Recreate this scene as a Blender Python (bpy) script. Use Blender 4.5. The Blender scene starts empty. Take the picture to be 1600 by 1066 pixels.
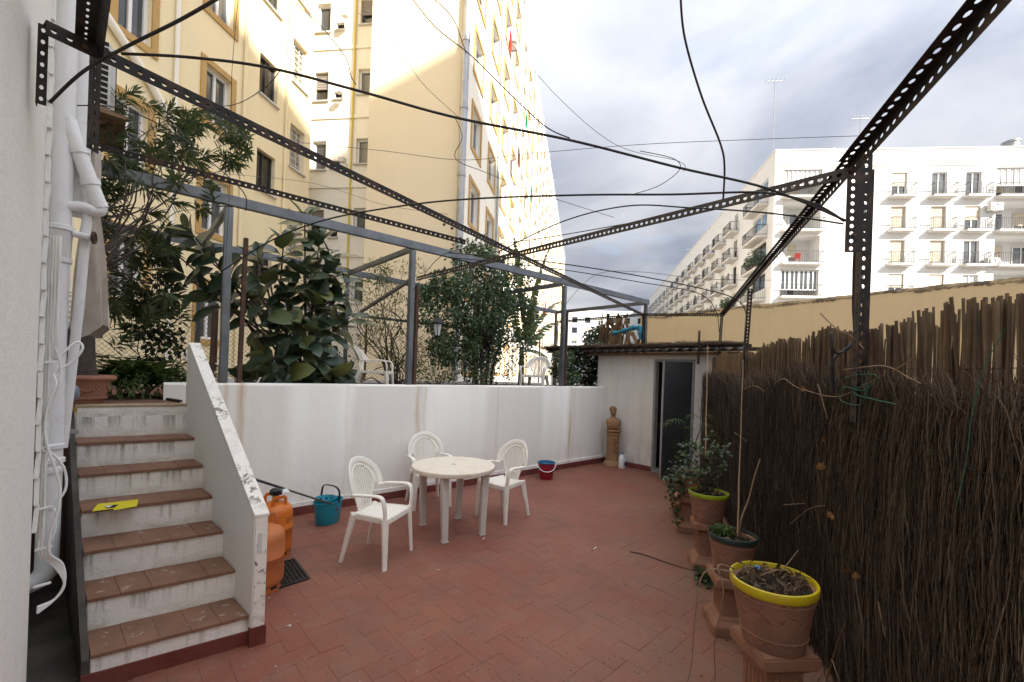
import bpy, bmesh, math, random
import numpy as np
from mathutils import Vector, Matrix, Quaternion

random.seed(7)
rng = np.random.default_rng(7)
sc = bpy.context.scene
col = sc.collection
PI = math.pi

# ------------------------------------------------------------------ camera
# world axes: X runs along the white retaining wall, Y away from it across the terrace, Z up (metres)
EYE = Vector((0, 0, 1.75))
FPX, HY, ROLL = 670.0, 583.0, 0.035
FW = Vector((0.68530, 0.72826, 0)); RT = Vector((0.72826, -0.68530, 0)); UP = Vector((0, 0, 1))
cam_d = bpy.data.cameras.new('camera'); cam = bpy.data.objects.new('camera', cam_d); col.objects.link(cam)
cr, sr = math.cos(ROLL), math.sin(ROLL)
rx = RT * cr + UP * sr; uy = UP * cr - RT * sr; bz = -FW
cam.matrix_world = Matrix(((rx.x, uy.x, bz.x, 0), (rx.y, uy.y, bz.y, 0), (rx.z, uy.z, bz.z, 1.75), (0, 0, 0, 1)))
cam_d.sensor_fit = 'HORIZONTAL'; cam_d.sensor_width = 36; cam_d.lens = 36 * FPX / 1600
cam_d.shift_y = (HY - 533) / 1600
cam_d.clip_start = 0.05; cam_d.clip_end = 3000
sc.camera = cam

# ------------------------------------------------------------------ light
SUN_EL = math.radians(32)
S = Vector((-0.02, -math.cos(SUN_EL), math.sin(SUN_EL)))
sun_d = bpy.data.lights.new('sun', 'SUN'); sun_d.energy = 2.0; sun_d.angle = math.radians(0.6); sun_d.color = (1.0, 0.93, 0.82)
sun = bpy.data.objects.new('sun', sun_d); col.objects.link(sun)
sun.rotation_euler = S.to_track_quat('Z', 'Y').to_euler(); sun.location = (0, -30, 60)

w = bpy.data.worlds.new('World'); sc.world = w; w.use_nodes = True
nt = w.node_tree; N = nt.nodes; LK = nt.links
for n in list(N): N.remove(n)
out = N.new('ShaderNodeOutputWorld'); bg = N.new('ShaderNodeBackground'); LK.new(bg.outputs[0], out.inputs[0])
bg.inputs[1].default_value = 0.12
sky = N.new('ShaderNodeTexSky'); sky.sky_type = 'NISHITA'; sky.sun_disc = False
sky.sun_elevation = SUN_EL; sky.sun_rotation = PI; sky.dust_density = 1.5
tc = N.new('ShaderNodeTexCoord')
sep = N.new('ShaderNodeSeparateXYZ'); LK.new(tc.outputs['Generated'], sep.inputs[0])
def wmath(op, a, b=None, c=None):
    m = N.new('ShaderNodeMath'); m.operation = op
    for i, v in enumerate((a, b, c)):
        if v is None: continue
        if isinstance(v, (int, float)): m.inputs[i].default_value = v
        else: LK.new(v, m.inputs[i])
    return m.outputs[0]
den = wmath('ADD', wmath('MAXIMUM', sep.outputs[2], 0.0), 0.22)
cmb = N.new('ShaderNodeCombineXYZ')
LK.new(wmath('DIVIDE', sep.outputs[0], den), cmb.inputs[0]); LK.new(wmath('DIVIDE', sep.outputs[1], den), cmb.inputs[1])
nz1 = N.new('ShaderNodeTexNoise'); nz1.inputs['Scale'].default_value = 0.9; nz1.inputs['Detail'].default_value = 9; nz1.inputs['Roughness'].default_value = 0.55
nz1.inputs['Distortion'].default_value = 0.5
LK.new(cmb.outputs[0], nz1.inputs['Vector'])
r1 = N.new('ShaderNodeValToRGB'); r1.color_ramp.elements[0].position = 0.24; r1.color_ramp.elements[1].position = 0.42
LK.new(nz1.outputs[0], r1.inputs[0])
mp2 = N.new('ShaderNodeMapping'); mp2.inputs['Location'].default_value = (3.1, 7.7, 0); LK.new(cmb.outputs[0], mp2.inputs[0])
nz2 = N.new('ShaderNodeTexNoise'); nz2.inputs['Scale'].default_value = 1.3; nz2.inputs['Detail'].default_value = 8; nz2.inputs['Roughness'].default_value = 0.5; nz2.inputs['Distortion'].default_value = 0.35
LK.new(mp2.outputs[0], nz2.inputs['Vector'])
r2 = N.new('ShaderNodeValToRGB')
r2.color_ramp.elements[0].position = 0.38; r2.color_ramp.elements[0].color = (.80, .88, 1.10, 1)
r2.color_ramp.elements[1].position = 0.66; r2.color_ramp.elements[1].color = (1.72, 1.75, 1.84, 1)
LK.new(nz2.outputs[0], r2.inputs[0])
# an overcast sky brightens smoothly towards the zenith
zz = wmath('MAXIMUM', sep.outputs[2], 0.0)
el = wmath('MULTIPLY_ADD', wmath('MULTIPLY', zz, zz), 1.15, 0.60)
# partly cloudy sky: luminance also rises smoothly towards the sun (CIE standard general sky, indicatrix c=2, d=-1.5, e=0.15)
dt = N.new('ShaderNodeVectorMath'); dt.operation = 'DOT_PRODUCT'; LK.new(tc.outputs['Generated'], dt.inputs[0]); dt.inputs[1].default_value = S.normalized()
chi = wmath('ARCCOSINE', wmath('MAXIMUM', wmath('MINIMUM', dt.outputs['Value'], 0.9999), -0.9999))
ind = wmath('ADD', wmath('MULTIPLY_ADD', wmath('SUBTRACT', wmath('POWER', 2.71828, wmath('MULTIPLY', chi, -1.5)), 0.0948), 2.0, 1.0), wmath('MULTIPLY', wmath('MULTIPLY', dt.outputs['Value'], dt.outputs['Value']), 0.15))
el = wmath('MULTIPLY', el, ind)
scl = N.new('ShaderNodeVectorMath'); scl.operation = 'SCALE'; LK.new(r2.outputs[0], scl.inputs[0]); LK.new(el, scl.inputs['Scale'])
mx = N.new('ShaderNodeMix'); mx.data_type = 'RGBA'
dim = N.new('ShaderNodeVectorMath'); dim.operation = 'SCALE'; LK.new(sky.outputs[0], dim.inputs[0]); dim.inputs['Scale'].default_value = 0.45
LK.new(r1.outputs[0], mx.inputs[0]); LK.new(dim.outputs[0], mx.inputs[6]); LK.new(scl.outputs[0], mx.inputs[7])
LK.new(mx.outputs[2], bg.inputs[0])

vs = sc.view_settings; vs.view_transform = 'Standard'; vs.look = 'None'; vs.gamma = 1.0; vs.use_curve_mapping = False
vs.exposure = 2.55
sc.render.engine = 'CYCLES'
sc.cycles.use_denoising = True; sc.cycles.max_bounces = 8; sc.cycles.diffuse_bounces = 4; sc.cycles.transparent_max_bounces = 12
sc.cycles.caustics_reflective = False; sc.cycles.caustics_refractive = False

# ------------------------------------------------------------------ helpers
def ray(u, v):
    a, b = u - 800, -(v - HY)
    x = (a * cr - b * sr) / FPX; y = (a * sr + b * cr) / FPX
    return FW + RT * x + UP * y
def at(u, v, D): return EYE + ray(u, v) * D
def flz(u, v, z=0.0):
    d = ray(u, v); return EYE + d * ((z - 1.75) / d.z)
def ony(u, v, y):
    d = ray(u, v); return EYE + d * (y / d.y)
def onx(u, v, x):
    d = ray(u, v); return EYE + d * (x / d.x)
def depth(p): return (Vector(p) - EYE).dot(FW)
def V(*a): return Vector(a)

class MB:
    def __init__(s): s.v = []; s.f = []
    def add(s, vs_, fs):
        o = len(s.v); s.v += [tuple(x) for x in vs_]; s.f += [tuple(i + o for i in f) for f in fs]; return s
    def box(s, c, d, rz=0.0, M=None):
        hx, hy, hz = d[0] / 2, d[1] / 2, d[2] / 2
        p = [Vector((x, y, z)) for z in (-hz, hz) for y in (-hy, hy) for x in (-hx, hx)]
        R = M if M is not None else Matrix.Rotation(rz, 3, 'Z')
        return s.add([R @ q + Vector(c) for q in p], [(0, 2, 3, 1), (4, 5, 7, 6), (0, 1, 5, 4), (2, 6, 7, 3), (0, 4, 6, 2), (1, 3, 7, 5)])
    def mm(s, a, b):
        return s.box([(a[i] + b[i]) / 2 for i in range(3)], [abs(b[i] - a[i]) for i in range(3)])
    def bar(s, p0, p1, w, h, side=None):
        p0, p1 = Vector(p0), Vector(p1); t = (p1 - p0).normalized()
        sd = Vector(side) if side is not None else (t.cross(UP) if abs(t.z) < .95 else Vector((1, 0, 0)))
        sd = (sd - t * sd.dot(t)).normalized(); n = t.cross(sd)
        q = []
        for p in (p0, p1):
            for a, b in ((-1, -1), (1, -1), (1, 1), (-1, 1)): q.append(p + sd * (a * w / 2) + n * (b * h / 2))
        return s.add(q, [(3, 2, 1, 0), (4, 5, 6, 7), (0, 1, 5, 4), (1, 2, 6, 5), (2, 3, 7, 6), (3, 0, 4, 7)])
    def prism(s, poly, z0, z1):
        n = len(poly)
        return s.add([(p[0], p[1], z0) for p in poly] + [(p[0], p[1], z1) for p in poly],
                     [tuple(range(n))[::-1], tuple(range(n, 2 * n))] + [(i, (i + 1) % n, (i + 1) % n + n, i + n) for i in range(n)])
    def extr(s, pts, off):
        n = len(pts); off = Vector(off); pts = [Vector(p) for p in pts]
        return s.add(pts + [p + off for p in pts], [tuple(range(n))[::-1], tuple(range(n, 2 * n))] + [(i, (i + 1) % n, (i + 1) % n + n, i + n) for i in range(n)])
    def tube(s, pts, r, n=6, cap=True, flat=1.0):
        pts = [Vector(p) for p in pts]; m = len(pts)
        rr = r if isinstance(r, (list, tuple)) else [r] * m
        vs_, fs = [], []; sd = None
        for i, p in enumerate(pts):
            t = (pts[min(i + 1, m - 1)] - pts[max(i - 1, 0)])
            t = t.normalized() if t.length > 1e-9 else Vector((0, 0, 1))
            if sd is None: sd = t.orthogonal().normalized()
            sd = sd - t * sd.dot(t); sd = sd.normalized() if sd.length > 1e-6 else t.orthogonal().normalized()
            b = t.cross(sd)
            for k in range(n):
                a = 2 * PI * k / n; vs_.append(p + sd * (math.cos(a) * rr[i]) + b * (math.sin(a) * rr[i] * flat))
        for i in range(m - 1):
            for k in range(n):
                k2 = (k + 1) % n; fs.append((i * n + k, i * n + k2, i * n + n + k2, i * n + n + k))
        if cap: fs += [tuple(range(n))[::-1], tuple(range((m - 1) * n, m * n))]
        return s.add(vs_, fs)
    def lathe(s, prof, n=24, c=(0, 0, 0), sx=1.0, sy=1.0, closed=False):
        vs_, fs = [], []; m = len(prof)
        for r, z in prof:
            for k in range(n):
                a = 2 * PI * k / n; vs_.append((c[0] + r * sx * math.cos(a), c[1] + r * sy * math.sin(a), c[2] + z))
        rng_ = range(m) if closed else range(m - 1)
        for i in rng_:
            j = (i + 1) % m
            for k in range(n):
                k2 = (k + 1) % n; fs.append((i * n + k, i * n + k2, j * n + k2, j * n + k))
        if not closed:
            if prof[0][0] > 1e-5: fs.append(tuple(range(n))[::-1])
            if prof[-1][0] > 1e-5: fs.append(tuple(range((m - 1) * n, m * n)))
        return s.add(vs_, fs)
    def sweep(s, path, side, a, b, n=10, pw=0.55, cap=True):
        m = len(path); path = [Vector(p) for p in path]
        A = a if isinstance(a, (list, tuple)) else [a] * m; B = b if isinstance(b, (list, tuple)) else [b] * m
        vs_, fs = [], []
        for i, p in enumerate(path):
            t = (path[min(i + 1, m - 1)] - path[max(i - 1, 0)]).normalized()
            sd = Vector(side[i]) if isinstance(side, list) else Vector(side)
            sd = (sd - t * sd.dot(t)).normalized(); q = t.cross(sd)
            for k in range(n):
                g = 2 * PI * (k + .5) / n; c_, s_ = math.cos(g), math.sin(g)
                vs_.append(p + sd * (A[i] * math.copysign(abs(c_) ** pw, c_)) + q * (B[i] * math.copysign(abs(s_) ** pw, s_)))
        for i in range(m - 1):
            for k in range(n):
                k2 = (k + 1) % n; fs.append((i * n + k, i * n + k2, i * n + n + k2, i * n + n + k))
        if cap: fs += [tuple(range(n))[::-1], tuple(range((m - 1) * n, m * n))]
        return s.add(vs_, fs)
    def ball(s, c, r, n=10, m=7, sq=(1, 1, 1)):
        prof = [(math.sin(PI * i / m), -math.cos(PI * i / m)) for i in range(m + 1)]
        vs_, fs = [], []
        for q, z in prof:
            for k in range(n):
                a = 2 * PI * k / n; vs_.append((c[0] + r * sq[0] * max(q, 1e-4) * math.cos(a), c[1] + r * sq[1] * max(q, 1e-4) * math.sin(a), c[2] + r * sq[2] * z))
        for i in range(m):
            for k in range(n):
                k2 = (k + 1) % n; fs.append((i * n + k, i * n + k2, (i + 1) * n + k2, (i + 1) * n + k))
        return s.add(vs_, fs)
    def mesh(s, name, mat, smooth=0, bevel=0.0, fix=True):
        me = bpy.data.meshes.new(name); me.from_pydata(s.v, [], s.f)
        if fix or bevel:
            bm = bmesh.new(); bm.from_mesh(me)
            bmesh.ops.recalc_face_normals(bm, faces=bm.faces)
            if bevel: bmesh.ops.bevel(bm, geom=[e for e in bm.edges if len(e.link_faces) == 2 and e.calc_face_angle(0) > 0.6], offset=bevel, segments=2, affect='EDGES', clamp_overlap=True)
            bm.to_mesh(me); bm.free()
        if smooth:
            me.shade_smooth(); me.set_sharp_from_angle(angle=math.radians(smooth))
        me.materials.append(mat); me.update(); return me
    def build(s, name, mat, parent=None, smooth=0, bevel=0.0, fix=True, local=False):
        # vertices are given in world metres unless local=True (then in the parent's own frame)
        if parent is None:
            a = np.array(s.v); c = Vector(((a[:, 0].min() + a[:, 0].max()) / 2, (a[:, 1].min() + a[:, 1].max()) / 2, a[:, 2].min()))
        else: c = Vector((0, 0, 0)) if local else WOFF[parent.name]
        if not local: s.v = [(x - c.x, y - c.y, z - c.z) for x, y, z in s.v]
        o = bpy.data.objects.new(name, s.mesh(name, mat, smooth, bevel, fix)); col.objects.link(o)
        if parent is not None: o.parent = parent; WOFF[o.name] = WOFF.get(parent.name, Vector())
        else:
            if not local: o.location = c
            WOFF[o.name] = c
        return o
WOFF = {}
def tag(o, label=None, cat=None, group=None, kind=None):
    if label: o['label'] = label
    if cat: o['category'] = cat
    if group: o['group'] = group
    if kind: o['kind'] = kind
    return o
def thing(name, label, cat, loc=(0, 0, 0), rz=0.0, group=None):
    o = bpy.data.objects.new(name, None); o.empty_display_size = .1; col.objects.link(o)
    o.location = loc; o.rotation_euler = (0, 0, rz); WOFF[o.name] = Vector(loc)
    return tag(o, label, cat, group)
def inst(name, me, parent, M):
    o = bpy.data.objects.new(name, me); col.objects.link(o); o.parent = parent
    o.matrix_local = M; WOFF[o.name] = WOFF[parent.name] if parent else Vector(); return o
def kids(o): return KID.get(o.name, [])
def copy_tree(o, parent=None):
    c = o.copy(); col.objects.link(c); c.parent = parent
    for ch in [x for x in bpy.data.objects if x.parent is o]: copy_tree(ch, c)
    return c
def arc(p0, p1, sag, n=10):
    p0, p1 = Vector(p0), Vector(p1)
    return [p0.lerp(p1, i / n) - UP * (sag * 4 * (i / n) * (1 - i / n)) for i in range(n + 1)]
def smoothpath(pts, k=6):
    pts = [Vector(p) for p in pts]; o = []
    for i in range(len(pts) - 1):
        a, b, c, d = pts[max(i - 1, 0)], pts[i], pts[i + 1], pts[min(i + 2, len(pts) - 1)]
        for j in range(k):
            t = j / k
            o.append(.5 * ((2 * b) + (c - a) * t + (2 * a - 5 * b + 4 * c - d) * t * t + (3 * b - a - 3 * c + d) * t ** 3))
    return o + [pts[-1]]

# ------------------------------------------------------------------ materials
class NT:
    def __init__(s, name):
        s.m = bpy.data.materials.new(name); s.m.use_nodes = True; s.t = s.m.node_tree
        s.b = s.t.nodes['Principled BSDF']; s.o = s.t.nodes['Material Output']; s._p = None
    def n(s, ty, **kw):
        x = s.t.nodes.new(ty)
        for k, v in kw.items(): setattr(x, k, v)
        return x
    def l(s, a, b): s.t.links.new(a, b)
    def pos(s, scale=(1, 1, 1), obj=False):
        if obj: g = s.n('ShaderNodeTexCoord').outputs['Object']
        else: g = s.n('ShaderNodeNewGeometry').outputs['Position']
        mp = s.n('ShaderNodeMapping'); mp.inputs['Scale'].default_value = scale; s.l(g, mp.inputs[0]); return mp.outputs[0]
    def noise(s, scale=4, detail=6, rough=.6, stretch=(1, 1, 1), obj=False, dist=0.0, off=None):
        x = s.n('ShaderNodeTexNoise'); x.inputs['Scale'].default_value = scale; x.inputs['Detail'].default_value = detail
        x.inputs['Roughness'].default_value = rough; x.inputs['Distortion'].default_value = dist
        p = s.pos(stretch, obj)
        if off: p.node.inputs['Location'].default_value = off
        s.l(p, x.inputs['Vector']); return x.outputs[0]
    def ramp(s, v, a, b, c0=(0, 0, 0), c1=(1, 1, 1)):
        r = s.n('ShaderNodeValToRGB'); e = r.color_ramp.elements
        e[0].position = a; e[1].position = b; e[0].color = (*c0, 1); e[1].color = (*c1, 1); s.l(v, r.inputs[0]); return r.outputs[0]
    def mix(s, f, a, b, mode='MIX'):
        x = s.n('ShaderNodeMix', data_type='RGBA', blend_type=mode)
        for i, v in ((0, f), (6, a), (7, b)):
            if isinstance(v, (int, float)): x.inputs[i].default_value = v
            elif isinstance(v, tuple): x.inputs[i].default_value = (*v, 1)
            else: s.l(v, x.inputs[i])
        return x.outputs[2]
    def math(s, op, a, b=0.0, clamp=False):
        x = s.n('ShaderNodeMath', operation=op); x.use_clamp = clamp
        for i, v in enumerate((a, b)):
            if isinstance(v, (int, float)): x.inputs[i].default_value = v
            else: s.l(v, x.inputs[i])
        return x.outputs[0]
    def rand(s): return s.n('ShaderNodeNewGeometry').outputs['Random Per Island']
    def orand(s): return s.n('ShaderNodeObjectInfo').outputs['Random']
    def color(s, c):
        if isinstance(c, tuple): s.b.inputs['Base Color'].default_value = (*c, 1)
        else: s.l(c, s.b.inputs['Base Color'])
    def set(s, rough=.7, metal=0.0, spec=.4):
        s.b.inputs['Roughness'].default_value = rough; s.b.inputs['Metallic'].default_value = metal; s.b.inputs['Specular IOR Level'].default_value = spec; return s
    def bump(s, h, strength=.3, dist=.01):
        x = s.n('ShaderNodeBump'); x.inputs['Strength'].default_value = strength; x.inputs['Distance'].default_value = dist
        s.l(h, x.inputs['Height']); s.l(x.outputs[0], s.b.inputs['Normal'])
def simple(name, c1, c2=None, scale=6, rough=.6, metal=0.0, spec=.4, bump=.15, bscale=40, stretch=(1, 1, 1), lo=.35, hi=.65, obj=False, dist=.004):
    t = NT(name); t.set(rough, metal, spec)
    if c2: t.color(t.mix(t.ramp(t.noise(scale, 7, .62, stretch, obj), lo, hi), c1, c2))
    else: t.color(c1)
    if bump: t.bump(t.noise(bscale, 5, .6, (1, 1, 1), obj), bump, dist)
    return t.m
MT = {}
def plaster(name, base, streak, dirt, amt=.5, spots=None, bump=.35, grime_h=None):
    t = NT(name); t.set(.85, 0, .25)
    v = t.noise(2.2, 9, .7, (4.2, 4.2, .16), dist=.3); v2 = t.noise(1.1, 6, .6)
    c = t.mix(t.math('MULTIPLY', t.ramp(v, .45, .75), amt), base, streak)
    c = t.mix(t.math('MULTIPLY', t.ramp(v2, .45, .8), amt * .6), c, dirt)
    if spots:
        sp = t.n('ShaderNodeSeparateXYZ'); t.l(t.n('ShaderNodeNewGeometry').outputs['Position'], sp.inputs[0])
        wob = t.math('MULTIPLY', t.math('SUBTRACT', t.noise(2, 3, .5), .5), .10)
        for x0, wd, st in spots:
            d = t.math('ABSOLUTE', t.math('SUBTRACT', t.math('ADD', sp.outputs[0], wob), x0))
            f = t.math('SUBTRACT', 1.0, t.math('DIVIDE', d, wd), True)
            f = t.math('MULTIPLY', t.math('MULTIPLY', f, t.ramp(t.noise(7, 5, .6, (2, 2, .12)), .3, .65)), st)
            c = t.mix(f, c, (.50, .33, .14))
    if grime_h:
        sp = t.n('ShaderNodeSeparateXYZ'); t.l(t.n('ShaderNodeNewGeometry').outputs['Position'], sp.inputs[0])
        g = t.math('SUBTRACT', 1.0, t.math('DIVIDE', sp.outputs[2], grime_h), True)
        c = t.mix(t.math('MULTIPLY', g, t.ramp(t.noise(6, 6, .7, (1, 1, .5)), .4, .7)), c, dirt)
    fl = t.ramp(t.noise(34, 3, .5), .70, .74); c = t.mix(t.math('MULTIPLY', fl, .35), c, dirt)
    t.color(c); t.bump(t.math('ADD', t.noise(55, 5, .65), t.math('MULTIPLY', t.noise(6, 4, .6), 2.0)), bump, .006)
    return t.m
MT['wall'] = plaster('white_wall_plaster', (.89, .87, .80), (.74, .685, .60), (.68, .64, .59), .22, spots=[(1.06, .07, .7), (3.18, .06, .7), (6.35, .07, .7), (.92, .035, .4), (3.28, .025, .5), (6.47, .04, .35), (2.2, .03, .25), (4.6, .03, .25)], grime_h=.5)
MT['house'] = plaster('house_wall_plaster', (.88, .87, .82), (.78, .755, .71), (.70, .67, .62), .3, bump=.6)
MT['shed'] = plaster('shed_wall_plaster', (.74, .71, .64), (.52, .47, .42), (.42, .38, .33), .5, grime_h=.9)
MT['ochre_wall'] = plaster('boundary_wall_render', (.74, .57, .33), (.65, .49, .27), (.55, .42, .25), .4, bump=.6)
def coping():
    t = NT('weathered_coping'); t.set(.95, 0, .2)
    n1 = t.noise(3, 9, .72, (1, 1, 1)); c = t.mix(t.ramp(n1, .40, .58), (.10, .085, .06), (.40, .30, .17)); t.color(c); t.bump(t.noise(30, 6, .7), .6, .02); return t.m
MT['coping'] = coping()
def riser():
    t = NT('mossy_white_riser'); t.set(.9, 0, .2)
    sp = t.n('ShaderNodeSeparateXYZ'); t.l(t.n('ShaderNodeNewGeometry').outputs['Position'], sp.inputs[0])
    fz = t.math('FRACT', t.math('DIVIDE', t.math('ADD', sp.outputs[2], .019), .185))
    drip = t.math('MULTIPLY', t.ramp(t.noise(5.0, 7, .7, (2.6, 2.6, .12)), .51, .64), t.ramp(t.math('ADD', fz, t.math('MULTIPLY', t.math('SUBTRACT', t.noise(9, 4, .6), .5), .9)), .25, .95))
    foot = t.math('MULTIPLY', t.ramp(t.noise(7, 7, .7, (1, 1, 2)), .40, .60), t.ramp(t.math('SUBTRACT', 1.0, fz), .55, 1.0))
    spot = t.ramp(t.noise(26, 6, .7), .64, .70)
    c = t.mix(t.math('MULTIPLY', t.ramp(t.noise(1.7, 5, .6), .45, .75), .2), (.88, .86, .82), (.62, .55, .44))
    c = t.mix(t.math('MULTIPLY', drip, .78), c, (.13, .115, .07)); c = t.mix(t.math('MULTIPLY', foot, .5), c, (.25, .22, .12)); c = t.mix(t.math('MULTIPLY', spot, .3), c, (.2, .17, .12))
    t.color(c); t.bump(t.math('ADD', t.noise(40, 6, .7), t.math('MULTIPLY', t.noise(9, 5, .6), 1.5)), .7, .008); return t.m
MT['riser'] = riser()
def parapet_top():
    t = NT('peeling_white_paint'); t.set(.9, 0, .2)
    a = t.ramp(t.noise(16, 9, .75), .54, .57); a2 = t.ramp(t.noise(2.6, 3, .5, off=(2, 0, 1)), .44, .58)
    c = t.mix(t.math('MULTIPLY', a, a2), (.84, .80, .73), (.26, .235, .18)); t.color(c)
    t.bump(t.math('SUBTRACT', t.noise(50, 4, .6), a), .6, .004); return t.m
MT['peel'] = parapet_top()
def floor_mat():
    t = NT('red_painted_tile'); t.set(.62, 0, .35)
    n1 = t.noise(.9, 7, .6); n2 = t.noise(7, 8, .7); n3 = t.noise(60, 4, .6)
    c = t.mix(t.ramp(n1, .35, .7), (.215, .064, .040), (.265, .112, .070))
    c = t.mix(t.math('MULTIPLY', t.ramp(n2, .48, .70), .55), c, (.23, .145, .105)); c = t.mix(t.math('MULTIPLY', t.ramp(t.noise(2.3, 6, .65, off=(5, 3, 0)), .46, .70), .62), c, (.14, .078, .055))
    c = t.mix(t.math('MULTIPLY', t.ramp(n3, .60, .72), .35), c, (.33, .23, .18))
    c = t.mix(t.math('MULTIPLY', t.orand(), .22), c, (.17, .052, .038))
    pp_ = t.n('ShaderNodeSeparateXYZ'); t.l(t.n('ShaderNodeNewGeometry').outputs['Position'], pp_.inputs[0])
    dist_f = t.math('ADD', t.math('MULTIPLY', pp_.outputs[0], -.4925), t.math('MULTIPLY', pp_.outputs[1], .87))
    dust = t.math('SUBTRACT', 1.0, t.math('DIVIDE', t.math('ADD', dist_f, 1.19), 1.9), True)
    c = t.mix(t.math('MULTIPLY', dust, t.ramp(t.noise(2.6, 7, .7, off=(1, 9, 0)), .30, .62)), c, (.165, .105, .07))
    vo = t.n('ShaderNodeTexVoronoi', feature='DISTANCE_TO_EDGE'); vo2 = t.n('ShaderNodeTexVoronoi'); vo2.inputs['Scale'].default_value = 28
    t.l(t.pos(), vo2.inputs['Vector'])
    sp = t.math('LESS_THAN', vo2.outputs['Distance'], .075); gate = t.math('GREATER_THAN', t.noise(3.5, 3, .6), .53)
    c = t.mix(t.math('MULTIPLY', t.math('MULTIPLY', sp, gate), .8), c, (.55, .50, .44)); t.t.nodes.remove(vo)
    t.color(c)
    r = t.n('ShaderNodeMapRange'); r.inputs['To Min'].default_value = .42; r.inputs['To Max'].default_value = .8; t.l(n2, r.inputs[0]); t.l(r.outputs[0], t.b.inputs['Roughness'])
    t.bump(t.math('ADD', n3, t.math('MULTIPLY', t.noise(18, 4, .6), 1.2)), .25, .004); return t.m
MT['tile'] = floor_mat()
MT['grout'] = simple('dirty_joint', (.19, .065, .040), (.23, .105, .068), 8, .9)
MT['skirt'] = simple('dark_red_skirting_paint', (.13, .028, .022), (.18, .055, .042), 5, .6, bump=.3, bscale=25)
def tread_mat():
    t = NT('terracotta_tread_tile'); t.set(.75, 0, .3)
    c = t.mix(t.ramp(t.noise(5, 7, .65), .35, .68), (.26, .135, .085), (.18, .095, .062)); c = t.mix(t.math('MULTIPLY', t.orand(), .25), c, (.33, .19, .13))
    c = t.mix(t.math('MULTIPLY', t.ramp(t.noise(13, 6, .6, (1, 1, 1), off=(3, 1, 0)), .63, .66), .6), c, (.46, .40, .35)); c = t.mix(t.math('MULTIPLY', t.ramp(t.noise(3, 5, .6, off=(7, 2, 0)), .52, .7), .4), c, (.17, .10, .07))
    t.color(c); t.bump(t.noise(45, 5, .6), .3, .004); return t.m
MT['tread'] = tread_mat()
MT['terrace'] = simple('terrace_clay_tile', (.23, .11, .07), (.15, .085, .06), 3, .85, bump=.4)
MT['dark_conc'] = simple('dark_concrete', (.05, .045, .04), (.10, .085, .07), 5, .9, bump=.5)  # dark grey-brown concrete of the passage floor and stair side
MT['soil'] = simple('dark_soil', (.02, .015, .011), (.045, .032, .022), 20, .95, bump=1.0, bscale=60, dist=.02)
MT['ground'] = simple('courtyard_ground', (.36, .33, .29), (.28, .25, .22), .6, .9)
MT['plastic'] = None
def plastic(name, c, dirt=(.5, .42, .30), amt=.35, rough=.42):
    t = NT(name); t.set(rough, 0, .45)
    a = t.ramp(t.noise(9, 7, .65, obj=True), .5, .78); b = t.ramp(t.noise(45, 4, .6, obj=True), .6, .72)
    x = t.mix(t.math('MULTIPLY', a, amt), c, dirt); x = t.mix(t.math('MULTIPLY', b, amt * .5), x, dirt); t.color(x)
    t.bump(t.noise(80, 3, .5, obj=True), .06, .002); return t.m
MT['chair'] = plastic('aged_white_plastic', (.84, .80, .71), (.58, .47, .31), .42)
MT['tabletop'] = plastic('stained_table_plastic', (.78, .71, .58), (.55, .43, .27), .55)
MT['tableleg'] = plastic('grey_white_table_leg_plastic', (.60, .57, .51), (.42, .37, .29), .3)
MT['chair_old'] = plastic('grey_weathered_plastic', (.62, .61, .58), (.36, .33, .29), .5)
MT['pvc'] = plastic('white_pvc_pipe', (.80, .80, .79), (.52, .50, .47), .4, .38)
MT['cable_white'] = plastic('white_cable', (.78, .78, .77), (.5, .48, .45), .3)
MT['iron'] = simple('black_rusty_angle_iron', (.020, .017, .015), (.085, .045, .026), 9, .65, .3, bump=.4, lo=.48, hi=.72)
MT['iron_grey'] = simple('weathered_grey_angle_iron', (.10, .085, .07), (.06, .045, .035), 10, .6, .5, bump=.3)
MT['galv'] = simple('galvanised_steel', (.19, .205, .22), (.13, .14, .15), 5, .45, .75, bump=.1)
MT['galv_rust'] = simple('rusty_brown_steel', (.075, .045, .032), (.12, .07, .045), 9, .8, .3)
MT['black'] = simple('black_rubber', (.012, .012, .012), (.03, .028, .026), 20, .55)
MT['blackplastic'] = simple('black_plastic', (.012, .012, .014), None, rough=.35, bump=0)
MT['rope'] = simple('dark_cable', (.010, .009, .009), (.03, .024, .02), 30, .6)
MT['wire'] = simple('thin_grey_wire', (.09, .085, .08), None, rough=.5, metal=.4, bump=0)
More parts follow.
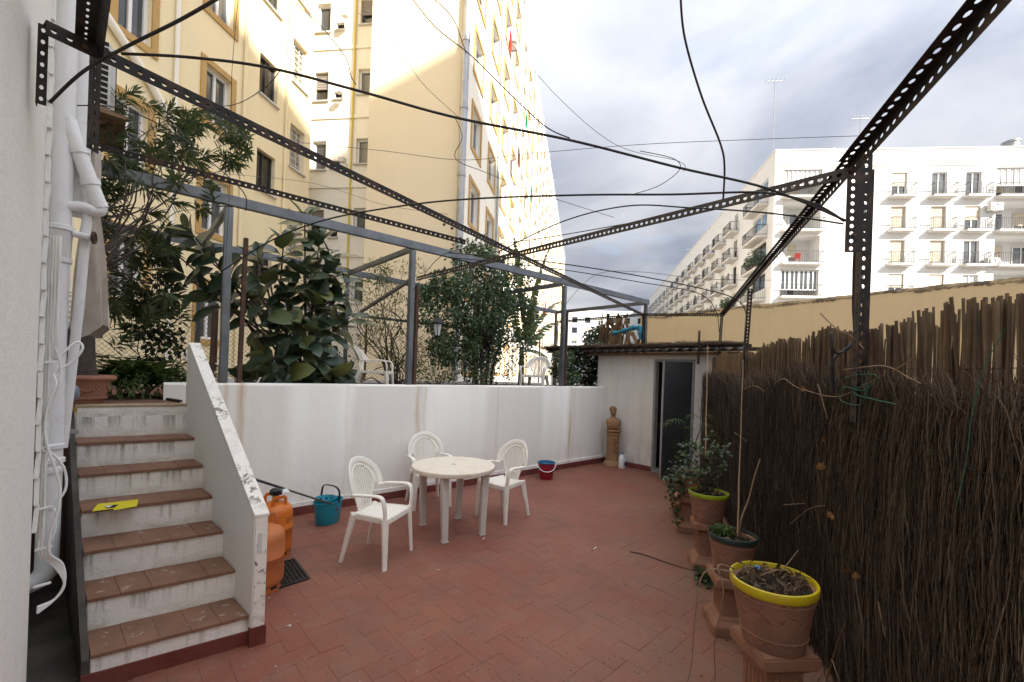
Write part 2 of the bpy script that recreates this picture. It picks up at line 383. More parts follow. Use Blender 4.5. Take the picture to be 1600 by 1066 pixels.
def terracotta(name, c1, c2, painted=False):
    t = NT(name); t.set(.8, 0, .25)
    c = t.mix(t.ramp(t.noise(7, 8, .65, obj=True), .35, .7), c1, c2); c = t.mix(t.math('MULTIPLY', t.ramp(t.noise(2.5, 4, .6, obj=True), .5, .75), .5), c, (.10, .075, .06))
    if painted:
        sp = t.n('ShaderNodeSeparateXYZ'); t.l(t.n('ShaderNodeTexCoord').outputs['Object'], sp.inputs[0])
        th = t.math('ARCTAN2', sp.outputs[1], sp.outputs[0]); z = sp.outputs[2]
        def band(zc, amp, k, wd, colr, ph=0.0, st=.55):
            f = t.math('MULTIPLY', t.math('SINE', t.math('ADD', t.math('MULTIPLY', th, k), ph)), amp)
            d = t.math('ABSOLUTE', t.math('SUBTRACT', z, t.math('ADD', f, zc)))
            g = t.math('MULTIPLY', t.math('LESS_THAN', d, wd), t.ramp(t.noise(28, 4, .6, obj=True), .38, .6))
            return t.mix(t.math('MULTIPLY', g, st), c, colr)
        c = band(.17, .022, 7, .006, (.16, .022, .015)); c = band(.168, .03, 9, .0028, (.42, .30, .06), 1.1)
        c = band(.252, .006, 26, .003, (.42, .31, .07)); c = band(.252, .006, 26, .004, (.16, .02, .015), 3.1)
        c = band(.05, .008, 22, .003, (.40, .30, .07)); c = band(.05, .008, 22, .004, (.16, .02, .015), 3.1)
        c = band(.12, .02, 12, .002, (.12, .20, .05), .5, .6); c = band(.21, .014, 11, .002, (.09, .11, .20), .2, .6)
    t.color(c); t.bump(t.noise(70, 4, .6, obj=True), .25, .003); return t.m
MT['terra'] = terracotta('terracotta', (.33, .17, .105), (.24, .12, .075))
MT['terra_pink'] = terracotta('pinkish_terracotta', (.38, .185, .125), (.28, .125, .08))
MT['terra_paint'] = terracotta('painted_terracotta', (.32, .165, .11), (.22, .115, .08), True)
MT['terra_ochre'] = terracotta('ochre_terracotta', (.34, .20, .095), (.24, .14, .07))
MT['rim_yellow'] = simple('yellow_glaze', (.58, .46, .012), (.47, .35, .02), 10, .35, obj=True)
MT['rim_green'] = simple('lime_green_glaze', (.33, .42, .012), (.25, .32, .02), 10, .35, obj=True)
MT['rim_dark'] = simple('dark_green_glaze', (.02, .035, .03), (.035, .05, .04), 10, .4, obj=True)
MT['orange'] = plastic('orange_gas_bottle_paint', (.62, .16, .015), (.28, .09, .03), .6, .45)
MT['orange_old'] = plastic('faded_orange_paint', (.50, .155, .05), (.25, .10, .05), .7, .6)
MT['blue'] = plastic('turquoise_plastic', (.010, .26, .36), (.06, .16, .20), .35, .35)
MT['blue_in'] = plastic('blue_plastic', (.02, .15, .27), (.06, .12, .18), .4, .35)
MT['red'] = plastic('dark_red_plastic', (.30, .012, .03), (.16, .03, .03), .35, .35)
MT['white_pl'] = plastic('white_plastic', (.75, .74, .71), (.5, .46, .4), .25)
MT['yellow_paper'] = simple('yellow_printed_paper', (.72, .62, .02), (.66, .54, .02), 8, .7, bump=.2)
MT['paper_white'] = simple('white_paper', (.75, .73, .70), None, rough=.8, bump=0)
MT['paper_black'] = simple('black_print', (.015, .015, .015), None, rough=.8, bump=0)
MT['door'] = simple('dark_grey_painted_metal', (.040, .043, .044), (.055, .058, .058), 2, .42, .2, bump=.1)
MT['doorframe'] = simple('pale_grey_door_frame', (.30, .29, .28), (.22, .21, .20), 6, .7)
MT['wood'] = simple('weathered_wood', (.26, .165, .085), (.17, .105, .055), 6, .8, stretch=(1, 8, 1))
MT['cloth'] = simple('beige_canvas', (.60, .55, .48), (.48, .43, .37), 5, .95, bump=.6, bscale=14, dist=.01)
MT['cloth_blue'] = simple('turquoise_cloth', (.05, .30, .40), (.03, .20, .30), 14, .95, bump=.5)
MT['green_door'] = simple('dark_green_shutter', (.018, .045, .03), (.03, .06, .045), 6, .5)
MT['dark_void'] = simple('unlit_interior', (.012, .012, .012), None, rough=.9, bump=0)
MT['lantern'] = simple('black_lantern_metal', (.02, .022, .022), (.035, .035, .035), 20, .5, .4)
MT['brown_roof'] = simple('dark_weathered_fibre_cement', (.10, .09, .08), (.05, .045, .04), 6, .9, bump=.6)
MT['brass'] = simple('brass', (.45, .30, .10), None, rough=.4, metal=.8, bump=0)
MT['bluegrey'] = simple('grey_blue_valve', (.25, .28, .32), (.15, .18, .24), 20, .5)
def glass(name, c, rough=.06):
    t = NT(name); t.set(rough, 0, .8); t.color(t.mix(t.ramp(t.noise(.9, 3, .5), .4, .65), c, tuple(x * 1.8 for x in c))); return t.m
MT['pane'] = glass('window_glass', (.05, .055, .06)); MT['pane_dark'] = glass('dark_window_glass', (.022, .022, .02))
MT['pane_blue'] = glass('bluish_glass', (.10, .16, .24)); MT['pane_pale'] = glass('pale_curtained_glass', (.30, .30, .29))
MT['lampglass'] = glass('frosted_lantern_glass', (.45, .46, .44), .25)
def glassblock():
    t = NT('glass_block'); t.set(.2, 0, .6); t.color(t.mix(t.ramp(t.noise(6, 2, .5), .4, .6), (.34, .30, .22), (.24, .21, .15))); return t.m
MT['glassblock'] = glassblock()
MT['bld_yellow'] = plaster('pale_yellow_render', (.82, .70, .45), (.76, .63, .39), (.68, .56, .36), .45, bump=.15)
MT['bld_beige'] = plaster('smooth_beige_render', (.80, .68, .47), (.76, .64, .43), (.70, .58, .40), .4, bump=.12)
MT['bld_cream'] = plaster('cream_render', (.83, .79, .69), (.78, .72, .60), (.70, .63, .51), .4, bump=.12)
MT['ochre'] = simple('ochre_window_surround', (.50, .32, .12), (.43, .27, .10), 3, .8)
MT['bld_white'] = plaster('white_facade_render', (.62, .62, .61), (.62, .61, .60), (.56, .55, .53), .45, bump=.08)
MT['slab_white'] = simple('white_balcony_slab', (.62, .60, .57), (.50, .47, .43), 2, .8)
MT['rail'] = simple('black_railing_paint', (.022, .022, .024), None, rough=.5, bump=0)
MT['frame_white'] = simple('white_window_frame', (.75, .75, .74), None, rough=.5, bump=0)
MT['frame_dark'] = simple('dark_window_frame', (.05, .045, .04), None, rough=.5, bump=0)
MT['shutter'] = simple('beige_roller_shutter', (.56, .50, .40), (.50, .44, .34), 3, .7, bump=.6, bscale=1, stretch=(1, 1, 1))
MT['shutter_grey'] = simple('grey_roller_shutter', (.28, .25, .22), (.22, .20, .18), 3, .7)
MT['zinc'] = simple('pale_zinc_pipe', (.42, .42, .42), (.33, .33, .33), 3, .4, .6)
MT['gas_yellow'] = simple('yellow_gas_pipe', (.62, .47, .03), None, rough=.5, bump=0)
MT['ac'] = simple('white_ac_casing', (.66, .66, .63), (.56, .55, .52), 6, .5)
MT['red_cloth'] = simple('red_laundry', (.55, .05, .03), None, rough=.9); MT['dark_cloth'] = simple('maroon_laundry', (.13, .05, .04), None, rough=.9)
MT['green_cloth'] = simple('green_laundry', (.02, .20, .11), None, rough=.9); MT['blue_cloth'] = simple('blue_laundry', (.05, .12, .30), None, rough=.9)
def isl(name, cols, rough=.8, spec=.2, obj=False, trans=0.0, noise_amt=.0):
    t = NT(name); t.set(rough, 0, spec)
    r = t.n('ShaderNodeValToRGB'); e = r.color_ramp.elements
    while len(e) < len(cols): e.new(.5)
    for i, c in enumerate(cols): e[i].position = i / (len(cols) - 1); e[i].color = (*c, 1)
    t.l(t.orand() if obj else t.rand(), r.inputs[0]); c = r.outputs[0]
    if noise_amt: c = t.mix(t.math('MULTIPLY', t.ramp(t.noise(14, 5, .6, obj=True), .4, .7), noise_amt), c, tuple(x * .45 for x in cols[0]))
    t.color(c)
    if trans:
        tr = t.n('ShaderNodeBsdfTranslucent'); t.l(t.mix(.5, c, (.16, .22, .03)), tr.inputs[0])
        ms = t.n('ShaderNodeMixShader'); ms.inputs[0].default_value = trans; t.l(t.b.outputs[0], ms.inputs[1]); t.l(tr.outputs[0], ms.inputs[2]); t.l(ms.outputs[0], t.o.inputs[0])
    return t.m
MT['heather'] = isl('heather_twig', [(.045, .033, .024), (.095, .070, .050), (.14, .105, .075), (.27, .21, .15)], .9)
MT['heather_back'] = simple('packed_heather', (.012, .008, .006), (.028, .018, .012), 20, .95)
MT['cane'] = isl('dry_reed_cane', [(.13, .085, .05), (.20, .135, .075), (.10, .062, .036), (.24, .17, .10)], .7, .25, obj=True, noise_amt=.6)
MT['cane_far'] = isl('dry_reed_cane_fine', [(.13, .085, .05), (.20, .135, .075), (.10, .062, .036), (.24, .17, .10)], .7, .25)
MT['twig'] = simple('dry_twig', (.26, .18, .10), (.17, .11, .065), 30, .85)
MT['bark'] = simple('grey_brown_bark', (.085, .065, .05), (.05, .038, .03), 14, .95, bump=.9, bscale=30, stretch=(1, 1, .4), dist=.02)
MT['dry_leaf'] = isl('dry_orange_leaf', [(.38, .19, .07), (.30, .15, .06), (.42, .26, .11)], .8)
MT['leaf_rubber'] = isl('rubber_plant_leaf', [(.028, .050, .030), (.055, .085, .048), (.038, .064, .036), (.095, .13, .075), (.18, .19, .06)], .34, .6, obj=True, trans=.08)
MT['leaf_oleander'] = isl('oleander_leaf', [(0.030, 0.049, 0.019), (0.061, 0.084, 0.030), (0.041, 0.061, 0.024), (0.101, 0.115, 0.041)], .5, .4, trans=.22)
MT['leaf_ficus'] = isl('ficus_leaf', [(0.026, 0.055, 0.024), (0.055, 0.100, 0.041), (0.036, 0.073, 0.030), (0.100, 0.146, 0.055)], .42, .5, trans=.15)
MT['leaf_olive'] = isl('thin_olive_leaf', [(0.068, 0.084, 0.030), (0.121, 0.128, 0.047), (0.088, 0.095, 0.038), (0.162, 0.149, 0.061)], .6, .3, trans=.25)
MT['leaf_fern'] = isl('fern_leaf', [(.035, .075, .015), (.055, .10, .020), (.025, .05, .012), (.085, .12, .03)], .55, .35, trans=.25)
MT['leaf_dark'] = isl('dark_vine_leaf', [(0.014, 0.024, 0.011), (0.030, 0.046, 0.019), (0.047, 0.065, 0.024)], .5, .4, trans=.12)
MT['leaf_pot'] = isl('pot_plant_leaf', [(.025, .050, .022), (.045, .080, .032), (.075, .11, .05), (.035, .06, .02)], .45, .45, trans=.15)
MT['leaf_banana'] = isl('banana_leaf', [(.045, .075, .02), (.075, .11, .03), (.11, .13, .045)], .45, .4, trans=.3)
MT['dry_banana'] = isl('dead_banana_leaf', [(.20, .12, .06), (.13, .075, .04), (.28, .18, .09)], .9)
MT['litter'] = isl('leaf_litter', [(.05, .032, .02), (.12, .08, .048), (.20, .145, .09), (.03, .02, .014)], .9)
MT['debris'] = isl('pale_debris', [(.55, .48, .40), (.40, .30, .22), (.62, .58, .5)], .9)
# ================================================================== setting
g = MB(); g.add([(-400, -400, -.03), (900, -400, -.03), (900, 900, -.03), (-400, 900, -.03)], [(0, 1, 2, 3)])
tag(g.build('ground', MT['ground']), kind='structure')

# ---- patio floor: slab and herringbone tiles laid along the wall directions
SO = V(-.03, 3.14, 0); SX = V(.99, -.135, 0); SY = V(-.09, .996, 0)      # staircase corner and axes
def st(a, b, z): return SO + SX * a + SY * b + UP * z
WA, WB = V(.40, 5.41, 0), V(7.52, 5.07, 0)                               # foot of the white retaining wall
wd = (WB - WA).normalized(); wn = V(wd.y, -wd.x, 0)                       # wn faces the patio
if wn.y > 0: wn = -wn
FA, FD = V(3.56, .705, 0), V(.8537, .5208, 0).normalized()                   # fence foot line and its direction
FN = V(-FD.y, FD.x, 0)                                                    # faces the patio
poly_floor = [(-3, -3.6), (9, -3.6), (9, 5.45), (-3, 5.45)]
m = MB(); m.prism(poly_floor, -.20, -.006)
patio = tag(m.build('patio_floor', MT['grout']), kind='structure')
TW = .14
def tile_mesh(w_, l_, seed):
    r = random.Random(seed); m = MB(); a, b, e = w_ / 2 - .0004, l_ / 2 - .0004, .0010
    z = [r.uniform(-.0006, .0006) for _ in range(4)]
    m.add([(-a, -b, -.012), (a, -b, -.012), (a, b, -.012), (-a, b, -.012), (-a, -b, -.0008), (a, -b, -.0008), (a, b, -.0008), (-a, b, -.0008),
           (-a + e, -b + e, z[0]), (a - e, -b + e, z[1]), (a - e, b - e, z[2]), (-a + e, b - e, z[3])],
          [(0, 1, 5, 4), (1, 2, 6, 5), (2, 3, 7, 6), (3, 0, 4, 7), (4, 5, 9, 8), (5, 6, 10, 9), (6, 7, 11, 10), (7, 4, 8, 11), (8, 9, 10, 11)])
    return m.mesh('tile', MT['tile'], fix=False)
TM = [(tile_mesh(TW, 2 * TW, i), tile_mesh(2 * TW, TW, 50 + i)) for i in range(5)]
def inside(p):
    if (p - WA).dot(wn) < -.02 or p.x > 7.47: return False
    if (p - FA).dot(FN) < -.25: return False
    q = p - SO; det = SX.x * SY.y - SX.y * SY.x
    a = (q.x * SY.y - q.y * SY.x) / det; b = (SX.x * q.y - SX.y * q.x) / det
    if -.02 < a < .80 and b > .05: return False
    if p.x < -.26: return False
    if p.x < -.05 and p.y > 3.0: return False
    return True
cand = []
for k in range(-40, 60):
    for mm_ in range(-60, 60):
        ox, oy = (2 * k + mm_) * TW, (2 * k - mm_) * TW
        for vert, cx, cy in ((1, 1.0, .5), (0, 2.5, 1.0)):
            p = V(ox + cx * TW, oy + cy * TW, 0)
            if -.5 < p.x < 7.6 and -2 < p.y < 5.5 and inside(p): cand.append((p, vert))
def screen(p):
    d = Vector(p) - EYE; D = d.dot(FW)
    if D < .1: return None
    x, y = d.dot(rx) / D * FPX, d.dot(uy) / D * FPX
    return 800 + x, HY - y, D
vis, rest = [], []
for p, vt in cand:
    s_ = screen(p)
    if s_ and -30 < s_[0] < 1630 and s_[1] < 1110: vis.append((s_[2], p, vt))
    else: rest.append((p, vt))
vis.sort(key=lambda t: t[0])
for D, p, vt in vis[:300]:
    inst('tile', TM[random.randrange(5)][vt], patio, Matrix.Translation(p - WOFF[patio.name] + V(0, 0, random.uniform(-.0008, .0008))) @ Matrix.Rotation(random.uniform(-.004, .004), 4, 'X'))
m = MB()
for p, vt in [(p, vt) for D, p, vt in vis[300:]] + rest:
    me = TM[random.randrange(5)][vt]; dz = random.uniform(-.0008, .0008)
    m.add([(v.co.x + p.x, v.co.y + p.y, v.co.z + dz) for v in me.vertices], [tuple(f.vertices) for f in me.polygons])
tag(m.build('tile', MT['tile'], patio, fix=False), kind='stuff')

# ---- raised terrace
TZ = 1.36
m = MB(); m.prism([(-.45, 4.95), (.5, 4.95), (.5, 5.58), (9.5, 5.2), (9.5, 10.5), (-3, 10.5), (-3, 4.95)], .0, TZ)
terrace = tag(m.build('terrace_floor', MT['terrace']), kind='structure')
m = MB(); m.prism([(1.0, 5.62), (9.2, 5.25), (9.2, 6.05), (1.0, 6.05)], TZ, TZ + .07)
m.prism([(3.0, 6.9), (9.2, 6.9), (9.2, 8.3), (3.0, 8.3)], TZ, TZ + .09)
m2 = m; tag(m.build('planting_soil', MT['soil']), 'dark earth of the planting bed behind the white retaining wall', 'soil', kind='stuff')

# ---- white retaining wall
ret = thing('retaining_wall', 'long white plastered retaining wall with rust streaks behind the table', 'wall', (WA + WB) / 2)
def along(P0, d, n, a, o, z): return P0 + d * a + n * o + UP * z
L_ = (WB - WA).length
m = MB(); top = []
NSEG = 40
for i in range(NSEG + 1):
    a = L_ * i / NSEG; wob = .006 * math.sin(a * 3.1) + .004 * math.sin(a * 7.7)
    for o, z in ((0 + wob, -.05), (0 + wob, 1.515), (-.014, 1.535), (-.20, 1.535), (-.2, -.05)): top.append(along(WA, wd, wn, a, o, z))
fs = []
for i in range(NSEG):
    for k in range(5): fs.append((i * 5 + k, i * 5 + 5 + k, i * 5 + 5 + (k + 1) % 5, i * 5 + (k + 1) % 5))
fs += [tuple(range(5)), tuple(range(NSEG * 5, NSEG * 5 + 5))]
m.add(top, fs); m.build('wall_body', MT['wall'], ret, smooth=30)
sk0 = (st(.80, 2.2, 0) - WA).dot(wd)
k = sk0
while k < L_ - .02:
    e = min(k + .30, L_ - .01)
    m = MB(); q = [along(WA, wd, wn, k + .0015, .0, 0), along(WA, wd, wn, e - .0015, .0, 0), along(WA, wd, wn, e - .0015, .022, 0), along(WA, wd, wn, k + .0015, .022, 0)]
    h = .095 + random.uniform(-.003, .003); m.prism([(p.x, p.y) for p in q], -.01, h); m.build('skirting_tile', MT['skirt'], ret); k = e
m = MB(); m.bar(along(WA, wd, wn, sk0, .012, .122), along(WA, wd, wn, L_ - .01, .012, .122), .018, .05); m.build('plaster_ledge', MT['wall'], ret)

# ---- staircase
RS, RN, SWD, NST = .185, .289, .713, 6
stairs = thing('staircase', 'white plastered steps with terracotta treads, mossy risers and a sloping parapet', 'stairs', SO)
for i in range(NST + 1):
    z0, z1 = (0 if i else -.02), (i + 1) * RS - .018
    if i == NST: z1 = TZ - .004
    b0, b1 = i * RN, (NST * RN + .3)
    m = MB(); z0 = i * RS - .019 if i else -.02
    m.prism([st(0, b0, 0)[:2], st(SWD + .02, b0, 0)[:2], st(SWD + .02, b1, 0)[:2], st(0, b1, 0)[:2]], z0, z1)
    bm_ = m.build('riser', MT['riser'], stairs, bevel=.006)
    if i < NST:
        n_t = 5; wds = [SWD / n_t] * n_t
        for k in range(n_t):
            a0, a1 = SWD * k / n_t + .0006, SWD * (k + 1) / n_t - .0006
            m = MB(); dz = random.uniform(-.002, .002)
            m.prism([st(a0, b0 - .014 + random.uniform(-.003, .003), 0)[:2], st(a1, b0 - .014 + random.uniform(-.003, .003), 0)[:2], st(a1, b0 + RN, 0)[:2], st(a0, b0 + RN, 0)[:2]], z1 - .002, (i + 1) * RS + dz)
            m.build('tread_tile', MT['tread'], stairs, bevel=.0015)
    else:
        m = MB(); m.prism([st(0, b0 - .006, 0)[:2], st(SWD, b0 - .006, 0)[:2], st(SWD, b0 + .12, 0)[:2], st(0, b0 + .12, 0)[:2]], TZ - .006, TZ + .012)
        m.build('landing_edge', simple('worn_yellowish_edge_stone', (.52, .40, .25), (.40, .31, .20), 9, .9), stairs, bevel=.004)
m = MB()  # string wall facing the narrow passage
m.extr([st(-.035, .0, 0), st(-.035, NST * RN + .3, 0), st(-.035, NST * RN + .3, TZ - .02)] + [st(-.035, (i + 1) * RN - .0 if False else i * RN, (i + 1) * RS - .03) for i in range(NST, -1, -1)], SX * .032)
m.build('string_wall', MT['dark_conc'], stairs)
pw0, pw1 = SWD + .003, SWD + .076
pf, pe = -.045, NST * RN + .02
prof = [(pf, -.02), (pf, .80), (pe - .02, 1.905), (pe + .06, 1.905), (pe + .06, 1.2), (pe + .6, 1.2), (pe + .6, -.02)]
m = MB(); m.extr([st(pw0, b, z) for b, z in prof], SX * (pw1 - pw0)); par = m.build('parapet', MT['house'], stairs, bevel=.006)
m = MB(); m.extr([st(pw0 - .004, b, z) for b, z in ((pf - .006, .802), (pe - .02, 1.908), (pe - .02, 1.922), (pf - .006, .818))], SX * (pw1 - pw0 + .008)); m.build('parapet_top', MT['peel'], par)
m = MB(); m.extr([st(pw0 + .006, pf - .004, z) for z in (.12, .80)] + [st(pw1 - .006, pf - .004, z) for z in (.80, .12)], SY * .004); m.build('parapet_end', MT['peel'], par)
m = MB(); m.extr([st(pw0 + .02, pf - .010, z) for z in (.58, .70)] + [st(pw0 + .04, pf - .010, z) for z in (.70, .58)], SY * .007); m.build('latch_plate', MT['chair_old'], par)
m = MB(); m.extr([st(-.036, -.012, z) for z in (-.01, .085)] + [st(pw1 + .004, -.012 + .0, z) for z in (.085, -.01)], SY * .012); m.build('red_base', MT['skirt'], stairs)
m = MB(); m.extr([st(pw0 - .01, pf - .009, z) for z in (-.01, .115)] + [st(pw1 + .006, pf - .009, z) for z in (.115, -.01)], SY * (.0086 + .02)); m.build('red_base', MT['skirt'], stairs)

# ---- house: near wall, set back wall beyond, unseen tower added behind the camera for shade
HX = -.245
hs = thing('house', 'white plastered house wall at the left edge with pipes and cables', 'house', (HX - 1, 0, 0))
m = MB(); m.prism([(HX, -3.5), (HX, 3.02), (HX - .5, 3.02), (HX - .5, -3.5)], -.02, 4.2); m.build('near_wall', MT['house'], hs, bevel=.01)
m = MB(); m.prism([(HX - .02, 3.02), (HX - .02, 3.16), (HX - .3, 3.16), (HX - .3, 3.02)], -.02, 4.8); m.build('rough_jamb', MT['shed'], hs)
m = MB(); m.prism([(HX - .18, 3.16), (HX - .18, 9.0), (HX - 3, 9.0), (HX - 3, 3.16)], -.02, 5.4); m.build('rear_wall', MT['house'], hs)
m = MB(); m.mm((HX - .10, 3.20, .15), (HX - .179, 3.60, 2.6)); m.build('shutter_door', MT['green_door'], hs, bevel=.004)
for i in range(12):
    m = MB(); m.mm((HX - .085, 3.22, .25 + i * .19), (HX - .099, 3.58, .25 + i * .19 + .13)); m.build('slat', MT['green_door'], hs)
m = MB(); m.mm((HX - .05, 3.17, 0), (HX - .09, 3.20, 5.0)); m.build('dark_frame', MT['frame_dark'], hs)
# wavy white cable duct up the jamb
for i in range(30):
    z = .9 + i * .13
    m = MB(); m.bar((HX + .004 + .004 * (i % 2), 3.07, z), (HX + .010 - .004 * (i % 2), 3.085 + .006 * math.sin(i), z + .125), .035, .016, side=(0, 1, 0)); m.build('duct_clip', MT['house'], hs)
m = MB(); m.mm((HX - .17, 3.16, -.01), (HX - .18 + .02, 8, .13)); m.build('red_base', MT['skirt'], hs)
m = MB(); m.mm((HX - .0, 2.0, -.01), (HX + .008, 3.02, .13)); m.build('red_base', MT['skirt'], hs)
# passage floor
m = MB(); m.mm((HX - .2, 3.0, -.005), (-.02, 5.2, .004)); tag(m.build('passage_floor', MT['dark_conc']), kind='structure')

blk = thing('shade_tower', 'tall unseen cream tower added far behind the viewer to shade the patio', 'building', (4, -42, 0))
m = MB(); m.prism([(-5, -36), (12.6, -36), (12.6, -47), (-5, -47)], 0, 43.2); m.build('wall', MT['bld_cream'], blk)  # unseen tower, added and sized to keep the sun off the patio
m = MB(); m.prism([(-5.2, -35.8), (12.8, -35.8), (12.8, -47.2), (-5.2, -47.2)], 43.21, 43.5); m.build('cornice', MT['slab_white'], blk)

# ---- shed
SHX = 7.45
shed = thing('garden_shed', 'low white plastered shed with corrugated roof at the far end', 'shed', (SHX + 1.2, 4.1, 0))
dy0, dy1, dzt = 3.26, 4.03, 2.10
ys, ye = 2.6, 5.30
def bxp(name, mat, a, b, par_, **kw):
    m = MB(); m.mm(a, b); return m.build(name, mat, par_, **kw)
bxp('front_wall', MT['shed'], (SHX, dy1, -.02), (SHX + .16, ye, 2.22), shed)
bxp('front_wall', MT['shed'], (SHX, ys, -.02), (SHX + .16, dy0, 2.22), shed)
bxp('lintel', MT['shed'], (SHX + .002, dy0, dzt), (SHX + .158, dy1, 2.218), shed)
bxp('threshold', MT['doorframe'], (SHX + .001, dy0, -.01), (SHX + .16, dy1, .05), shed)
bxp('side_wall', MT['shed'], (SHX + .161, ye - .16, -.02), (SHX + 2.6, ye - .001, 2.2), shed)
bxp('rear_wall', MT['shed'], (SHX + 2.6, ys, -.02), (SHX + 2.75, ye, 2.2), shed)
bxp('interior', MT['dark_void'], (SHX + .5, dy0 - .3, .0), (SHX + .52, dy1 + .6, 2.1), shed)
for y0, y1 in ((dy1 - .045, dy1 - .001), (dy0 + .001, dy0 + .045)):
    bxp('door_frame', MT['doorframe'], (SHX - .012, y0, .05), (SHX + .10, y1, dzt - .001), shed)
bxp('door_frame', MT['doorframe'], (SHX - .012, dy0 + .046, dzt - .05), (SHX + .10, dy1 - .046, dzt - .001), shed)
# the leaf is hinged at the near jamb and stands ajar
hp = V(SHX - .02, dy0 + .05, .03); ang = math.radians(64)
dd = V(-math.sin(ang), math.cos(ang), 0); dn = V(math.cos(ang), math.sin(ang), 0)
m = MB(); m.prism([(hp + dd * a + dn * b)[:2] for a, b in ((0, 0), (.56, 0), (.56, .035), (0, .035))], .02, dzt - .055); leaf = m.build('door', MT['door'], shed)
m = MB(); m.prism([(hp + dd * a + dn * b)[:2] for a, b in ((.561, -.004), (.574, -.004), (.574, .038), (.561, .038))], .02, dzt - .055); m.build('door_edge', MT['zinc'], leaf)
m = MB(); p = hp + dd * .50 + dn * -.03; m.tube([p + UP * 1.0, p + UP * 1.0 - dn * .03, p + UP * 1.0 - dn * .03 - dd * .09], .008); m.build('door_handle', MT['brass'], leaf)
y = dy1 + .002
while y < ye - .05:
    e = min(y + .3, ye - .02); bxp('skirting_tile', MT['skirt'], (SHX - .02, y, -.01), (SHX - .0, e - .003, .09), shed); y = e
# corrugated roof
m = MB(); NY, x0r, x1r = 150, 7.14, 10.2; y0r, y1r = 2.35, 6.5; vs_ = []
for i in range(NY + 1):
    yy = y0r + (y1r - y0r) * i / NY; dz = .022 * math.sin(yy * 2 * PI / .177)
    for xx, zz in ((x0r, 2.255), (x1r, 2.44)): vs_ += [(xx, yy, zz + dz), (xx, yy, zz + dz - .008)]
fs = []
for i in range(NY):
    b = i * 4; fs += [(b, b + 2, b + 6, b + 4), (b + 1, b + 5, b + 7, b + 3), (b, b + 4, b + 5, b + 1), (b + 2, b + 3, b + 7, b + 6)]
m.add(vs_, fs); m.build('corrugated_roof', MT['brown_roof'], shed, smooth=40)
bxp('roof_beam', MT['iron'], (7.19, 2.3, 2.282), (7.24, 6.55, 2.325), shed)
bxp('roof_batten', MT['wood'], (7.32, 2.5, 2.17), (7.38, 6.3, 2.222), shed)
m = MB()
for i in range(2600):
    yy = random.uniform(2.35, 6.5); xx = random.gauss(7.21, .05); L = random.uniform(.10, .30); a = random.gauss(0, .5)
    p = V(xx, yy, 2.33 + abs(random.gauss(0, .016))); m.tube([p, p + V(math.sin(a) * .3, math.cos(a), random.uniform(-.14, .22)) * L], random.uniform(.0018, .0035), 3, cap=False)
tag(m.build('dry_thatch', MT['heather'], shed, fix=False), kind='stuff')

# ---- ochre boundary wall behind the fence
bw = thing('boundary_wall', 'ochre rendered boundary wall with weathered top behind the reed fence', 'wall', (11.2, 2, 0))
m = MB(); ptsf = []
NB = 60
for i in range(NB + 1):
    yy = 6.42 - 12.0 * i / NB; xx = 11.0 + .0 * i; zt = 3.47 + .165 * (6.42 - yy) / 7.0 + .007 * math.sin(yy * 2.1) + .006 * math.sin(yy * 7.3)
    ptsf += [(xx, yy, -.02), (xx, yy, zt - .05), (xx + .03, yy, zt), (xx + .25, yy, zt), (xx + .25, yy, -.02)]
fs = []
for i in range(NB):
    for k in range(5): fs.append((i * 5 + k, i * 5 + 5 + k, i * 5 + 5 + (k + 1) % 5, i * 5 + (k + 1) % 5))
fs += [tuple(range(5)), tuple(range(NB * 5, NB * 5 + 5))]
m.add(ptsf, fs); m.build('wall_body', MT['ochre_wall'], bw)
m = MB(); vs_ = []; r_ = random.Random(4)
for i in range(301):
    yy = 6.43 - 12.0 * i / 300; zt = 3.47 + .165 * (6.42 - yy) / 7.0 + .007 * math.sin(yy * 2.1) + .006 * math.sin(yy * 7.3); dr = .055 + .03 * math.sin(yy * 3.7) * math.sin(yy * 1.3) + r_.uniform(-.02, .03)
    vs_ += [(10.992, yy, zt - dr), (10.992, yy, zt - .04), (11.02, yy, zt + .008 + r_.uniform(0, .01)), (11.258, yy, zt + .008), (11.258, yy, zt - .05)]
fs = []
for i in range(300):
    for k in range(4): fs.append((i * 5 + k, i * 5 + 5 + k, i * 5 + 6 + k, i * 5 + 1 + k))
m.add(vs_, fs); m.build('weathered_cap', MT['coping'], bw)

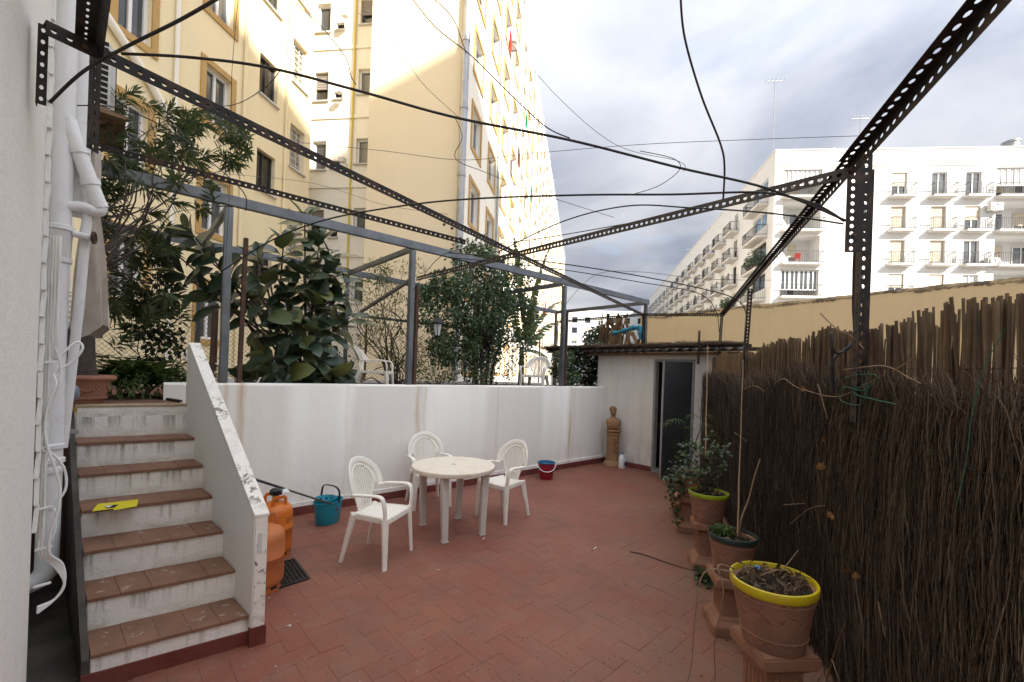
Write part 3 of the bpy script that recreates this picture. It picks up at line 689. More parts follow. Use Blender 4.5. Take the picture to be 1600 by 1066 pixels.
# ================================================================== apartment buildings
class Fac:
    def __init__(s, p, q, n): s.p = V(*p, 0); s.q = V(*q, 0).normalized(); s.n = V(*n, 0).normalized()
    def at(s, a, o, z): return s.p + s.q * a + s.n * o + UP * z
    def M(s, a, o, z, par_):
        P = s.at(a, o, z) - WOFF[par_.name]
        return Matrix(((s.q.x, s.n.x, 0, P.x), (s.q.y, s.n.y, 0, P.y), (0, 0, 1, P.z), (0, 0, 0, 1)))
    def wall(s, name, mat, par_, a0, a1, z0, z1, holes, dep=.28):
        xs = sorted({a0, a1} | {h[0] for h in holes} | {h[1] for h in holes}); zs = sorted({z0, z1} | {h[2] for h in holes} | {h[3] for h in holes})
        idx = {}; m = MB(); vs_, fs = [], []
        def vid(a, z, o):
            kx = (round(a, 4), round(z, 4), o)
            if kx not in idx: idx[kx] = len(vs_); vs_.append(s.at(a, o, z))
            return idx[kx]
        hol = set()
        for h in holes:
            for i in range(xs.index(h[0]), xs.index(h[1])):
                for j in range(zs.index(h[2]), zs.index(h[3])): hol.add((i, j))
        for i in range(len(xs) - 1):
            for j in range(len(zs) - 1):
                if (i, j) not in hol: fs.append((vid(xs[i], zs[j], 0), vid(xs[i + 1], zs[j], 0), vid(xs[i + 1], zs[j + 1], 0), vid(xs[i], zs[j + 1], 0)))
        for h in holes:
            c = [(h[0], h[2]), (h[1], h[2]), (h[1], h[3]), (h[0], h[3])]
            for k in range(4):
                (a, z), (b, w_) = c[k], c[(k + 1) % 4]
                fs.append((vid(a, z, 0), vid(b, w_, 0), vid(b, w_, -dep), vid(a, z, -dep)))
        for k, (a, z, b, w_) in enumerate(((a0, z0, a1, z0), (a1, z0, a1, z1), (a1, z1, a0, z1), (a0, z1, a0, z0))):
            fs.append((vid(a, z, 0), vid(b, w_, 0), vid(b, w_, -dep), vid(a, z, -dep)))
        m.add(vs_, fs); return m.build(name, mat, par_, fix=False)
UNIT = {}
def wunit(w_, h_, style):
    key = (round(w_, 2), round(h_, 2), style)
    if key in UNIT: return UNIT[key]
    pm = {'white': 'pane', 'dark': 'pane_dark', 'block': 'glassblock', 'shut': 'shutter', 'shutg': 'shutter_grey', 'half': 'pane', 'blue': 'pane_blue', 'pale': 'pane_pale', 'halfdark': 'pane_dark', 'thin': 'pane_dark'}[style]
    m = MB(); m.box((w_ / 2, -.19, h_ / 2), (w_, .02, h_)); P = m.mesh('window', MT[pm])
    f = MB(); t = .07 if style not in ('dark', 'thin') else .05; y = -.155
    f.box((w_ / 2, y, t / 2), (w_, .05, t)); f.box((w_ / 2, y, h_ - t / 2), (w_, .05, t)); f.box((t / 2, y, h_ / 2), (t, .05, h_ - 2 * t)); f.box((w_ - t / 2, y, h_ / 2), (t, .05, h_ - 2 * t))
    if style == 'block':
        for i in range(1, int(w_ / .2)): f.box((i * w_ / int(w_ / .2), y - .005, h_ / 2), (.025, .04, h_ - 2 * t))
        for i in range(1, int(h_ / .2)): f.box((w_ / 2, y - .01, i * h_ / int(h_ / .2)), (w_ - 2 * t, .035, .025))
    elif style in ('shut', 'shutg'):
        for i in range(1, int(h_ / .12)): f.box((w_ / 2, y - .012, i * .12), (w_ - 2 * t, .02, .012))
    elif w_ > .7: f.box((w_ / 2, y + .002, h_ / 2), (t * 1.1, .05, h_ - 2 * t))
    fm = {'dark': 'frame_dark', 'thin': 'frame_dark', 'block': 'slab_white', 'shut': 'shutter', 'shutg': 'shutter_grey', 'halfdark': 'frame_dark'}.get(style, 'frame_white')
    F = f.mesh('window_frame', MT[fm]); X = None
    if style in ('half', 'halfdark'):
        x = MB(); x.box((w_ / 2, -.115, h_ * .72), (w_ - .02, .03, h_ * .55))
        for i in range(int(h_ * .55 / .1)): x.box((w_ / 2, -.096, h_ * .46 + i * .1), (w_ - .04, .012, .02))
        X = x.mesh('roller_shutter', MT['shutter' if style == 'half' else 'shutter_grey'])
    UNIT[key] = (P, F, X); return UNIT[key]
SUR = {}
def window(F, par_, a0, a1, z0, z1, style='white', sur=None, sill=True):
    P, f, X = wunit(a1 - a0, z1 - z0, style)
    wo = inst('window', P, par_, F.M(a0, 0, z0, par_)); I = Matrix.Identity(4)
    inst('window_frame', f, wo, I)
    if X: inst('roller_shutter', X, wo, I)
    w_, h_ = a1 - a0, z1 - z0
    if sur:
        key = (round(w_, 2), round(h_, 2), sur)
        if key not in SUR:
            m = MB(); b = .16; y = .02
            m.box((w_ / 2, y, h_ + b / 2), (w_ + 2 * b, .04, b)); m.box((w_ / 2, y, -b / 2), (w_ + 2 * b, .05, b)); m.box((-b / 2, y, h_ / 2), (b, .04, h_)); m.box((w_ + b / 2, y, h_ / 2), (b, .04, h_))
            SUR[key] = m.mesh('window_surround', MT[sur])
        inst('window_surround', SUR[key], wo, I)
    elif sill:
        key = (round(w_, 2), 'sill')
        if key not in SUR:
            m = MB(); m.box((w_ / 2, .03, -.03), (w_ + .12, .10, .05)); SUR[key] = m.mesh('window_sill', MT['slab_white'])
        inst('window_sill', SUR[key], wo, I)
    return wo
BAL = {}
def balcony(F, par_, a0, a1, z, dp=.75, bars=.12, solid=False, name='balcony'):
    w_ = a1 - a0; key = (round(w_, 2), dp, bars)
    if key not in BAL:
        m = MB(); m.box((w_ / 2, dp / 2, -.09), (w_, dp, .18)); m.box((w_ / 2, dp / 2, -.20), (w_ - .25, dp - .2, .04)); s_ = m.mesh('balcony', MT['slab_white'])
        r = MB(); h = .98; t = .04
        r.box((w_ / 2, dp - .04, h), (w_ - .04, t, t)); r.box((w_ / 2, dp - .04, .09), (w_ - .04, .025, .025))
        for x in (.04, w_ - .04): r.box((x, dp / 2, h), (t, dp - .1, t)); r.box((x, dp / 2, .09), (.025, dp - .1, .025))
        n = max(2, int(w_ / bars))
        for i in range(n + 1): r.box((.04 + (w_ - .08) * i / n, dp - .04, h / 2), (.018, .018, h))
        n = max(1, int(dp / bars))
        for i in range(n):
            for x in (.04, w_ - .04): r.box((x, dp * (i + .3) / n, h / 2), (.018, .018, h))
        BAL[key] = (s_, r.mesh('railing', MT['rail']))
    b = inst(name, BAL[key][0], par_, F.M(a0, 0, z, par_)); inst('railing', BAL[key][1], b, Matrix.Identity(4)); return b

# ---------------- pale yellow block on the left (three faces of one building)
SD = (.7961, .60516); BD = (.6393, -.7689)
yb = thing('yellow_apartment_building', 'tall pale yellow apartment building with ochre window surrounds at the left', 'building', (6, 20, 0))
TOP = 24.6
FL = Fac((2.283, 14.742), SD, (.60516, -.7961))
FB = Fac((6.659, 17.077), BD, (-.7689, -.6393)); FK = Fac((6.863, 14.826), BD, (-.7689, -.6393))
pc = FK.at(3.24, 0, 0)
FR = Fac((pc.x, pc.y), SD, (.60516, -.7961))
hl = []; wl = []
def addw(lst, a0, a1, z0, z1, style, sur=None): lst.append((a0, a1, z0, z1, style, sur))
for i in range(-3, 6):
    z = 8.35 + 2.98 * i
    addw(wl, -2.95, -2.2, z + .85 - .1, z + 2.35 - .1, 'white', 'ochre'); addw(wl, -.72, .12, z, z + 1.5, 'white', 'ochre')
    addw(wl, 1.18, 1.98, z + 1.95 - 2.98, z + 3.2 - 2.98, 'dark', None); addw(wl, 2.66, 3.42, z + .35, z + 1.85, 'block', None)
    addw(wl, -5.6, -4.7, z, z + 1.5, 'white', 'ochre')
wl = [h for h in wl if h[2] > .6 and h[3] < TOP - .5]
FL.wall('side_wall', MT['bld_yellow'], yb, -9, 3.75, -.02, TOP, [h[:4] for h in wl])
for h in wl: window(FL, yb, *h)
wb = []
for i in range(-2, 4):
    z = 8.9 + 2.75 * i
    addw(wb, -1.46, -.88, z + .70, z + 1.85, 'halfdark' if i % 2 else 'white'); addw(wb, .38, .88, z + .9, z + 1.9, 'halfdark' if i == 2 else 'white')
    addw(wb, -.62, -.28, z + .75, z + 1.05, 'dark')
wb = [h for h in wb if h[2] > .6]
FB.wall('recess_wall', MT['bld_cream'], yb, -3.0, 2.2, -.02, TOP, [h[:4] for h in wb])
for h in wb: window(FB, yb, *h)
for i in range(-2, 5):
    z = 8.9 + 2.75 * i; m = MB(); m.bar(FB.at(-3, .025, z), FB.at(2.2, .025, z), .05, .10); m.build('string_course', MT['bld_cream'], yb)
FK.wall('blank_end_wall', MT['bld_beige'], yb, -.35, 3.24, -.02, TOP, [])
m = MB(); m.extr([FK.at(-.35, -.001, z) for z in (-.02, TOP)] + [FK.at(-.35, -6, z) for z in (TOP, -.02)], FK.q * .2); m.build('return_wall', MT['bld_beige'], yb)
m = MB(); m.extr([FL.at(3.75, -.001, z) for z in (-.02, TOP)] + [FL.at(3.75, -6, z) for z in (TOP, -.02)], FL.q * -.2); m.build('return_wall', MT['bld_yellow'], yb)
wr = []; NCOL = 24
for k in range(NCOL):
    a = .85 + 2.75 * k
    for i in range(8):
        z = 1.75 + 2.8 * i
        st_ = 'white' if (k * 7 + i * 3) % 5 else 'half'
        addw(wr, a, a + 1.25, z, z + 1.5 if k % 2 == 0 else z + 1.4, st_, 'ochre')
wr = [h for h in wr if h[3] < TOP - .6]
FR.wall('street_wall', MT['bld_cream'], yb, .0, 70, -.02, TOP, [h[:4] for h in wr])
for h in wr: window(FR, yb, *h)
m = MB(); m.extr([FR.at(-.02, .05, TOP - .01), FR.at(70, .05, TOP - .01), FR.at(70, .05, TOP + .12), FR.at(-.02, .05, TOP + .12)], FR.n * -.5); m.build('cornice', MT['bld_cream'], yb)
m = MB(); m.extr([FL.at(-9, -.4, 0), FL.at(2.9, -.4, 0), FL.at(2.9, -12, 0), FL.at(-9, -12, 0)], UP * (TOP - .1)); m.build('core', MT['bld_yellow'], yb)
m = MB(); m.extr([FR.at(.2, -.4, 0), FR.at(70, -.4, 0), FR.at(70, -3.0, 0), FR.at(.2, -3.0, 0)], UP * (TOP - .1)); m.build('core', MT['bld_beige'], yb)
# rainwater pipe on the corner with collars, thinner pipes, gas pipe
m = MB(); m.tube([FK.at(3.20, .13, .0), FK.at(3.20, .13, 23.5)], .13, 14); dp_ = m.build('corner_downpipe', MT['zinc'], yb, smooth=40)
for i in range(10):
    m = MB(); m.tube([FK.at(3.20, .13, 1.5 + 2.35 * i), FK.at(3.20, .13, 1.62 + 2.35 * i)], .148, 14); m.build('pipe_collar', MT['zinc'], dp_, smooth=40)
for a, mt, r in ((.55, 'bld_yellow', .05), (2.35, 'bld_yellow', .035), (-1.6, 'bld_cream', .05)):
    m = MB(); m.tube([FL.at(a, .07, .3), FL.at(a, .07, 23)], r, 8); m.build('drain_pipe', MT[mt], yb, smooth=40)
m = MB(); m.tube(smoothpath([FL.at(-3.3, .10, 9.1), FL.at(-2.2, .10, 8.2), FL.at(-1.6, .10, 7.4)], 3), .085, 10); m.build('drain_pipe', MT['bld_cream'], yb, smooth=40)
m = MB(); m.tube([FB.at(.22, .06, .3), FB.at(.22, .06, 22)], .035, 8); m.build('gas_pipe', MT['gas_yellow'], yb, smooth=40)
for i in range(7):
    m = MB(); m.tube([FR.at(5.3 + 6.1 * i, .10, .2), FR.at(5.3 + 6.1 * i, .10, TOP)], .06, 8); m.build('drain_pipe', MT['zinc'], yb, smooth=40)
for k, (a, z) in enumerate(((-.05, 15.4), (-.15, 12.45), (.05, 9.75))):
    m = MB(); m.bar(FB.at(a, .0, z), FB.at(a, .35, z), .03, .03); m.box(FB.at(a, .40, z), (.20, .22, .16), .6); m.build('floodlight', MT['ac'], yb)
# clothes lines and air conditioners on the street side are things of their own
def acunit(F, a, z, label, s_=1.0, group=None):
    P = F.at(a, 0, z); o = thing('air_conditioner', label, 'air conditioner', P, group=group); rz = math.atan2(F.q.y, F.q.x)
    m = MB(); M3 = Matrix.Rotation(rz, 3, 'Z'); c = F.at(a, .24 * s_, z + .3 * s_)
    m.box(c, (.8 * s_, .30 * s_, .55 * s_), M=M3); m.build('casing', MT['ac'], o, bevel=.015)
    m = MB(); cc = F.at(a - .1 * s_, .395 * s_, z + .3 * s_)
    pr = []
    for r, y in ((.21, 0), (.21, .02), (.19, .02), (.19, 0)): pr.append((r * s_, y * s_))
    ring = []
    for r, y in pr:
        for k in range(18):
            g_ = 2 * PI * k / 18; ring.append(cc + F.q * (r * math.cos(g_)) + UP * (r * math.sin(g_)) + F.n * y)
    m.add(ring, [(i * 18 + k, i * 18 + (k + 1) % 18, ((i + 1) % 4) * 18 + (k + 1) % 18, ((i + 1) % 4) * 18 + k) for i in range(4) for k in range(18)]); m.build('fan_ring', MT['frame_dark'], o)
    for sgn in (-1, 1):
        m = MB(); m.bar(F.at(a + sgn * .3 * s_, .0, z - .0), F.at(a + sgn * .3 * s_, .42 * s_, z - .0), .03, .03); m.build('bracket', MT['galv'], o)
    return o
acunit(FR, 7.2, 18.6, 'white air conditioner high on the sunlit street side of the yellow building')
def cloth(F, a, o_, z, w_, h_, mat, label):
    m = MB(); n = 8; vs_, fs = [], []
    for i in range(n + 1):
        for j in range(5):
            x = w_ * (i / n - .5) * (1 - .12 * j / 4); dz = -h_ * j / 4 + .04 * math.sin(i * 1.9) * (j / 4); off = .05 * math.sin(i * 1.6 + j * .5)
            vs_.append(F.at(a + x, o_ + off, z + dz)); vs_.append(F.at(a + x, o_ + off - .012, z + dz))
    for i in range(n):
        for j in range(4):
            A = (i * 5 + j) * 2; B = A + 10
            fs += [(A, B, B + 2, A + 2), (A + 1, A + 3, B + 3, B + 1)]
    m.add(vs_, fs); tag(m.build('hanging_laundry', mat, smooth=60), label, 'laundry')
cloth(FR, 5.6, .4, 18.0, .4, .8, MT['red_cloth'], 'red cloth hung out high on the yellow building')
cloth(FR, 8.6, .5, 14.0, .7, .9, MT['dark_cloth'], 'maroon cloth hung out on the yellow building')
cloth(FR, 11.5, .4, 17.6, .4, .7, MT['green_cloth'], 'green cloth on the upper clothes line of the yellow building')
cloth(FR, 14.2, .5, 14.3, .7, .9, MT['green_cloth'], 'wider green cloth on the lower clothes line of the yellow building')
cloth(FR, 24, .8, 8.2, .8, 1.2, MT['red_cloth'], 'red cloth low on the far end of the yellow building')

# ---------------- white block on the right
wbld = thing('white_apartment_building', 'long white apartment building with rows of black railed balconies', 'building', (48, 12, 0))
QW = (.6592, -.7519)
FW_ = Fac((42.533, 11.743), QW, (-.7519, -.6592)); FS = Fac((FW_.at(-.4, 0, 0).x, FW_.at(-.4, 0, 0).y), SD, (-.60516, .7961))
WT = 22.1
zs_ = [18.0, 15.1, 12.2, 9.3, 6.4]
hw = []; deep = []
cols = [(9.15, 10.35), (12.3, 13.5), (14.95, 16.15)]
styles = {(0, 0): 'half', (0, 1): 'white', (0, 2): 'white', (1, 0): 'shut', (1, 1): 'shut', (1, 2): 'half', (2, 0): 'shut', (2, 1): 'shut', (2, 2): 'white', (3, 0): 'half', (3, 1): 'half', (3, 2): 'pale'}
for r_, z in enumerate(zs_):
    for c_, (a0, a1) in enumerate(cols): addw(hw, a0, a1, z + .02, z + 2.1, styles.get((r_, c_), 'white'))
    addw(hw, 6.9, 7.7, z + 1.45, z + 2.1, 'white')
    deep.append((.35, 3.5, z, z + 2.45)); deep.append((17.3, 22.4, z, z + 2.45))
    addw(hw, 24.5, 25.7, z + .02, z + 2.1, 'shut'); addw(hw, 28, 29.2, z + .02, z + 2.1, 'white')
FW_.wall('front_wall', MT['bld_white'], wbld, -.4, 34, -.02, WT, [h[:4] for h in hw] + deep)
for h in hw: window(FW_, wbld, *h, sill=False)
for r_, z in enumerate(zs_):
    for a0, a1 in cols: balcony(FW_, wbld, a0 - .25, a1 + .45, z, .62, .13)
    for a0, a1 in ((24.3, 26.0), (27.8, 29.5)): balcony(FW_, wbld, a0, a1, z, .62, .13)
    # recessed galleries: ceiling, back, side walls, slab and railing
    for a0, a1 in ((.35, 3.5), (17.3, 22.4)):
        m = MB(); m.extr([FW_.at(a0, -1.6, z - .0), FW_.at(a1, -1.6, z), FW_.at(a1, -1.6, z + 2.45), FW_.at(a0, -1.6, z + 2.45)], FW_.n * -.1)
        m.extr([FW_.at(a0, -.281, z), FW_.at(a0, -1.599, z), FW_.at(a0, -1.599, z + 2.45), FW_.at(a0, -.281, z + 2.45)], FW_.q * -.1); m.extr([FW_.at(a1, -.281, z), FW_.at(a1, -1.599, z), FW_.at(a1, -1.599, z + 2.45), FW_.at(a1, -.281, z + 2.45)], FW_.q * .1)
        m.extr([FW_.at(a0, -.281, z), FW_.at(a1, -.281, z), FW_.at(a1, -1.599, z), FW_.at(a0, -1.599, z)], UP * -.1); m.extr([FW_.at(a0, -.281, z + 2.45), FW_.at(a1, -.281, z + 2.45), FW_.at(a1, -1.599, z + 2.45), FW_.at(a0, -1.599, z + 2.45)], UP * .1)
        gal = m.build('gallery', MT['bld_white'], wbld)
        Fg = Fac(FW_.at(0, -1.38, 0)[:2], QW, (-.7519, -.6592))
        for k in range(2 if a0 > 5 else 1): window(Fg, wbld, a0 + .6 + k * 2.2, a0 + 2.0 + k * 2.2, z + .05, z + 2.05, 'white' if (r_ + k) % 2 else 'half', sill=False)
        balcony(FW_, wbld, a0 - .1, a1 + .1, z, .55, .14)
    # glazed upper right gallery
for z in (18.0,):
    for k in range(5): window(FW_, wbld, 17.35 + k * 1.0, 18.3 + k * 1.0, z + .95, z + 2.4, 'pale', sill=False)
for k in range(4): window(FW_, wbld, .42 + k * .77, 1.16 + k * .77, 9.3 + .6, 9.3 + 2.35, 'white', sill=False)
for k in range(4): window(FW_, wbld, .42 + k * .77, 1.16 + k * .77, 18.0 + 1.1, 18.0 + 2.4, 'pale', sill=False)
for z, o_ in ((20.72, .06), (11.72, .05)):
    m = MB(); m.bar(FW_.at(-.45, o_ / 2, z), FW_.at(34, o_ / 2, z), o_, .12); m.build('string_course', MT['bld_white'], wbld)
m = MB(); m.extr([FW_.at(-.4, -.35, 0), FW_.at(34, -.35, 0), FW_.at(34, -.36, 0), FW_.at(-.4, -.36, 0)], UP * .1)
m = MB(); m.extr([FS.at(.3, -.4, 0), FS.at(90, -.4, 0), FS.at(90, -9, 0), FS.at(2.2, -9, 0), FS.at(2.2, -2.5, 0)], UP * (WT - .15)); m.build('core', MT['bld_white'], wbld)
m = MB(); m.extr([FW_.at(4.2, -1.8, 0), FW_.at(34, -1.8, 0), FW_.at(34, -9, 0), FW_.at(4.2, -9, 0)], UP * (WT - .2)); m.build('core', MT['bld_white'], wbld)
# long side
hs_ = []; zsd = [18.0, 15.1, 12.2, 9.3, 6.4]
pos_b = [8.6 + 4.3 * k for k in range(18)]
for z in zsd:
    for k, a in enumerate(pos_b):
        addw(hs_, a + .5, a + 1.6, z + .02, z + 2.1, ['thin', 'half', 'white', 'halfdark'][(k * 3 + int(z)) % 4])
        addw(hs_, a + 2.9, a + 3.5, z + 1.1, z + 1.9, 'thin')
    addw(hs_, 1.4, 4.6, z + 1.0, z + 2.4, 'blue' if z in (18.0, 15.1) else 'thin'); addw(hs_, 6.6, 7.1, z + 1.2, z + 1.9, 'thin')
FS.wall('side_wall', MT['bld_white'], wbld, .0, 90, -.02, WT, [h[:4] for h in hs_])
for h in hs_: window(FS, wbld, *h, sill=False)
for z in zsd:
    for k, a in enumerate(pos_b): balcony(FS, wbld, a, a + 2.4, z, .95, .16 if k < 8 else .3)
    balcony(FS, wbld, 1.2, 4.9, z, .95, .14)
m = MB(); m.extr([FS.at(-.05, .06, WT), FS.at(90, .06, WT), FS.at(90, .06, WT + .12), FS.at(-.05, .06, WT + .12)], FS.n * -.5); m.build('cornice', MT['bld_white'], wbld)
m = MB(); m.extr([FW_.at(-.45, .06, WT + .001), FW_.at(34, .06, WT + .001), FW_.at(34, .06, WT + .11), FW_.at(-.45, .06, WT + .11)], FW_.n * -.5); m.build('cornice', MT['bld_white'], wbld)
# roof hut, chimney
m = MB(); c = FW_.at(5.6, -3, 0); m.extr([FW_.at(4.3, -2, WT), FW_.at(6.9, -2, WT), FW_.at(6.9, -2, WT + .7), FW_.at(5.6, -2, WT + 1.25), FW_.at(4.3, -2, WT + .7)], FW_.n * -3); m.build('roof_hut', MT['bld_white'], wbld)
m = MB(); m.extr([FW_.at(18.9, -1, WT), FW_.at(20.6, -1, WT), FW_.at(20.6, -1, WT + .6), FW_.at(18.9, -1, WT + .6)], FW_.n * -1); m.build('chimney_base', MT['bld_white'], wbld)
m = MB(); p = FW_.at(19.7, -1.5, WT + .6); m.lathe([(.55, 0), (.55, .5), (.62, .52), (.62, .66), (.2, .8)], 14, p); m.build('chimney_cowl', MT['zinc'], wbld, smooth=40)
for z, a, lb in ((17.0, 17.0, 'white air conditioner beside the glazed top gallery of the white building'), (12.4, 16.9, 'white air conditioner on the lower front wall of the white building')):
    acunit(FW_, a, z - .35, lb, 1.2)
# plants, furniture on the balconies
def leafcloud(m, clumps, size, asp=.5, droop=.3, fold=.25, seed=1, up=.4):
    r = np.random.default_rng(seed)
    for c, rad, n in clumps:
        rad = np.array(rad if isinstance(rad, (tuple, list)) else (rad,) * 3)
        u = r.normal(size=(n, 3)); u /= np.linalg.norm(u, axis=1)[:, None]; rr = r.random(n) ** .5
        P = np.array(c) + u * rr[:, None] * rad
        d = r.normal(size=(n, 3)) + u * .8; d[:, 2] -= droop; d /= np.linalg.norm(d, axis=1)[:, None]
        nn = r.normal(size=(n, 3)); nn[:, 2] += up * 2; s_ = np.cross(d, nn); s_ /= np.linalg.norm(s_, axis=1)[:, None] + 1e-9; nn = np.cross(s_, d)
        L = size * r.uniform(.65, 1.3, n)
        a = P; b = P + d * L[:, None]; mid = P + d * (L * .5)[:, None] - nn * (L * fold * .3)[:, None]
        l = mid + s_ * (L * asp * .5)[:, None] + nn * (L * fold * .4)[:, None]; q = mid - s_ * (L * asp * .5)[:, None] + nn * (L * fold * .4)[:, None]
        b = b - np.array((0, 0, 1.0)) * (L * fold * .5)[:, None]
        V4 = np.stack([a, l, b, q], 1).reshape(-1, 3); o = len(m.v)
        m.v += [tuple(x) for x in V4.tolist()]
        for i in range(n):
            k = o + 4 * i; m.f.append((k, k + 1, k + 2)); m.f.append((k, k + 2, k + 3))
    return m
def bplant(F, a, o_, z, h, label, seed):
    P = F.at(a, o_, z); o = thing('balcony_plant', label, 'plant', P)
    m = MB(); m.lathe([(.16, 0), (.22, .3), (.24, .32), (.2, .32), (.0, .30)], 10, P); m.build('pot', MT['terra'], o, smooth=40)
    m = MB(); leafcloud(m, [((P.x, P.y, P.z + .3 + h * .5), (.55 * h, .55 * h, .5 * h), int(260 * h))], .22, .5, seed=seed); m.build('foliage', MT['leaf_ficus'], o, fix=False)
bplant(FS, 2.0, .6, 12.2, 1.5, 'bushy green plant spilling over the corner balcony of the white building', 1)
bplant(FS, 3.4, .6, 12.2, 1.1, 'smaller green plant beside the bushy one on the corner balcony', 2)
bplant(FS, 9.5, .7, 9.3, 1.3, 'tall green plant on a lower side balcony of the white building', 3)
bplant(FS, 18.6, .7, 9.3, 1.6, 'leafy green plant on a farther low side balcony of the white building', 4)
for k, z in enumerate((15.1, 12.2)):
    P = FW_.at(1.6, .1, z); o = thing('balcony_chair', ['small dark chair on the middle gallery of the white building', 'red chair on the lower gallery of the white building'][k], 'chair', P)
    mt = MT[['frame_dark', 'red_cloth'][k]]
    for lx, ly in ((-.2, -.2), (.2, -.2), (-.2, .2), (.2, .2)):
        m = MB(); m.bar(P + V(lx, ly, 0), P + V(lx * .9, ly * .9, .44), .04, .04); m.build('leg', mt, o)
    m = MB(); m.box(P + V(0, 0, .46), (.45, .45, .04)); m.build('seat', mt, o); m = MB(); m.box(P + V(.2, 0, .7), (.04, .45, .45)); m.build('backrest', mt, o)
# antennas on the roofs
def antenna(P, h, label, arms=4):
    o = thing('antenna', label, 'antenna', P)
    m = MB(); m.tube([P, P + UP * h], .035, 6); m.build('mast', MT['zinc'], o)
    m = MB(); b0 = P + UP * (h - .15); m.tube([b0 - V(.5, -.6, 0), b0 + V(.5, -.6, 0)], .022, 5); bo = m.build('boom', MT['zinc'], o)
    for i in range(arms):
        c = b0 + V(.5, -.6, 0) * (i / (arms - 1) * 2 - 1); m = MB(); m.tube([c - V(.35, .3, .0), c + V(.35, .3, .05)], .018, 5); m.build('element', MT['zinc'], bo)
antenna(FW_.at(1.2, -4, WT), 9.0, 'tall thin rooftop antenna mast above the corner of the white building', 5)
antenna(FW_.at(8.4, -3, WT), 4.6, 'shorter rooftop antenna right of the tall mast', 6)
antenna(FS.at(26, -3, WT), 4.6, 'thin antenna mast on the receding roof of the white building, nearer one')
antenna(FS.at(44, -3, WT), 4.2, 'thin antenna mast on the receding roof of the white building, farther one')

# ---------------- far white block closing the courtyard
fb = thing('far_apartment_building', 'distant white apartment building closing the end of the courtyard', 'building', at(930, 586, 118))
c0 = at(820, 583, 122); FF = Fac((c0.x, c0.y), tuple((RT * .99 - FW * .11)[:2]), tuple((-FW * .99 - RT * .11)[:2]))
hf = []
for i in range(6):
    for k in range(12):
        addw(hf, 2 + 3.6 * k, 3.5 + 3.6 * k, 2.0 + 2.9 * i, 3.6 + 2.9 * i, 'thin' if (i * 5 + k * 3) % 4 else 'half')
FF.wall('front_wall', MT['bld_white'], fb, 0, 46, -.02, 20, [h[:4] for h in hf])
for h in hf: window(FF, fb, *h, sill=False)
m = MB(); m.extr([FF.at(0, -.4, 0), FF.at(46, -.4, 0), FF.at(46, -10, 0), FF.at(0, -10, 0)], UP * 19.9); m.build('core', MT['bld_white'], fb)
# ================================================================== black angle iron pergola
def flange(m, p0, p1, wdir, w_, pitch=.042, hl=.012, hw=.0075, th=.003, rows=1, off=0.0):
    p0, p1 = Vector(p0), Vector(p1); t = (p1 - p0); L = t.length; t.normalize()
    wdir = Vector(wdir); wdir = (wdir - t * wdir.dot(t)).normalized(); n = t.cross(wdir) * th
    nc = max(1, int(L / pitch)); pc_ = L / nc
    oct_ = [(math.cos(PI / 4 * k + PI / 8), math.sin(PI / 4 * k + PI / 8)) for k in range(8)]
    for i in range(nc):
        for r in range(rows):
            wa, wb_ = w_ * r / rows, w_ * (r + 1) / rows
            c = p0 + t * (pc_ * (i + .5)) + wdir * ((wa + wb_) / 2)
            ha, hb = pc_ / 2, (wb_ - wa) / 2
            outer = [(ha, hb * .4), (ha * .4, hb), (-ha * .4, hb), (-ha, hb * .4), (-ha, -hb * .4), (-ha * .4, -hb), (ha * .4, -hb), (ha, -hb * .4)]
            cn = [(ha, hb), (-ha, hb), (-ha, -hb), (ha, -hb)]
            P = [c + t * a + wdir * b for a, b in outer] + [c + t * (hl * a) + wdir * (hw * b) for a, b in oct_] + [c + t * a + wdir * b for a, b in cn]
            # order inner octagon to face the outer points
            fs = []
            for k in range(8): fs.append((k, (k + 1) % 8, 8 + (k + 1) % 8, 8 + k))
            fs += [(0, 16, 1), (2, 17, 3), (4, 18, 5), (6, 19, 7)]
            m.add(P, fs); m.add([x + n for x in P], [f[::-1] for f in fs])
            m.add([P[8 + k] for k in range(8)] + [P[8 + k] + n for k in range(8)], [(k, (k + 1) % 8, 8 + (k + 1) % 8, 8 + k) for k in range(8)])
    a, b = p0, p1
    for e in (0.0, w_):
        m.add([a + wdir * e, b + wdir * e, b + wdir * e + n, a + wdir * e + n], [(0, 1, 2, 3)])
def angle(name, p0, p1, d1, d2, par_, w_=.055, mat=None, pitch=.042, hl=.012, hw=.008):
    m = MB(); flange(m, p0, p1, d1, w_, pitch, hl, hw); flange(m, p0, p1, d2, w_, pitch, hl, hw)
    return m.build(name, mat or MT['iron'], par_, fix=False)
pg = thing('pergola_frame', 'black perforated angle iron pergola frame spanning over the patio', 'pergola', (2.9, 2.0, 0))
J0 = V(-.20, 2.36, 2.99); J1 = V(2.06, 3.05, 3.0); J2 = V(7.32, 4.22, 2.955)
RB0 = V(.62, -.74, 3.0); RP = V(2.72, .42, 2.885); RB1 = V(7.32, 2.77, 2.845)
angle('beam', J0, J2, (0, 0, -1), (-.26, .96, 0), pg, .052, hl=.009, hw=.009)
angle('beam', V(-.1, 4.0, 3.18), J1 + V(.25, .07, -.07), (0, 0, -1), (.3, .95, 0), pg, .042, hl=.008, hw=.008)
angle('beam', RB0, RP, (0, 0, -1), (-.49, .87, 0), pg, .07, pitch=.05, hl=.016, hw=.009)
angle('beam', RP, RB1, (0, 0, -1), (-.46, .88, 0), pg, .055, pitch=.05, hl=.014, hw=.009)
angle('beam', V(2.99, 5.12, 3.0), RP + V(.02, 0, -.02), (0, 0, -1), (1, 0, 0), pg, .055, MT['iron_grey'], hl=.012, hw=.012)
angle('beam', J2, RB1, (0, 0, -1), (-1, 0, 0), pg, .045)
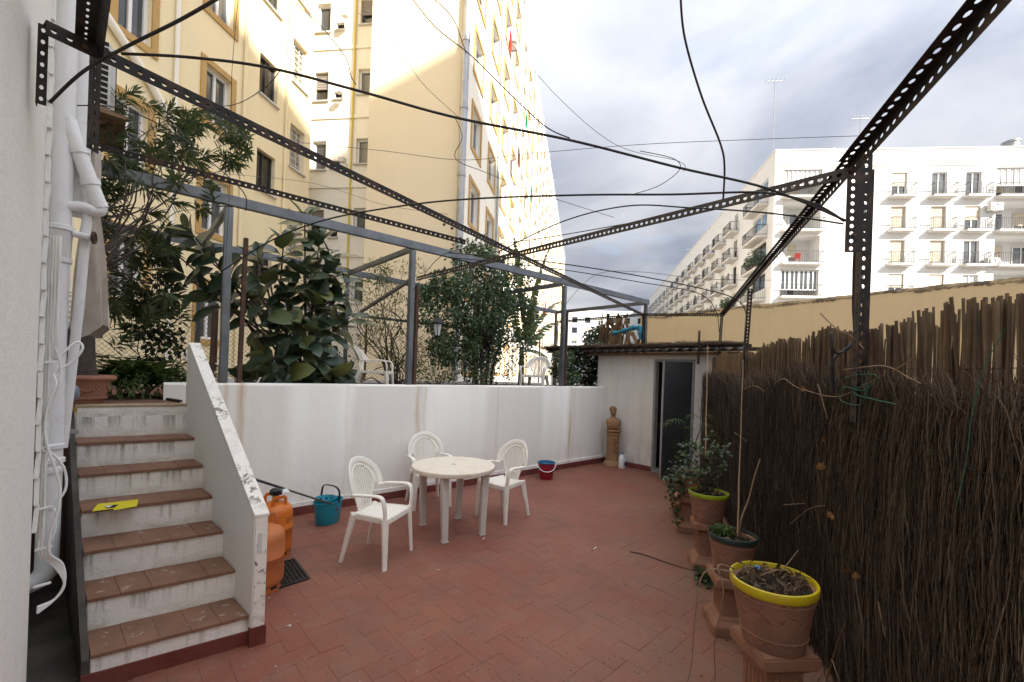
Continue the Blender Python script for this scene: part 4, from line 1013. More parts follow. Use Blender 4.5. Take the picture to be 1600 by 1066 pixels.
angle('beam', J2, V(7.32, 6.3, 2.95), (0, 0, -1), (-1, 0, 0), pg, .045)
# stub beam coming back over the viewer on the left and the post hanging from it
angle('beam', V(-.03, 1.72, 3.0), V(-.07, 2.44, 3.01), (.35, .1, -1), (-1, 0, -.1), pg, .06, hl=.012, hw=.005)
angle('post', V(-.085, 2.46, 3.05), V(-.085, 2.46, 2.60), (.55, .75, 0), (.25, -.9, 0), pg, .05, hl=.012, hw=.005)
angle('post', V(-.225, 2.42, 3.0), V(-.225, 2.42, 2.70), (0, 1, 0), (1, 0, 0), pg, .028, hl=.009, hw=.006)
# posts standing at the fence
fp = FA + FD * ((RP - FA).dot(FD)) + FN * .03
m = MB(); flange(m, V(RP.x + .02, RP.y + .03, 2.93), V(RP.x + .02, RP.y + .03, 2.43), (.62, -.78, 0), .115, .036, .011, .010, rows=2); m.build('gusset_plate', MT['iron'], pg, fix=False)
PO = at(1336, 450, 2.36); PO.z = 0
angle('post', PO + UP * 2.93, PO + UP * 1.55, (-.87, -.49, 0), (.49, -.87, 0), pg, .07, pitch=.05, hl=.012, hw=.008)
angle('post', RB1, V(7.30, 2.80, 1.72), (-1, 0, 0), (0, 1, 0), pg, .045)
angle('post', V(5.55, 1.83, 2.86), V(5.50, 1.86, 1.60), (-.87, -.49, 0), (.49, -.87, 0), pg, .055)
angle('post', J2, V(7.32, 4.22, 2.33), (-1, 0, 0), (0, -1, 0), pg, .045)
angle('post', V(7.30, 6.3, 2.95), V(7.30, 6.3, 1.36), (-1, 0, 0), (0, 1, 0), pg, .045)
angle('post', V(7.05, 3.02, 2.55), V(7.05, 3.02, 2.0), (-1, 0, 0), (0, 1, 0), pg, .04)

# ---- galvanised pergola on the terrace
gp = thing('galvanised_pergola', 'grey galvanised steel pergola standing on the terrace behind the white wall', 'pergola', (4, 6, TZ))
def gy(x, o=.10): return WA.y + (x - WA.x) * (wd.y / wd.x) + o + .0
def gal(name, p0, p1, w_=.08, h_=.10, mat='galv', side=None):
    m = MB(); m.bar(p0, p1, w_, h_, side); return m.build(name, MT[mat], gp, bevel=.006)
GZ = 3.47
for x, zt in ((.90, GZ - .05), (3.07, GZ - .05), (6.2, GZ - .05), (8.95, GZ - .03)):
    y = gy(x); gal('post', (x, y, 1.535 if x < 7.6 else 1.36), (x, y, zt), .075, .075)
gal('beam', (-.12, gy(-.12), GZ + .03), (9.05, gy(9.05), GZ + .02), .06, .11)
gal('beam', (-.15, 7.75, GZ + .02), (9.05, 7.9, GZ + .02), .06, .10)
gal('beam', (.92, gy(.92) + .05, GZ - .005), (.95, 7.74, GZ - .005), .05, .08)
gal('beam', (3.10, gy(3.1) + .05, GZ - .005), (3.15, 7.76, GZ - .005), .05, .08)
gal('beam', (6.2, gy(6.2) + .05, GZ - .005), (6.2, 7.8, GZ - .005), .05, .08)
gal('beam', (8.95, gy(8.95) + .05, GZ - .005), (8.95, 7.8, GZ - .005), .05, .08)
for x in (.95, 3.15, 6.2, 8.95): gal('post', (x, 7.82, TZ), (x, 7.82, GZ - .03), .06, .06)
gal('brace', (3.12, 5.42, 3.05), (3.18, 7.3, 2.72), .045, .05)
gal('rail', (.98, 7.80, 2.72), (3.1, 7.80, 2.72), .04, .05); gal('rail', (3.2, 7.80, 2.72), (6.15, 7.82, 2.72), .04, .05)
for x in (.80, 1.06): gal('rusty_post', (x, gy(x) + .07, 1.42), (x + .02, gy(x) + .07, 2.32 if x < .9 else 3.15), .045, .045, 'galv_rust')
for x in (3.17, 6.32): gal('rusty_post', (x, gy(x) + .02, 1.535), (x, gy(x) + .02, 2.95), .05, .05, 'galv_rust')

# ---- chain link fence along the back of the terrace
cl = thing('chain_link_fence', 'rusty chain link fence on a low white kerb along the terrace edge', 'fence', (4, 8.6, TZ))
m = MB(); cs = .075; CY = 8.6; X0, X1, z0, z1 = -1.2, 9.4, TZ + .16, TZ + 1.30
x = X0; par_i = 0
while x < X1:
    nz = int((z1 - z0) / (cs / 2)); pts = [(x + (cs / 2 if ((i + par_i) % 2) else 0), CY + (.004 if i % 2 else -.004), z0 + i * cs / 2) for i in range(nz + 1)]
    m.tube(pts, .0036, 3, cap=False)
    x += cs / 2
    par_i += 1
tag(m.build('wire_mesh', simple('rusty_fence_wire', (.20, .13, .07), (.12, .08, .05), 8, .7, .4), cl, fix=False), kind='stuff')
for x in (-1.2, 1.3, 3.9, 6.5, 9.2):
    m = MB(); m.tube([(x, CY + .03, TZ), (x, CY + .03, z1 + .08)], .022, 8); m.build('post', MT['galv_rust'], cl, smooth=40)
m = MB(); m.tube([(X0, CY + .01, z1), (X1, CY + .01, z1)], .004, 5); m.build('line_wire', MT['wire'], cl)
m = MB(); m.mm((X0, CY - .02, TZ), (X1, CY + .12, TZ + .14)); m.build('kerb', MT['house'], cl)

# ================================================================== reed and heather fence on the right
fe = thing('reed_fence', 'dark heather and reed screen fence along the right side of the patio', 'fence', FA)
def fpt(a, o, z): return FA + FD * a + FN * o + UP * z
A0, A1 = -2.4, 4.52
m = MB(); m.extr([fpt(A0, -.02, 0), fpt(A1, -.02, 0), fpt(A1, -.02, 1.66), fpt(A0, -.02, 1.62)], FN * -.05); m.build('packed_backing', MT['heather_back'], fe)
def htop(a): return 1.765 + .03 * math.sin(a * 1.9 + 1) + .015 * math.sin(a * 6.1)
m = MB(); rr = random.Random(3)
def lean(a, z): # the screen sags: twigs fan out to the right in the near half
    return .10 * math.sin(a * 2.3 + .4) + (.42 * math.exp(-((a + .75) / .55) ** 2) * max(0, (z - .6)) if z > .6 else 0)
NH = 23000
for i in range(NH):
    a = A0 + (A1 - A0) * rr.random() ** 1.2; L = rr.uniform(.16, .62); z0 = rr.uniform(-.1, htop(a) - .12)
    o = abs(rr.gauss(0, .026)) + .002; r = rr.uniform(.0010, .0026) * (1.5 if rr.random() < .08 else 1)
    z2 = min(z0 + L, htop(a) + rr.gauss(.0, .03)); z0 = max(z0, .0)
    if z2 - z0 < .06: continue
    g_ = lean(a, (z0 + z2) / 2) + rr.gauss(0, .085); L2 = z2 - z0; cv = rr.gauss(0, .03) * L2; cv2 = rr.gauss(0, .03) * L2
    p0 = fpt(a + g_ * L2 * .5, o, z0); p3 = fpt(a - g_ * L2 * .5, o + rr.gauss(0, .016), z2)
    p1 = p0.lerp(p3, .34) + FD * cv + FN * rr.uniform(0, .015); p2 = p0.lerp(p3, .67) + FD * cv2 + FN * rr.uniform(0, .015)
    m.tube([p0, p1, p2, p3], [r, r, r * .85, r * .45], 3, cap=False)
tag(m.build('heather_twigs', MT['heather'], fe, fix=False), kind='stuff')
# ragged lip at the top of the heather
m = MB()
for i in range(2600):
    a = rr.uniform(A0, A1); z = htop(a) + rr.gauss(-.05, .025); p = fpt(a, rr.uniform(-.01, .05), z); g_ = rr.gauss(lean(a, 1.6) * -1.0, .45)
    L = rr.uniform(.06, .17); m.tube([p, p + (FD * math.sin(g_) + UP * math.cos(g_) + FN * rr.gauss(.12, .15)) * L], [.0018, .0008], 3, cap=False)
tag(m.build('ragged_tips', MT['heather'], fe, fix=False), kind='stuff')
# horizontal tie wires
for z in (.35, .75, 1.15, 1.5):
    m = MB(); m.tube([fpt(A0 + .12 * i, .043 + .012 * rr.random(), z + .012 * rr.gauss(0, 1) - .03 * math.sin(i * .21)) for i in range(int((A1 - A0) / .12) + 1)], .0022, 4); m.build('tie_wire', MT['rope'], fe, fix=False)
# reed canes standing behind the heather, each one a cane
CM = []
for k in range(8):
    mm = MB(); r = .0048 + .0006 * k; z = 0; pr = []; h = 1.0; bend = [rr.gauss(0, .006) for _ in range(7)]
    pts = []; rad = []
    for i in range(7): pts.append((bend[i], bend[6 - i] * .6, i / 6)); rad.append(r * (1 - .12 * i / 6))
    mm.tube(pts, rad, 7); CM.append((r, mm.mesh('cane', MT['cane'], smooth=50)))
a = A0; ncane = 0; far = MB()
def rtop(a): return 2.115 + .03 * math.sin(a * 2.1) + .02 * math.sin(a * 5.3 + 1)
while a < A1:
    k = rr.randrange(8) if a < 1.6 else rr.randrange(3)
    r = CM[k][0]; zt = rtop(a) + .012 * math.sin(a * 9) + rr.gauss(.0, .009) - (.04 if rr.random() < .04 else 0)
    tl = rr.gauss(0, .012) + (-.06 * math.sin(a * 1.7) if a < .6 else 0); tn = rr.gauss(0, .01)
    if a > -2.0 and rr.random() < .02: a += r * rr.uniform(1.0, 2.5)
    if rr.random() < .9:
        zb = zt - abs(rr.gauss(.02, .04)); ab = a + r + rr.gauss(0, .002); far.tube([fpt(ab, -.128, 0), fpt(ab + rr.gauss(0, .02) * zb, -.128, zb)], r * rr.uniform(.7, 1.0), 5)
    if ncane < 298 and a > -1.75:
        zx = (FD * tl + FN * tn + UP).normalized(); yx = zx.cross(FD).normalized(); xx = yx.cross(zx)
        P = fpt(a + rr.gauss(0, .002), -.095 + rr.gauss(0, .006), 0) - WOFF[fe.name]; R = Matrix.Rotation(rr.uniform(0, 6.28), 3, 'Z')
        B = Matrix((xx, yx, zx)).transposed() @ R
        inst('cane', CM[k][1], fe, Matrix.Translation(P) @ B.to_4x4() @ Matrix.Diagonal((1, 1, zt, 1))); ncane += 1
    else:
        far.tube([fpt(a, -.095, 0), fpt(a + tl * zt, -.095, zt)], r, 5)
    a += r * 2 * rr.uniform(.92, 1.12)
if far.v: tag(far.build('far_canes', MT['cane_far'], fe, fix=False), kind='stuff')
m = MB(); m.tube([fpt(A0 + .2 * i, -.075, 1.86 - .03 * math.sin(i * .3)) for i in range(34)], .0022, 4); m.build('tie_wire', MT['rope'], fe)

# canes leaning on the fence
for (u0, v0, u1, v1, D0, D1, r, lb) in ((1192, 545, 1198, 880, 3.95, 2.95, .0060, 'thin upright cane stuck in the front pots, leaning on the heather fence'), (1106, 540, 1102, 715, 6.3, 4.4, .007, 'thin upright cane standing by the shed end of the fence')):
    p0, p1 = at(u1, v1, D1), at(u0, v0, D0)
    if u0 == 1192: p0 = V(3.27, 1.09, .63); p1 = fpt(1.75, .07, 1.98)
    m = MB(); m.tube([p0.lerp(p1, i / 8) + V(.006 * math.sin(i * 2), 0, 0) for i in range(9)], [r * (1 - .05 * i) for i in range(9)], 7); tag(m.build('support_cane', MT['twig'], smooth=50), lb, 'cane')

# ================================================================== cables and wires overhead
def cable(pts, r, label, mat='rope', cat='cable', k=8):
    m = MB(); m.tube(smoothpath(pts, k), r * .78, 6); return tag(m.build('overhead_cable' if cat == 'cable' else 'overhead_wire', MT[mat], fix=False), label, cat)
def pth(lst, D0, D1):
    n = len(lst); s = [0]
    for i in range(1, n): s.append(s[-1] + math.hypot(lst[i][0] - lst[i - 1][0], lst[i][1] - lst[i - 1][1]))
    return [at(u, v, 1 / ((1 - s[i] / s[-1]) / D0 + (s[i] / s[-1]) / D1)) for i, (u, v) in enumerate(lst)]
cable(pth([(190, 84), (300, 90), (420, 106), (560, 142), (713, 184), (890, 219), (1060, 262), (1200, 295), (1322, 345)], 1.72, 2.15), .0075, 'thick black cable sagging across from the left post to the right corner plate')
cable(pth([(78, 160), (130, 112), (200, 72), (280, 32), (350, -8)], 1.75, 1.5), .0075, 'thick black cable climbing out of the top left corner')
cable(pth([(345, 425), (420, 378), (500, 346), (600, 326), (720, 312), (900, 305), (1050, 304), (1190, 301), (1270, 318), (1320, 346)], 3.6, 2.15), .0075, 'long dark twisted cable running level from the rubber plant to the right plate')
cable(pth([(780, 393), (880, 346), (980, 322), (1080, 325), (1200, 333), (1318, 350)], 3.4, 2.12), .0055, 'thin black cable arching below the level cable to the right plate')
cable(pth([(1063, -10), (1070, 60), (1096, 150), (1126, 226), (1132, 262), (1130, 312)], 1.9, 2.4), .0065, 'black cable hanging straight down in the middle of the sky')
cable(pth([(638, -10), (680, 42), (735, 86), (790, 140), (850, 196), (890, 216)], 2.6, 2.0), .0038, 'thin black cable dropping from the top centre to the thick sagging cable')
cable(pth([(668, -10), (705, 25), (722, 65), (728, 84)], 2.6, 2.4), .0035, 'short thin black cable joining another beside the zinc downpipe')
cable(pth([(462, 5), (505, 45), (540, 90), (548, 118), (556, 132)], 3.0, 2.2), .0036, 'loose cable end dangling near the yellow gas pipe')
cable(pth([(560, 20), (620, 75), (660, 130), (715, 182)], 2.6, 1.95), .0016, 'fine wire slanting down over the blank beige wall', 'wire', 'wire')
cable(pth([(470, 223), (600, 236), (720, 250), (830, 240), (1000, 226), (1180, 218), (1355, 212)], 4.0, 3.2), .0028, 'pale thin wire stretched level below the sagging cable', 'wire', 'wire')
cable(pth([(712, 186), (722, 215), (712, 248), (760, 270), (850, 305), (960, 340)], 2.0, 3.2), .0022, 'kinked wire hanging off the thick sagging cable', 'wire', 'wire')
cable(pth([(735, 0), (800, 70), (870, 150), (960, 225), (1060, 252), (1068, 268)], 3.2, 2.1), .0018, 'fine wire slanting right from the top of the downpipe', 'wire', 'wire')
cable(pth([(985, 305), (1030, 290), (1062, 265), (1052, 248), (1000, 236)], 2.3, 2.2), .0025, 'short loop of wire tied to the thick cable', 'wire', 'wire')
cable(pth([(700, 395), (830, 406), (980, 428), (1100, 452), (1150, 468), (1166, 492), (1165, 540)], 4.6, 4.7), .0075, 'black cable dropping to the far fence post, upper of a pair')
cable(pth([(700, 402), (860, 419), (1000, 441), (1090, 458), (1118, 485), (1124, 520)], 4.6, 5.2), .006, 'black cable dropping to the far fence post, lower of a pair')
cable(pth([(645, 455), (690, 400), (760, 384), (850, 372), (1000, 346)], 4.8, 3.6), .005, 'black cable rising from the second grey post')
cable(pth([(120, 165), (180, 168), (250, 195), (320, 245), (380, 300), (384, 330)], 1.85, 2.3), .0032, 'thin dark cable crossing the oleander', 'rope')
cable(pth([(372, 0), (362, 120), (360, 260), (352, 420)], 3.0, 3.9), .0022, 'dark wire hanging beside the first grey post', 'rope', 'wire')
cable(pth([(300, 165), (360, 165), (410, 140), (437, 112)], 3.0, 1.8), .0025, 'loose wire end tied to the thick cable at the left', 'rope', 'wire')
cable(pth([(300, 268), (480, 285), (600, 320), (700, 335)], 3.8, 3.6), .002, 'fine wire following the second black beam', 'wire', 'wire')
cable(pth([(880, 480), (930, 430), (1000, 425), (1100, 436), (1240, 438)], 7.0, 6.0), .004, 'thin cable above the far end of the pergola', 'rope')
# bundle down the front fence post
pc0 = at(1338, 480, 2.33); pc0.z = 0
for k, (lb, dx) in enumerate((('thick black cable bundle taped to the front fence post', .012), ('black cable looping beside the front fence post', .05))):
    pts = [pc0 + V(.06 + dx, .02, 2.62), pc0 + V(.09 + dx, .03, 2.45), pc0 + V(.10 + dx, .04 - dx, 2.2), pc0 + V(.07 + dx * 2, .02, 2.0), pc0 + V(.02 - dx * 2, .07, 1.92), pc0 + V(-.05 - dx, .09, 2.02 if k else 1.85), pc0 + V(-.02, .08, 1.7)]
    cable(pts, .011 - .003 * k, lb)

for q, n in ((J0 + V(.10, .03, -.03), V(.26, -.96, 0)), (J0 + V(.16, .05, -.03), V(.26, -.96, 0)), (J1 + V(-.05, -.02, -.03), V(.26, -.96, 0)), (J1 + V(.05, .01, -.03), V(.26, -.96, 0)), (RP + V(-.10, -.06, -.035), V(-.49, .87, 0)), (RP + V(.10, .05, -.03), V(-.46, .88, 0)), (V(RP.x + .045, RP.y - .0, 2.86), V(-.78, -.62, 0)), (V(RP.x + .045, RP.y - .0, 2.52), V(-.78, -.62, 0))):
    m = MB(); m.tube([q - n * .006, q + n * .012], .0105, 6); m.build('bolt', MT['galv_rust'], pg)
# ================================================================== patio furniture
def chair_parts(root, mat, tilt=0.0):
    def Sf(x, h): return V(x, -.20 - .14 * ((h - .43) / .45) + .085 * (x / .25) ** 2 * min(1, max(0, (h - .40) / .2)), h)
    def part(name, m, **kw): return m.build(name, mat, root, local=True, **kw)
    # seat
    m = MB(); NX, NY = 10, 9; vs_ = []
    for lay in (0, 1):
        for j in range(NY + 1):
            y = -.215 + .455 * j / NY; wdt = .185 + .04 * (j / NY)
            for i in range(NX + 1):
                x = (i / NX * 2 - 1) * wdt; d = -.018 * (1 - (2 * i / NX - 1) ** 2) * math.sin(PI * min(1, j / NY * .9 + .1))
                z = .435 + d - (.03 * max(0, (j / NY - .86) / .14) ** 2)
                vs_.append((x, y, z if lay == 0 else .40 - (.02 if j == NY else 0)))
    n1 = (NX + 1) * (NY + 1); fs = []
    for j in range(NY):
        for i in range(NX):
            a = j * (NX + 1) + i; fs += [(a, a + 1, a + NX + 2, a + NX + 1), (n1 + a, n1 + a + NX + 1, n1 + a + NX + 2, n1 + a + 1)]
    for i in range(NX): fs += [(i, n1 + i, n1 + i + 1, i + 1)]; b = NY * (NX + 1) + i; fs += [(b, b + 1, n1 + b + 1, n1 + b)]
    for j in range(NY): a = j * (NX + 1); fs += [(a, a + NX + 1, n1 + a + NX + 1, n1 + a)]; b = a + NX; fs += [(b, n1 + b, n1 + b + NX + 1, b + NX + 1)]
    m.add(vs_, fs); part('seat', m, smooth=50)
    # back frame arch
    ch, rw, rh = .665, .245, .215
    path, side = [], []
    for i in range(29):
        g_ = math.radians(196 - 212 * i / 28); x, h = rw * math.cos(g_), ch + rh * math.sin(g_)
        path.append(Sf(x, h)); e = Sf(x * 1.02, ch + (h - ch) * 1.02) - Sf(x * .98, ch + (h - ch) * .98); side.append(e)
    m = MB(); m.sweep(path, side, .030, .011, 12); bf = part('back_frame', m, smooth=60)
    # egg shaped panel: rim, plate up to the frame, slats
    def egg(h):
        if h >= ch: return .178 * math.sqrt(max(0, 1 - ((h - ch) / .165) ** 2))
        t = (ch - h) / (ch - .43); return .178 - .075 * t * t * (3 - 2 * t)
    rim, rs = [], []
    hs = [.43 + (ch - .43) * i / 8 for i in range(8)] + [ch + .165 * math.sin(PI / 2 * i / 10) for i in range(11)]
    for h in hs: rim.append(Sf(-egg(h), h))
    for h in hs[::-1][1:]: rim.append(Sf(egg(h), h))
    m = MB(); m.sweep(rim, [V(1, 0, 0) if abs(p.x) > .1 else V(p.x, 0, .12) for p in rim], .012, .009, 8); part('panel_rim', m, smooth=60)
    m = MB(); vs_, fs = [], []; NP = 24
    for i in range(NP + 1):
        g_ = math.radians(192 - 204 * i / NP); c_, s_ = math.cos(g_), math.sin(g_)
        o_ = Sf(rw * c_ * .93, ch + rh * s_ * .93); hi = ch + .165 * s_ if s_ > 0 else ch + .165 * s_ * .6
        q = Sf(math.copysign(egg(hi), c_) if s_ < .02 else .178 * c_, hi)
        vs_ += [o_, q, o_ + V(0, -.006, 0), q + V(0, -.006, 0)]
    for i in range(NP):
        a = 4 * i; fs += [(a, a + 4, a + 5, a + 1), (a + 2, a + 3, a + 7, a + 6)]
    m.add(vs_, fs); part('back_plate', m, smooth=60)
    for i in range(13):
        x = -.15 + .025 * i
        ht = ch + .165 * math.sqrt(max(0, 1 - (x / .178) ** 2)); hb = .43
        if abs(x) > .103:
            lo, hi = .43, ch
            for _ in range(20):
                md = (lo + hi) / 2
                if egg(md) < abs(x): lo = md
                else: hi = md
            hb = lo
        m = MB(); m.sweep([Sf(x, hb + (ht - hb) * k / 6) for k in range(7)], V(1, 0, 0), .0082, .0035, 6); part('slat', m, smooth=60)
    for s_ in (-1, 1):
        e = path[0] if s_ < 0 else path[-1]
        ap = smoothpath([e + V(0, -.004, .004), V(s_ * .268, -.09, .625), V(s_ * .276, .03, .632), V(s_ * .277, .15, .636), V(s_ * .274, .205, .618), V(s_ * .268, .228, .56), V(s_ * .255, .232, .48), V(s_ * .243, .230, .42)], 4)
        m = MB(); m.sweep(ap, V(1, 0, 0), [.029] * (len(ap) - 8) + [.029 - .0008 * k for k in range(8)], .011, 12); part('armrest', m, smooth=60)
        m = MB(); m.sweep([V(s_ * .238, .222, .435), V(s_ * .243, .230, .33), V(s_ * .252, .242, .16), V(s_ * .262, .252, .0)], V(1, -.5 * s_, 0), [.040, .034, .028, .024], [.028, .024, .020, .018], 10, .4); part('leg', m, smooth=60)
        m = MB(); m.sweep([V(s_ * .185, -.195, .43), V(s_ * .200, -.225, .32), V(s_ * .222, -.265, .16), V(s_ * .240, -.305, .0)], V(.6, -1 * s_ * .0 + 1, 0), [.046, .036, .027, .020], [.030, .024, .020, .017], 10, .4); part('leg', m, smooth=60)
    for s_ in (-1, 1):
        m = MB(); m.bar((s_ * .19, -.2, .415), (s_ * .232, .215, .412), .022, .05); part('side_apron', m, bevel=.006)
    m = MB(); m.bar((-.215, .228, .402), (.215, .228, .402), .022, .05); part('front_apron', m, bevel=.006)
def face(dx, dy): return math.atan2(dy, dx) - PI / 2
c1 = thing('garden_armchair', 'white plastic armchair standing alone in front, left of the round table', 'chair', (1.875, 3.715, 0), face(.22, -.36), 'white plastic armchairs round the table')
chair_parts(c1, MT['chair']); c1.scale = (.90, .82, 1.0)
def cp(label, loc, rz):
    c = copy_tree(c1); c['label'] = label; c.location = loc; c.rotation_euler = (0, 0, rz); return c
cp('white plastic armchair behind the round table, against the white wall', (3.08, 4.80, 0), face(-.28, -1))
cp('white plastic armchair right of the round table, beside the red bucket', (3.545, 3.86, 0), face(-1, -.12))

tb = thing('round_table', 'round white plastic garden table with four legs', 'table', (2.80, 3.86, 0), math.radians(-9))
m = MB(); R = .455
m.lathe([(0, .690), (R - .05, .690), (R - .03, .672), (R - .004, .672), (R, .680), (R, .712), (R - .006, .719), (R - .03, .7205), (0, .7205)], 64); m.build('tabletop', MT['tabletop'], tb, smooth=35, local=True)
m = MB(); m.lathe([(R - .045, .7208), (R - .037, .7225), (R - .03, .7208), (R - .037, .719)], 64, closed=True); m.build('rim_groove', MT['tabletop'], tb, smooth=60, local=True)
m = MB(); m.lathe([(.030, .7210), (.030, .724), (.018, .725), (.018, .7212)], 24, closed=True); m.build('parasol_cap', MT['tableleg'], tb, smooth=40, local=True)
for sx, sy in ((-1, -1), (1, -1), (1, 1), (-1, 1)):
    m = MB(); x, y = sx * .245, sy * .275
    m.sweep([V(x * 1.0, y, .695), V(x * .94, y * 1.02, .35), V(x * .9, y * 1.04, .012)], V(1, 0, 0), [.042, .036, .030], [.036, .031, .026], 12, .28); lg = m.build('leg', MT['tableleg'], tb, smooth=40, local=True)
    m = MB(); m.box((x * .9, y * 1.04, .008), (.070, .064, .016)); m.build('foot_cap', MT['tableleg'], lg, local=True, bevel=.004)
    for o_ in (-.014, .014):
        m = MB(); m.bar((x * 1.0 + o_, y - .0365, .68), (x * .905 + o_, y * 1.04 - .0275 , .03), .006, .006); m.build('leg_rib', MT['tableleg'], lg, local=True)

# ---- gas bottles
def gas(P, mat, label, rz=0.0, valve=True):
    o = thing('gas_bottle', label, 'gas bottle', P, rz, 'orange gas bottles behind the stair parapet')
    m = MB(); m.lathe([(.0, .035), (.10, .035), (.135, .045), (.148, .07), (.150, .10), (.150, .255), (.1525, .258), (.1525, .268), (.150, .271), (.150, .39), (.145, .43), (.125, .462), (.09, .482), (.05, .492), (.0, .494)], 36); b = m.build('body', mat, o, smooth=50, local=True)
    m = MB(); m.lathe([(.128, .0), (.132, .0), (.136, .012), (.134, .06), (.126, .06), (.126, .012)], 36, closed=True); m.build('foot_ring', mat, o, smooth=40, local=True)
    for k in range(8):
        a = 2 * PI * k / 8; m = MB(); m.box((.1335 * math.cos(a), .1335 * math.sin(a), .038), (.008, .05, .018), a); m.build('foot_slot', MT['dark_void'], o, local=True)
    for k in range(2):
        a = PI * k + .5; c_ = V(.085 * math.cos(a), .085 * math.sin(a), 0); t = V(-math.sin(a), math.cos(a), 0)
        m = MB(); m.sweep([c_ - t * .055 + UP * .47, c_ * 1.02 - t * .055 + UP * .53, c_ * 1.05 - t * .04 + UP * .55, c_ * 1.05 + t * .04 + UP * .55, c_ * 1.02 + t * .055 + UP * .53, c_ + t * .055 + UP * .47], c_.normalized(), .004, .016, 8); m.build('handle', mat, o, smooth=60, local=True)
    m = MB(); m.lathe([(.022, .49), (.022, .525), (.028, .53), (.028, .555), (.01, .565)], 14); m.build('valve', MT['brass'], o, smooth=40, local=True)
    return o, b
P1 = flz(409, 920); P1.z = 0; P2 = flz(427, 868); P2.z = 0
gas(P1, MT['orange_old'], 'faded orange gas bottle standing nearest, half hidden by the parapet', .4)
g2, g2b = gas(P2, MT['orange'], 'brighter orange gas bottle with a black regulator, behind the faded one', 1.2)
m = MB(); m.lathe([(.045, .56), (.05, .575), (.05, .60), (.03, .615), (0, .617)], 16); m.box((0.03, -.03, .57), (.12, .05, .016)); m.build('regulator', MT['blackplastic'], g2, smooth=40, local=True)
m = MB(); m.box((0.07, -.06, .565), (.14, .09, .012), .3); m.build('regulator_plate', MT['white_pl'], g2, local=True, bevel=.004)
for k in range(3):
    m = MB(); a = -1.9 + .0 * k
    for j in range(6):
        a = -2.35 + .11 * j; m.box((.1508 * math.cos(a), .1508 * math.sin(a), .36 - .02 * k), (.001, .012, .007), a)
    m.build('warning_print', MT['paper_black'], g2b, local=True)
# rubber mat under them
mo = thing('rubber_mat', 'black perforated rubber doormat under the gas bottles', 'mat', (1.0, 3.82, 0))
ma, mb_, mc = V(1.24, 3.665, 0), V(1.26, 4.12, 0), V(.86, 3.64, 0)
ux = (mc - ma); uy_ = (mb_ - ma); m = MB()
for i in range(13):
    for e in (0,):
        a0 = ma + ux * (i / 12); m.bar(a0 + UP * .007, a0 + uy_ + UP * .007, .008, .012)
    b0 = ma + uy_ * (i / 12); m.bar(b0 + UP * .0072, b0 + ux + UP * .0072, .008, .0105)
tag(m.build('mat_lattice', MT['black'], mo), kind='stuff')
m = MB(); m.bar(ma + UP * .008, mb_ + UP * .008, .018, .015); m.bar(ma + UP * .0082, mc + UP * .0082, .018, .0148); m.build('mat_border', MT['black'], mo)

# ---- blue mop bucket
bk = thing('mop_bucket', 'turquoise oval mop bucket with wringer and black handle', 'bucket', flz(512, 816), math.radians(25))
m = MB()
def oval(prof, n=32, sx=1.0, sy=.72, closed=False):
    m = MB(); m.lathe(prof, n, sx=sx, sy=sy, closed=closed); return m
oval([(.0, .0), (.135, .0), (.142, .008), (.172, .235), (.182, .24), (.182, .252), (.170, .252), (.136, .012), (0, .012)]).build('bucket_body', MT['blue'], bk, smooth=40, local=True)
m = MB(); pr = [(.105, .235), (.115, .285), (.120, .288), (.112, .292), (.075, .20), (.0, .195)]
m.lathe(pr, 26, (-.045, 0, 0), 1.0, .95); m.build('wringer', MT['blue'], bk, smooth=40, local=True)
for k in range(9):
    a = 2 * PI * k / 9; m = MB(); m.box((-.045 + .088 * math.cos(a), .085 * math.sin(a), .245), (.012, .018, .04), a); m.build('wringer_slot', MT['dark_void'], bk, local=True)
m = MB(); m.sweep(smoothpath([V(.02, -.128, .235), V(.03, -.128, .34), V(.02, -.09, .40), V(.01, 0, .415), V(.02, .09, .40), V(.03, .128, .34), V(.02, .128, .235)], 4), V(1, 0, 0), .012, .006, 8); m.build('handle', MT['blackplastic'], bk, smooth=60, local=True)
m = MB(); m.lathe([(0, 0), (.014, .0), (.014, .002), (0, .002)], 16); me = m.mesh('round_sticker', MT['red'])
inst('round_sticker', me, bk, Matrix.Translation((.0, -.1172, .165)) @ Matrix.Rotation(math.radians(97), 4, 'X'))
# broom handle lying from bottle to bucket
pA, pB = V(1.06, 4.98, .60), V(1.80, 4.68, .262); pm_ = pA.lerp(pB, .42)
br = thing('mop', 'mop stick with black grip lying from the gas bottles to the turquoise bucket', 'mop', pB)
m = MB(); m.tube([pm_, pB], .010, 8); m.build('shaft', MT['galv_rust'], br, smooth=50); m = MB(); m.tube([pA, pm_], [.014, .013], 8); m.build('grip', MT['blackplastic'], br, smooth=50)

# ---- red bucket
P = flz(853, 748); rb = thing('red_bucket', 'dark red bucket with a blue one inside and a white handle, by the wall', 'bucket', P)
m = MB(); m.lathe([(0, 0), (.105, 0), (.11, .01), (.14, .25), (.148, .252), (.148, .262), (.138, .262), (.107, .012), (0, .012)], 28); m.build('bucket_body', MT['red'], rb, smooth=40, local=True)
m = MB(); m.lathe([(.11, .20), (.139, .268), (.150, .272), (.150, .282), (.134, .282), (.102, .06), (0, .055)], 28); m.build('inner_bucket', MT['blue_in'], rb, smooth=40, local=True)
m = MB(); hd = [RT * (.150 * math.cos(PI * i / 12)) - FW * (.05 + .11 * math.sin(PI * i / 12)) + UP * (.255 - .11 * math.sin(PI * i / 12)) for i in range(13)]; m.tube(hd, .007, 8); m.build('handle', MT['white_pl'], rb, smooth=60, local=True)

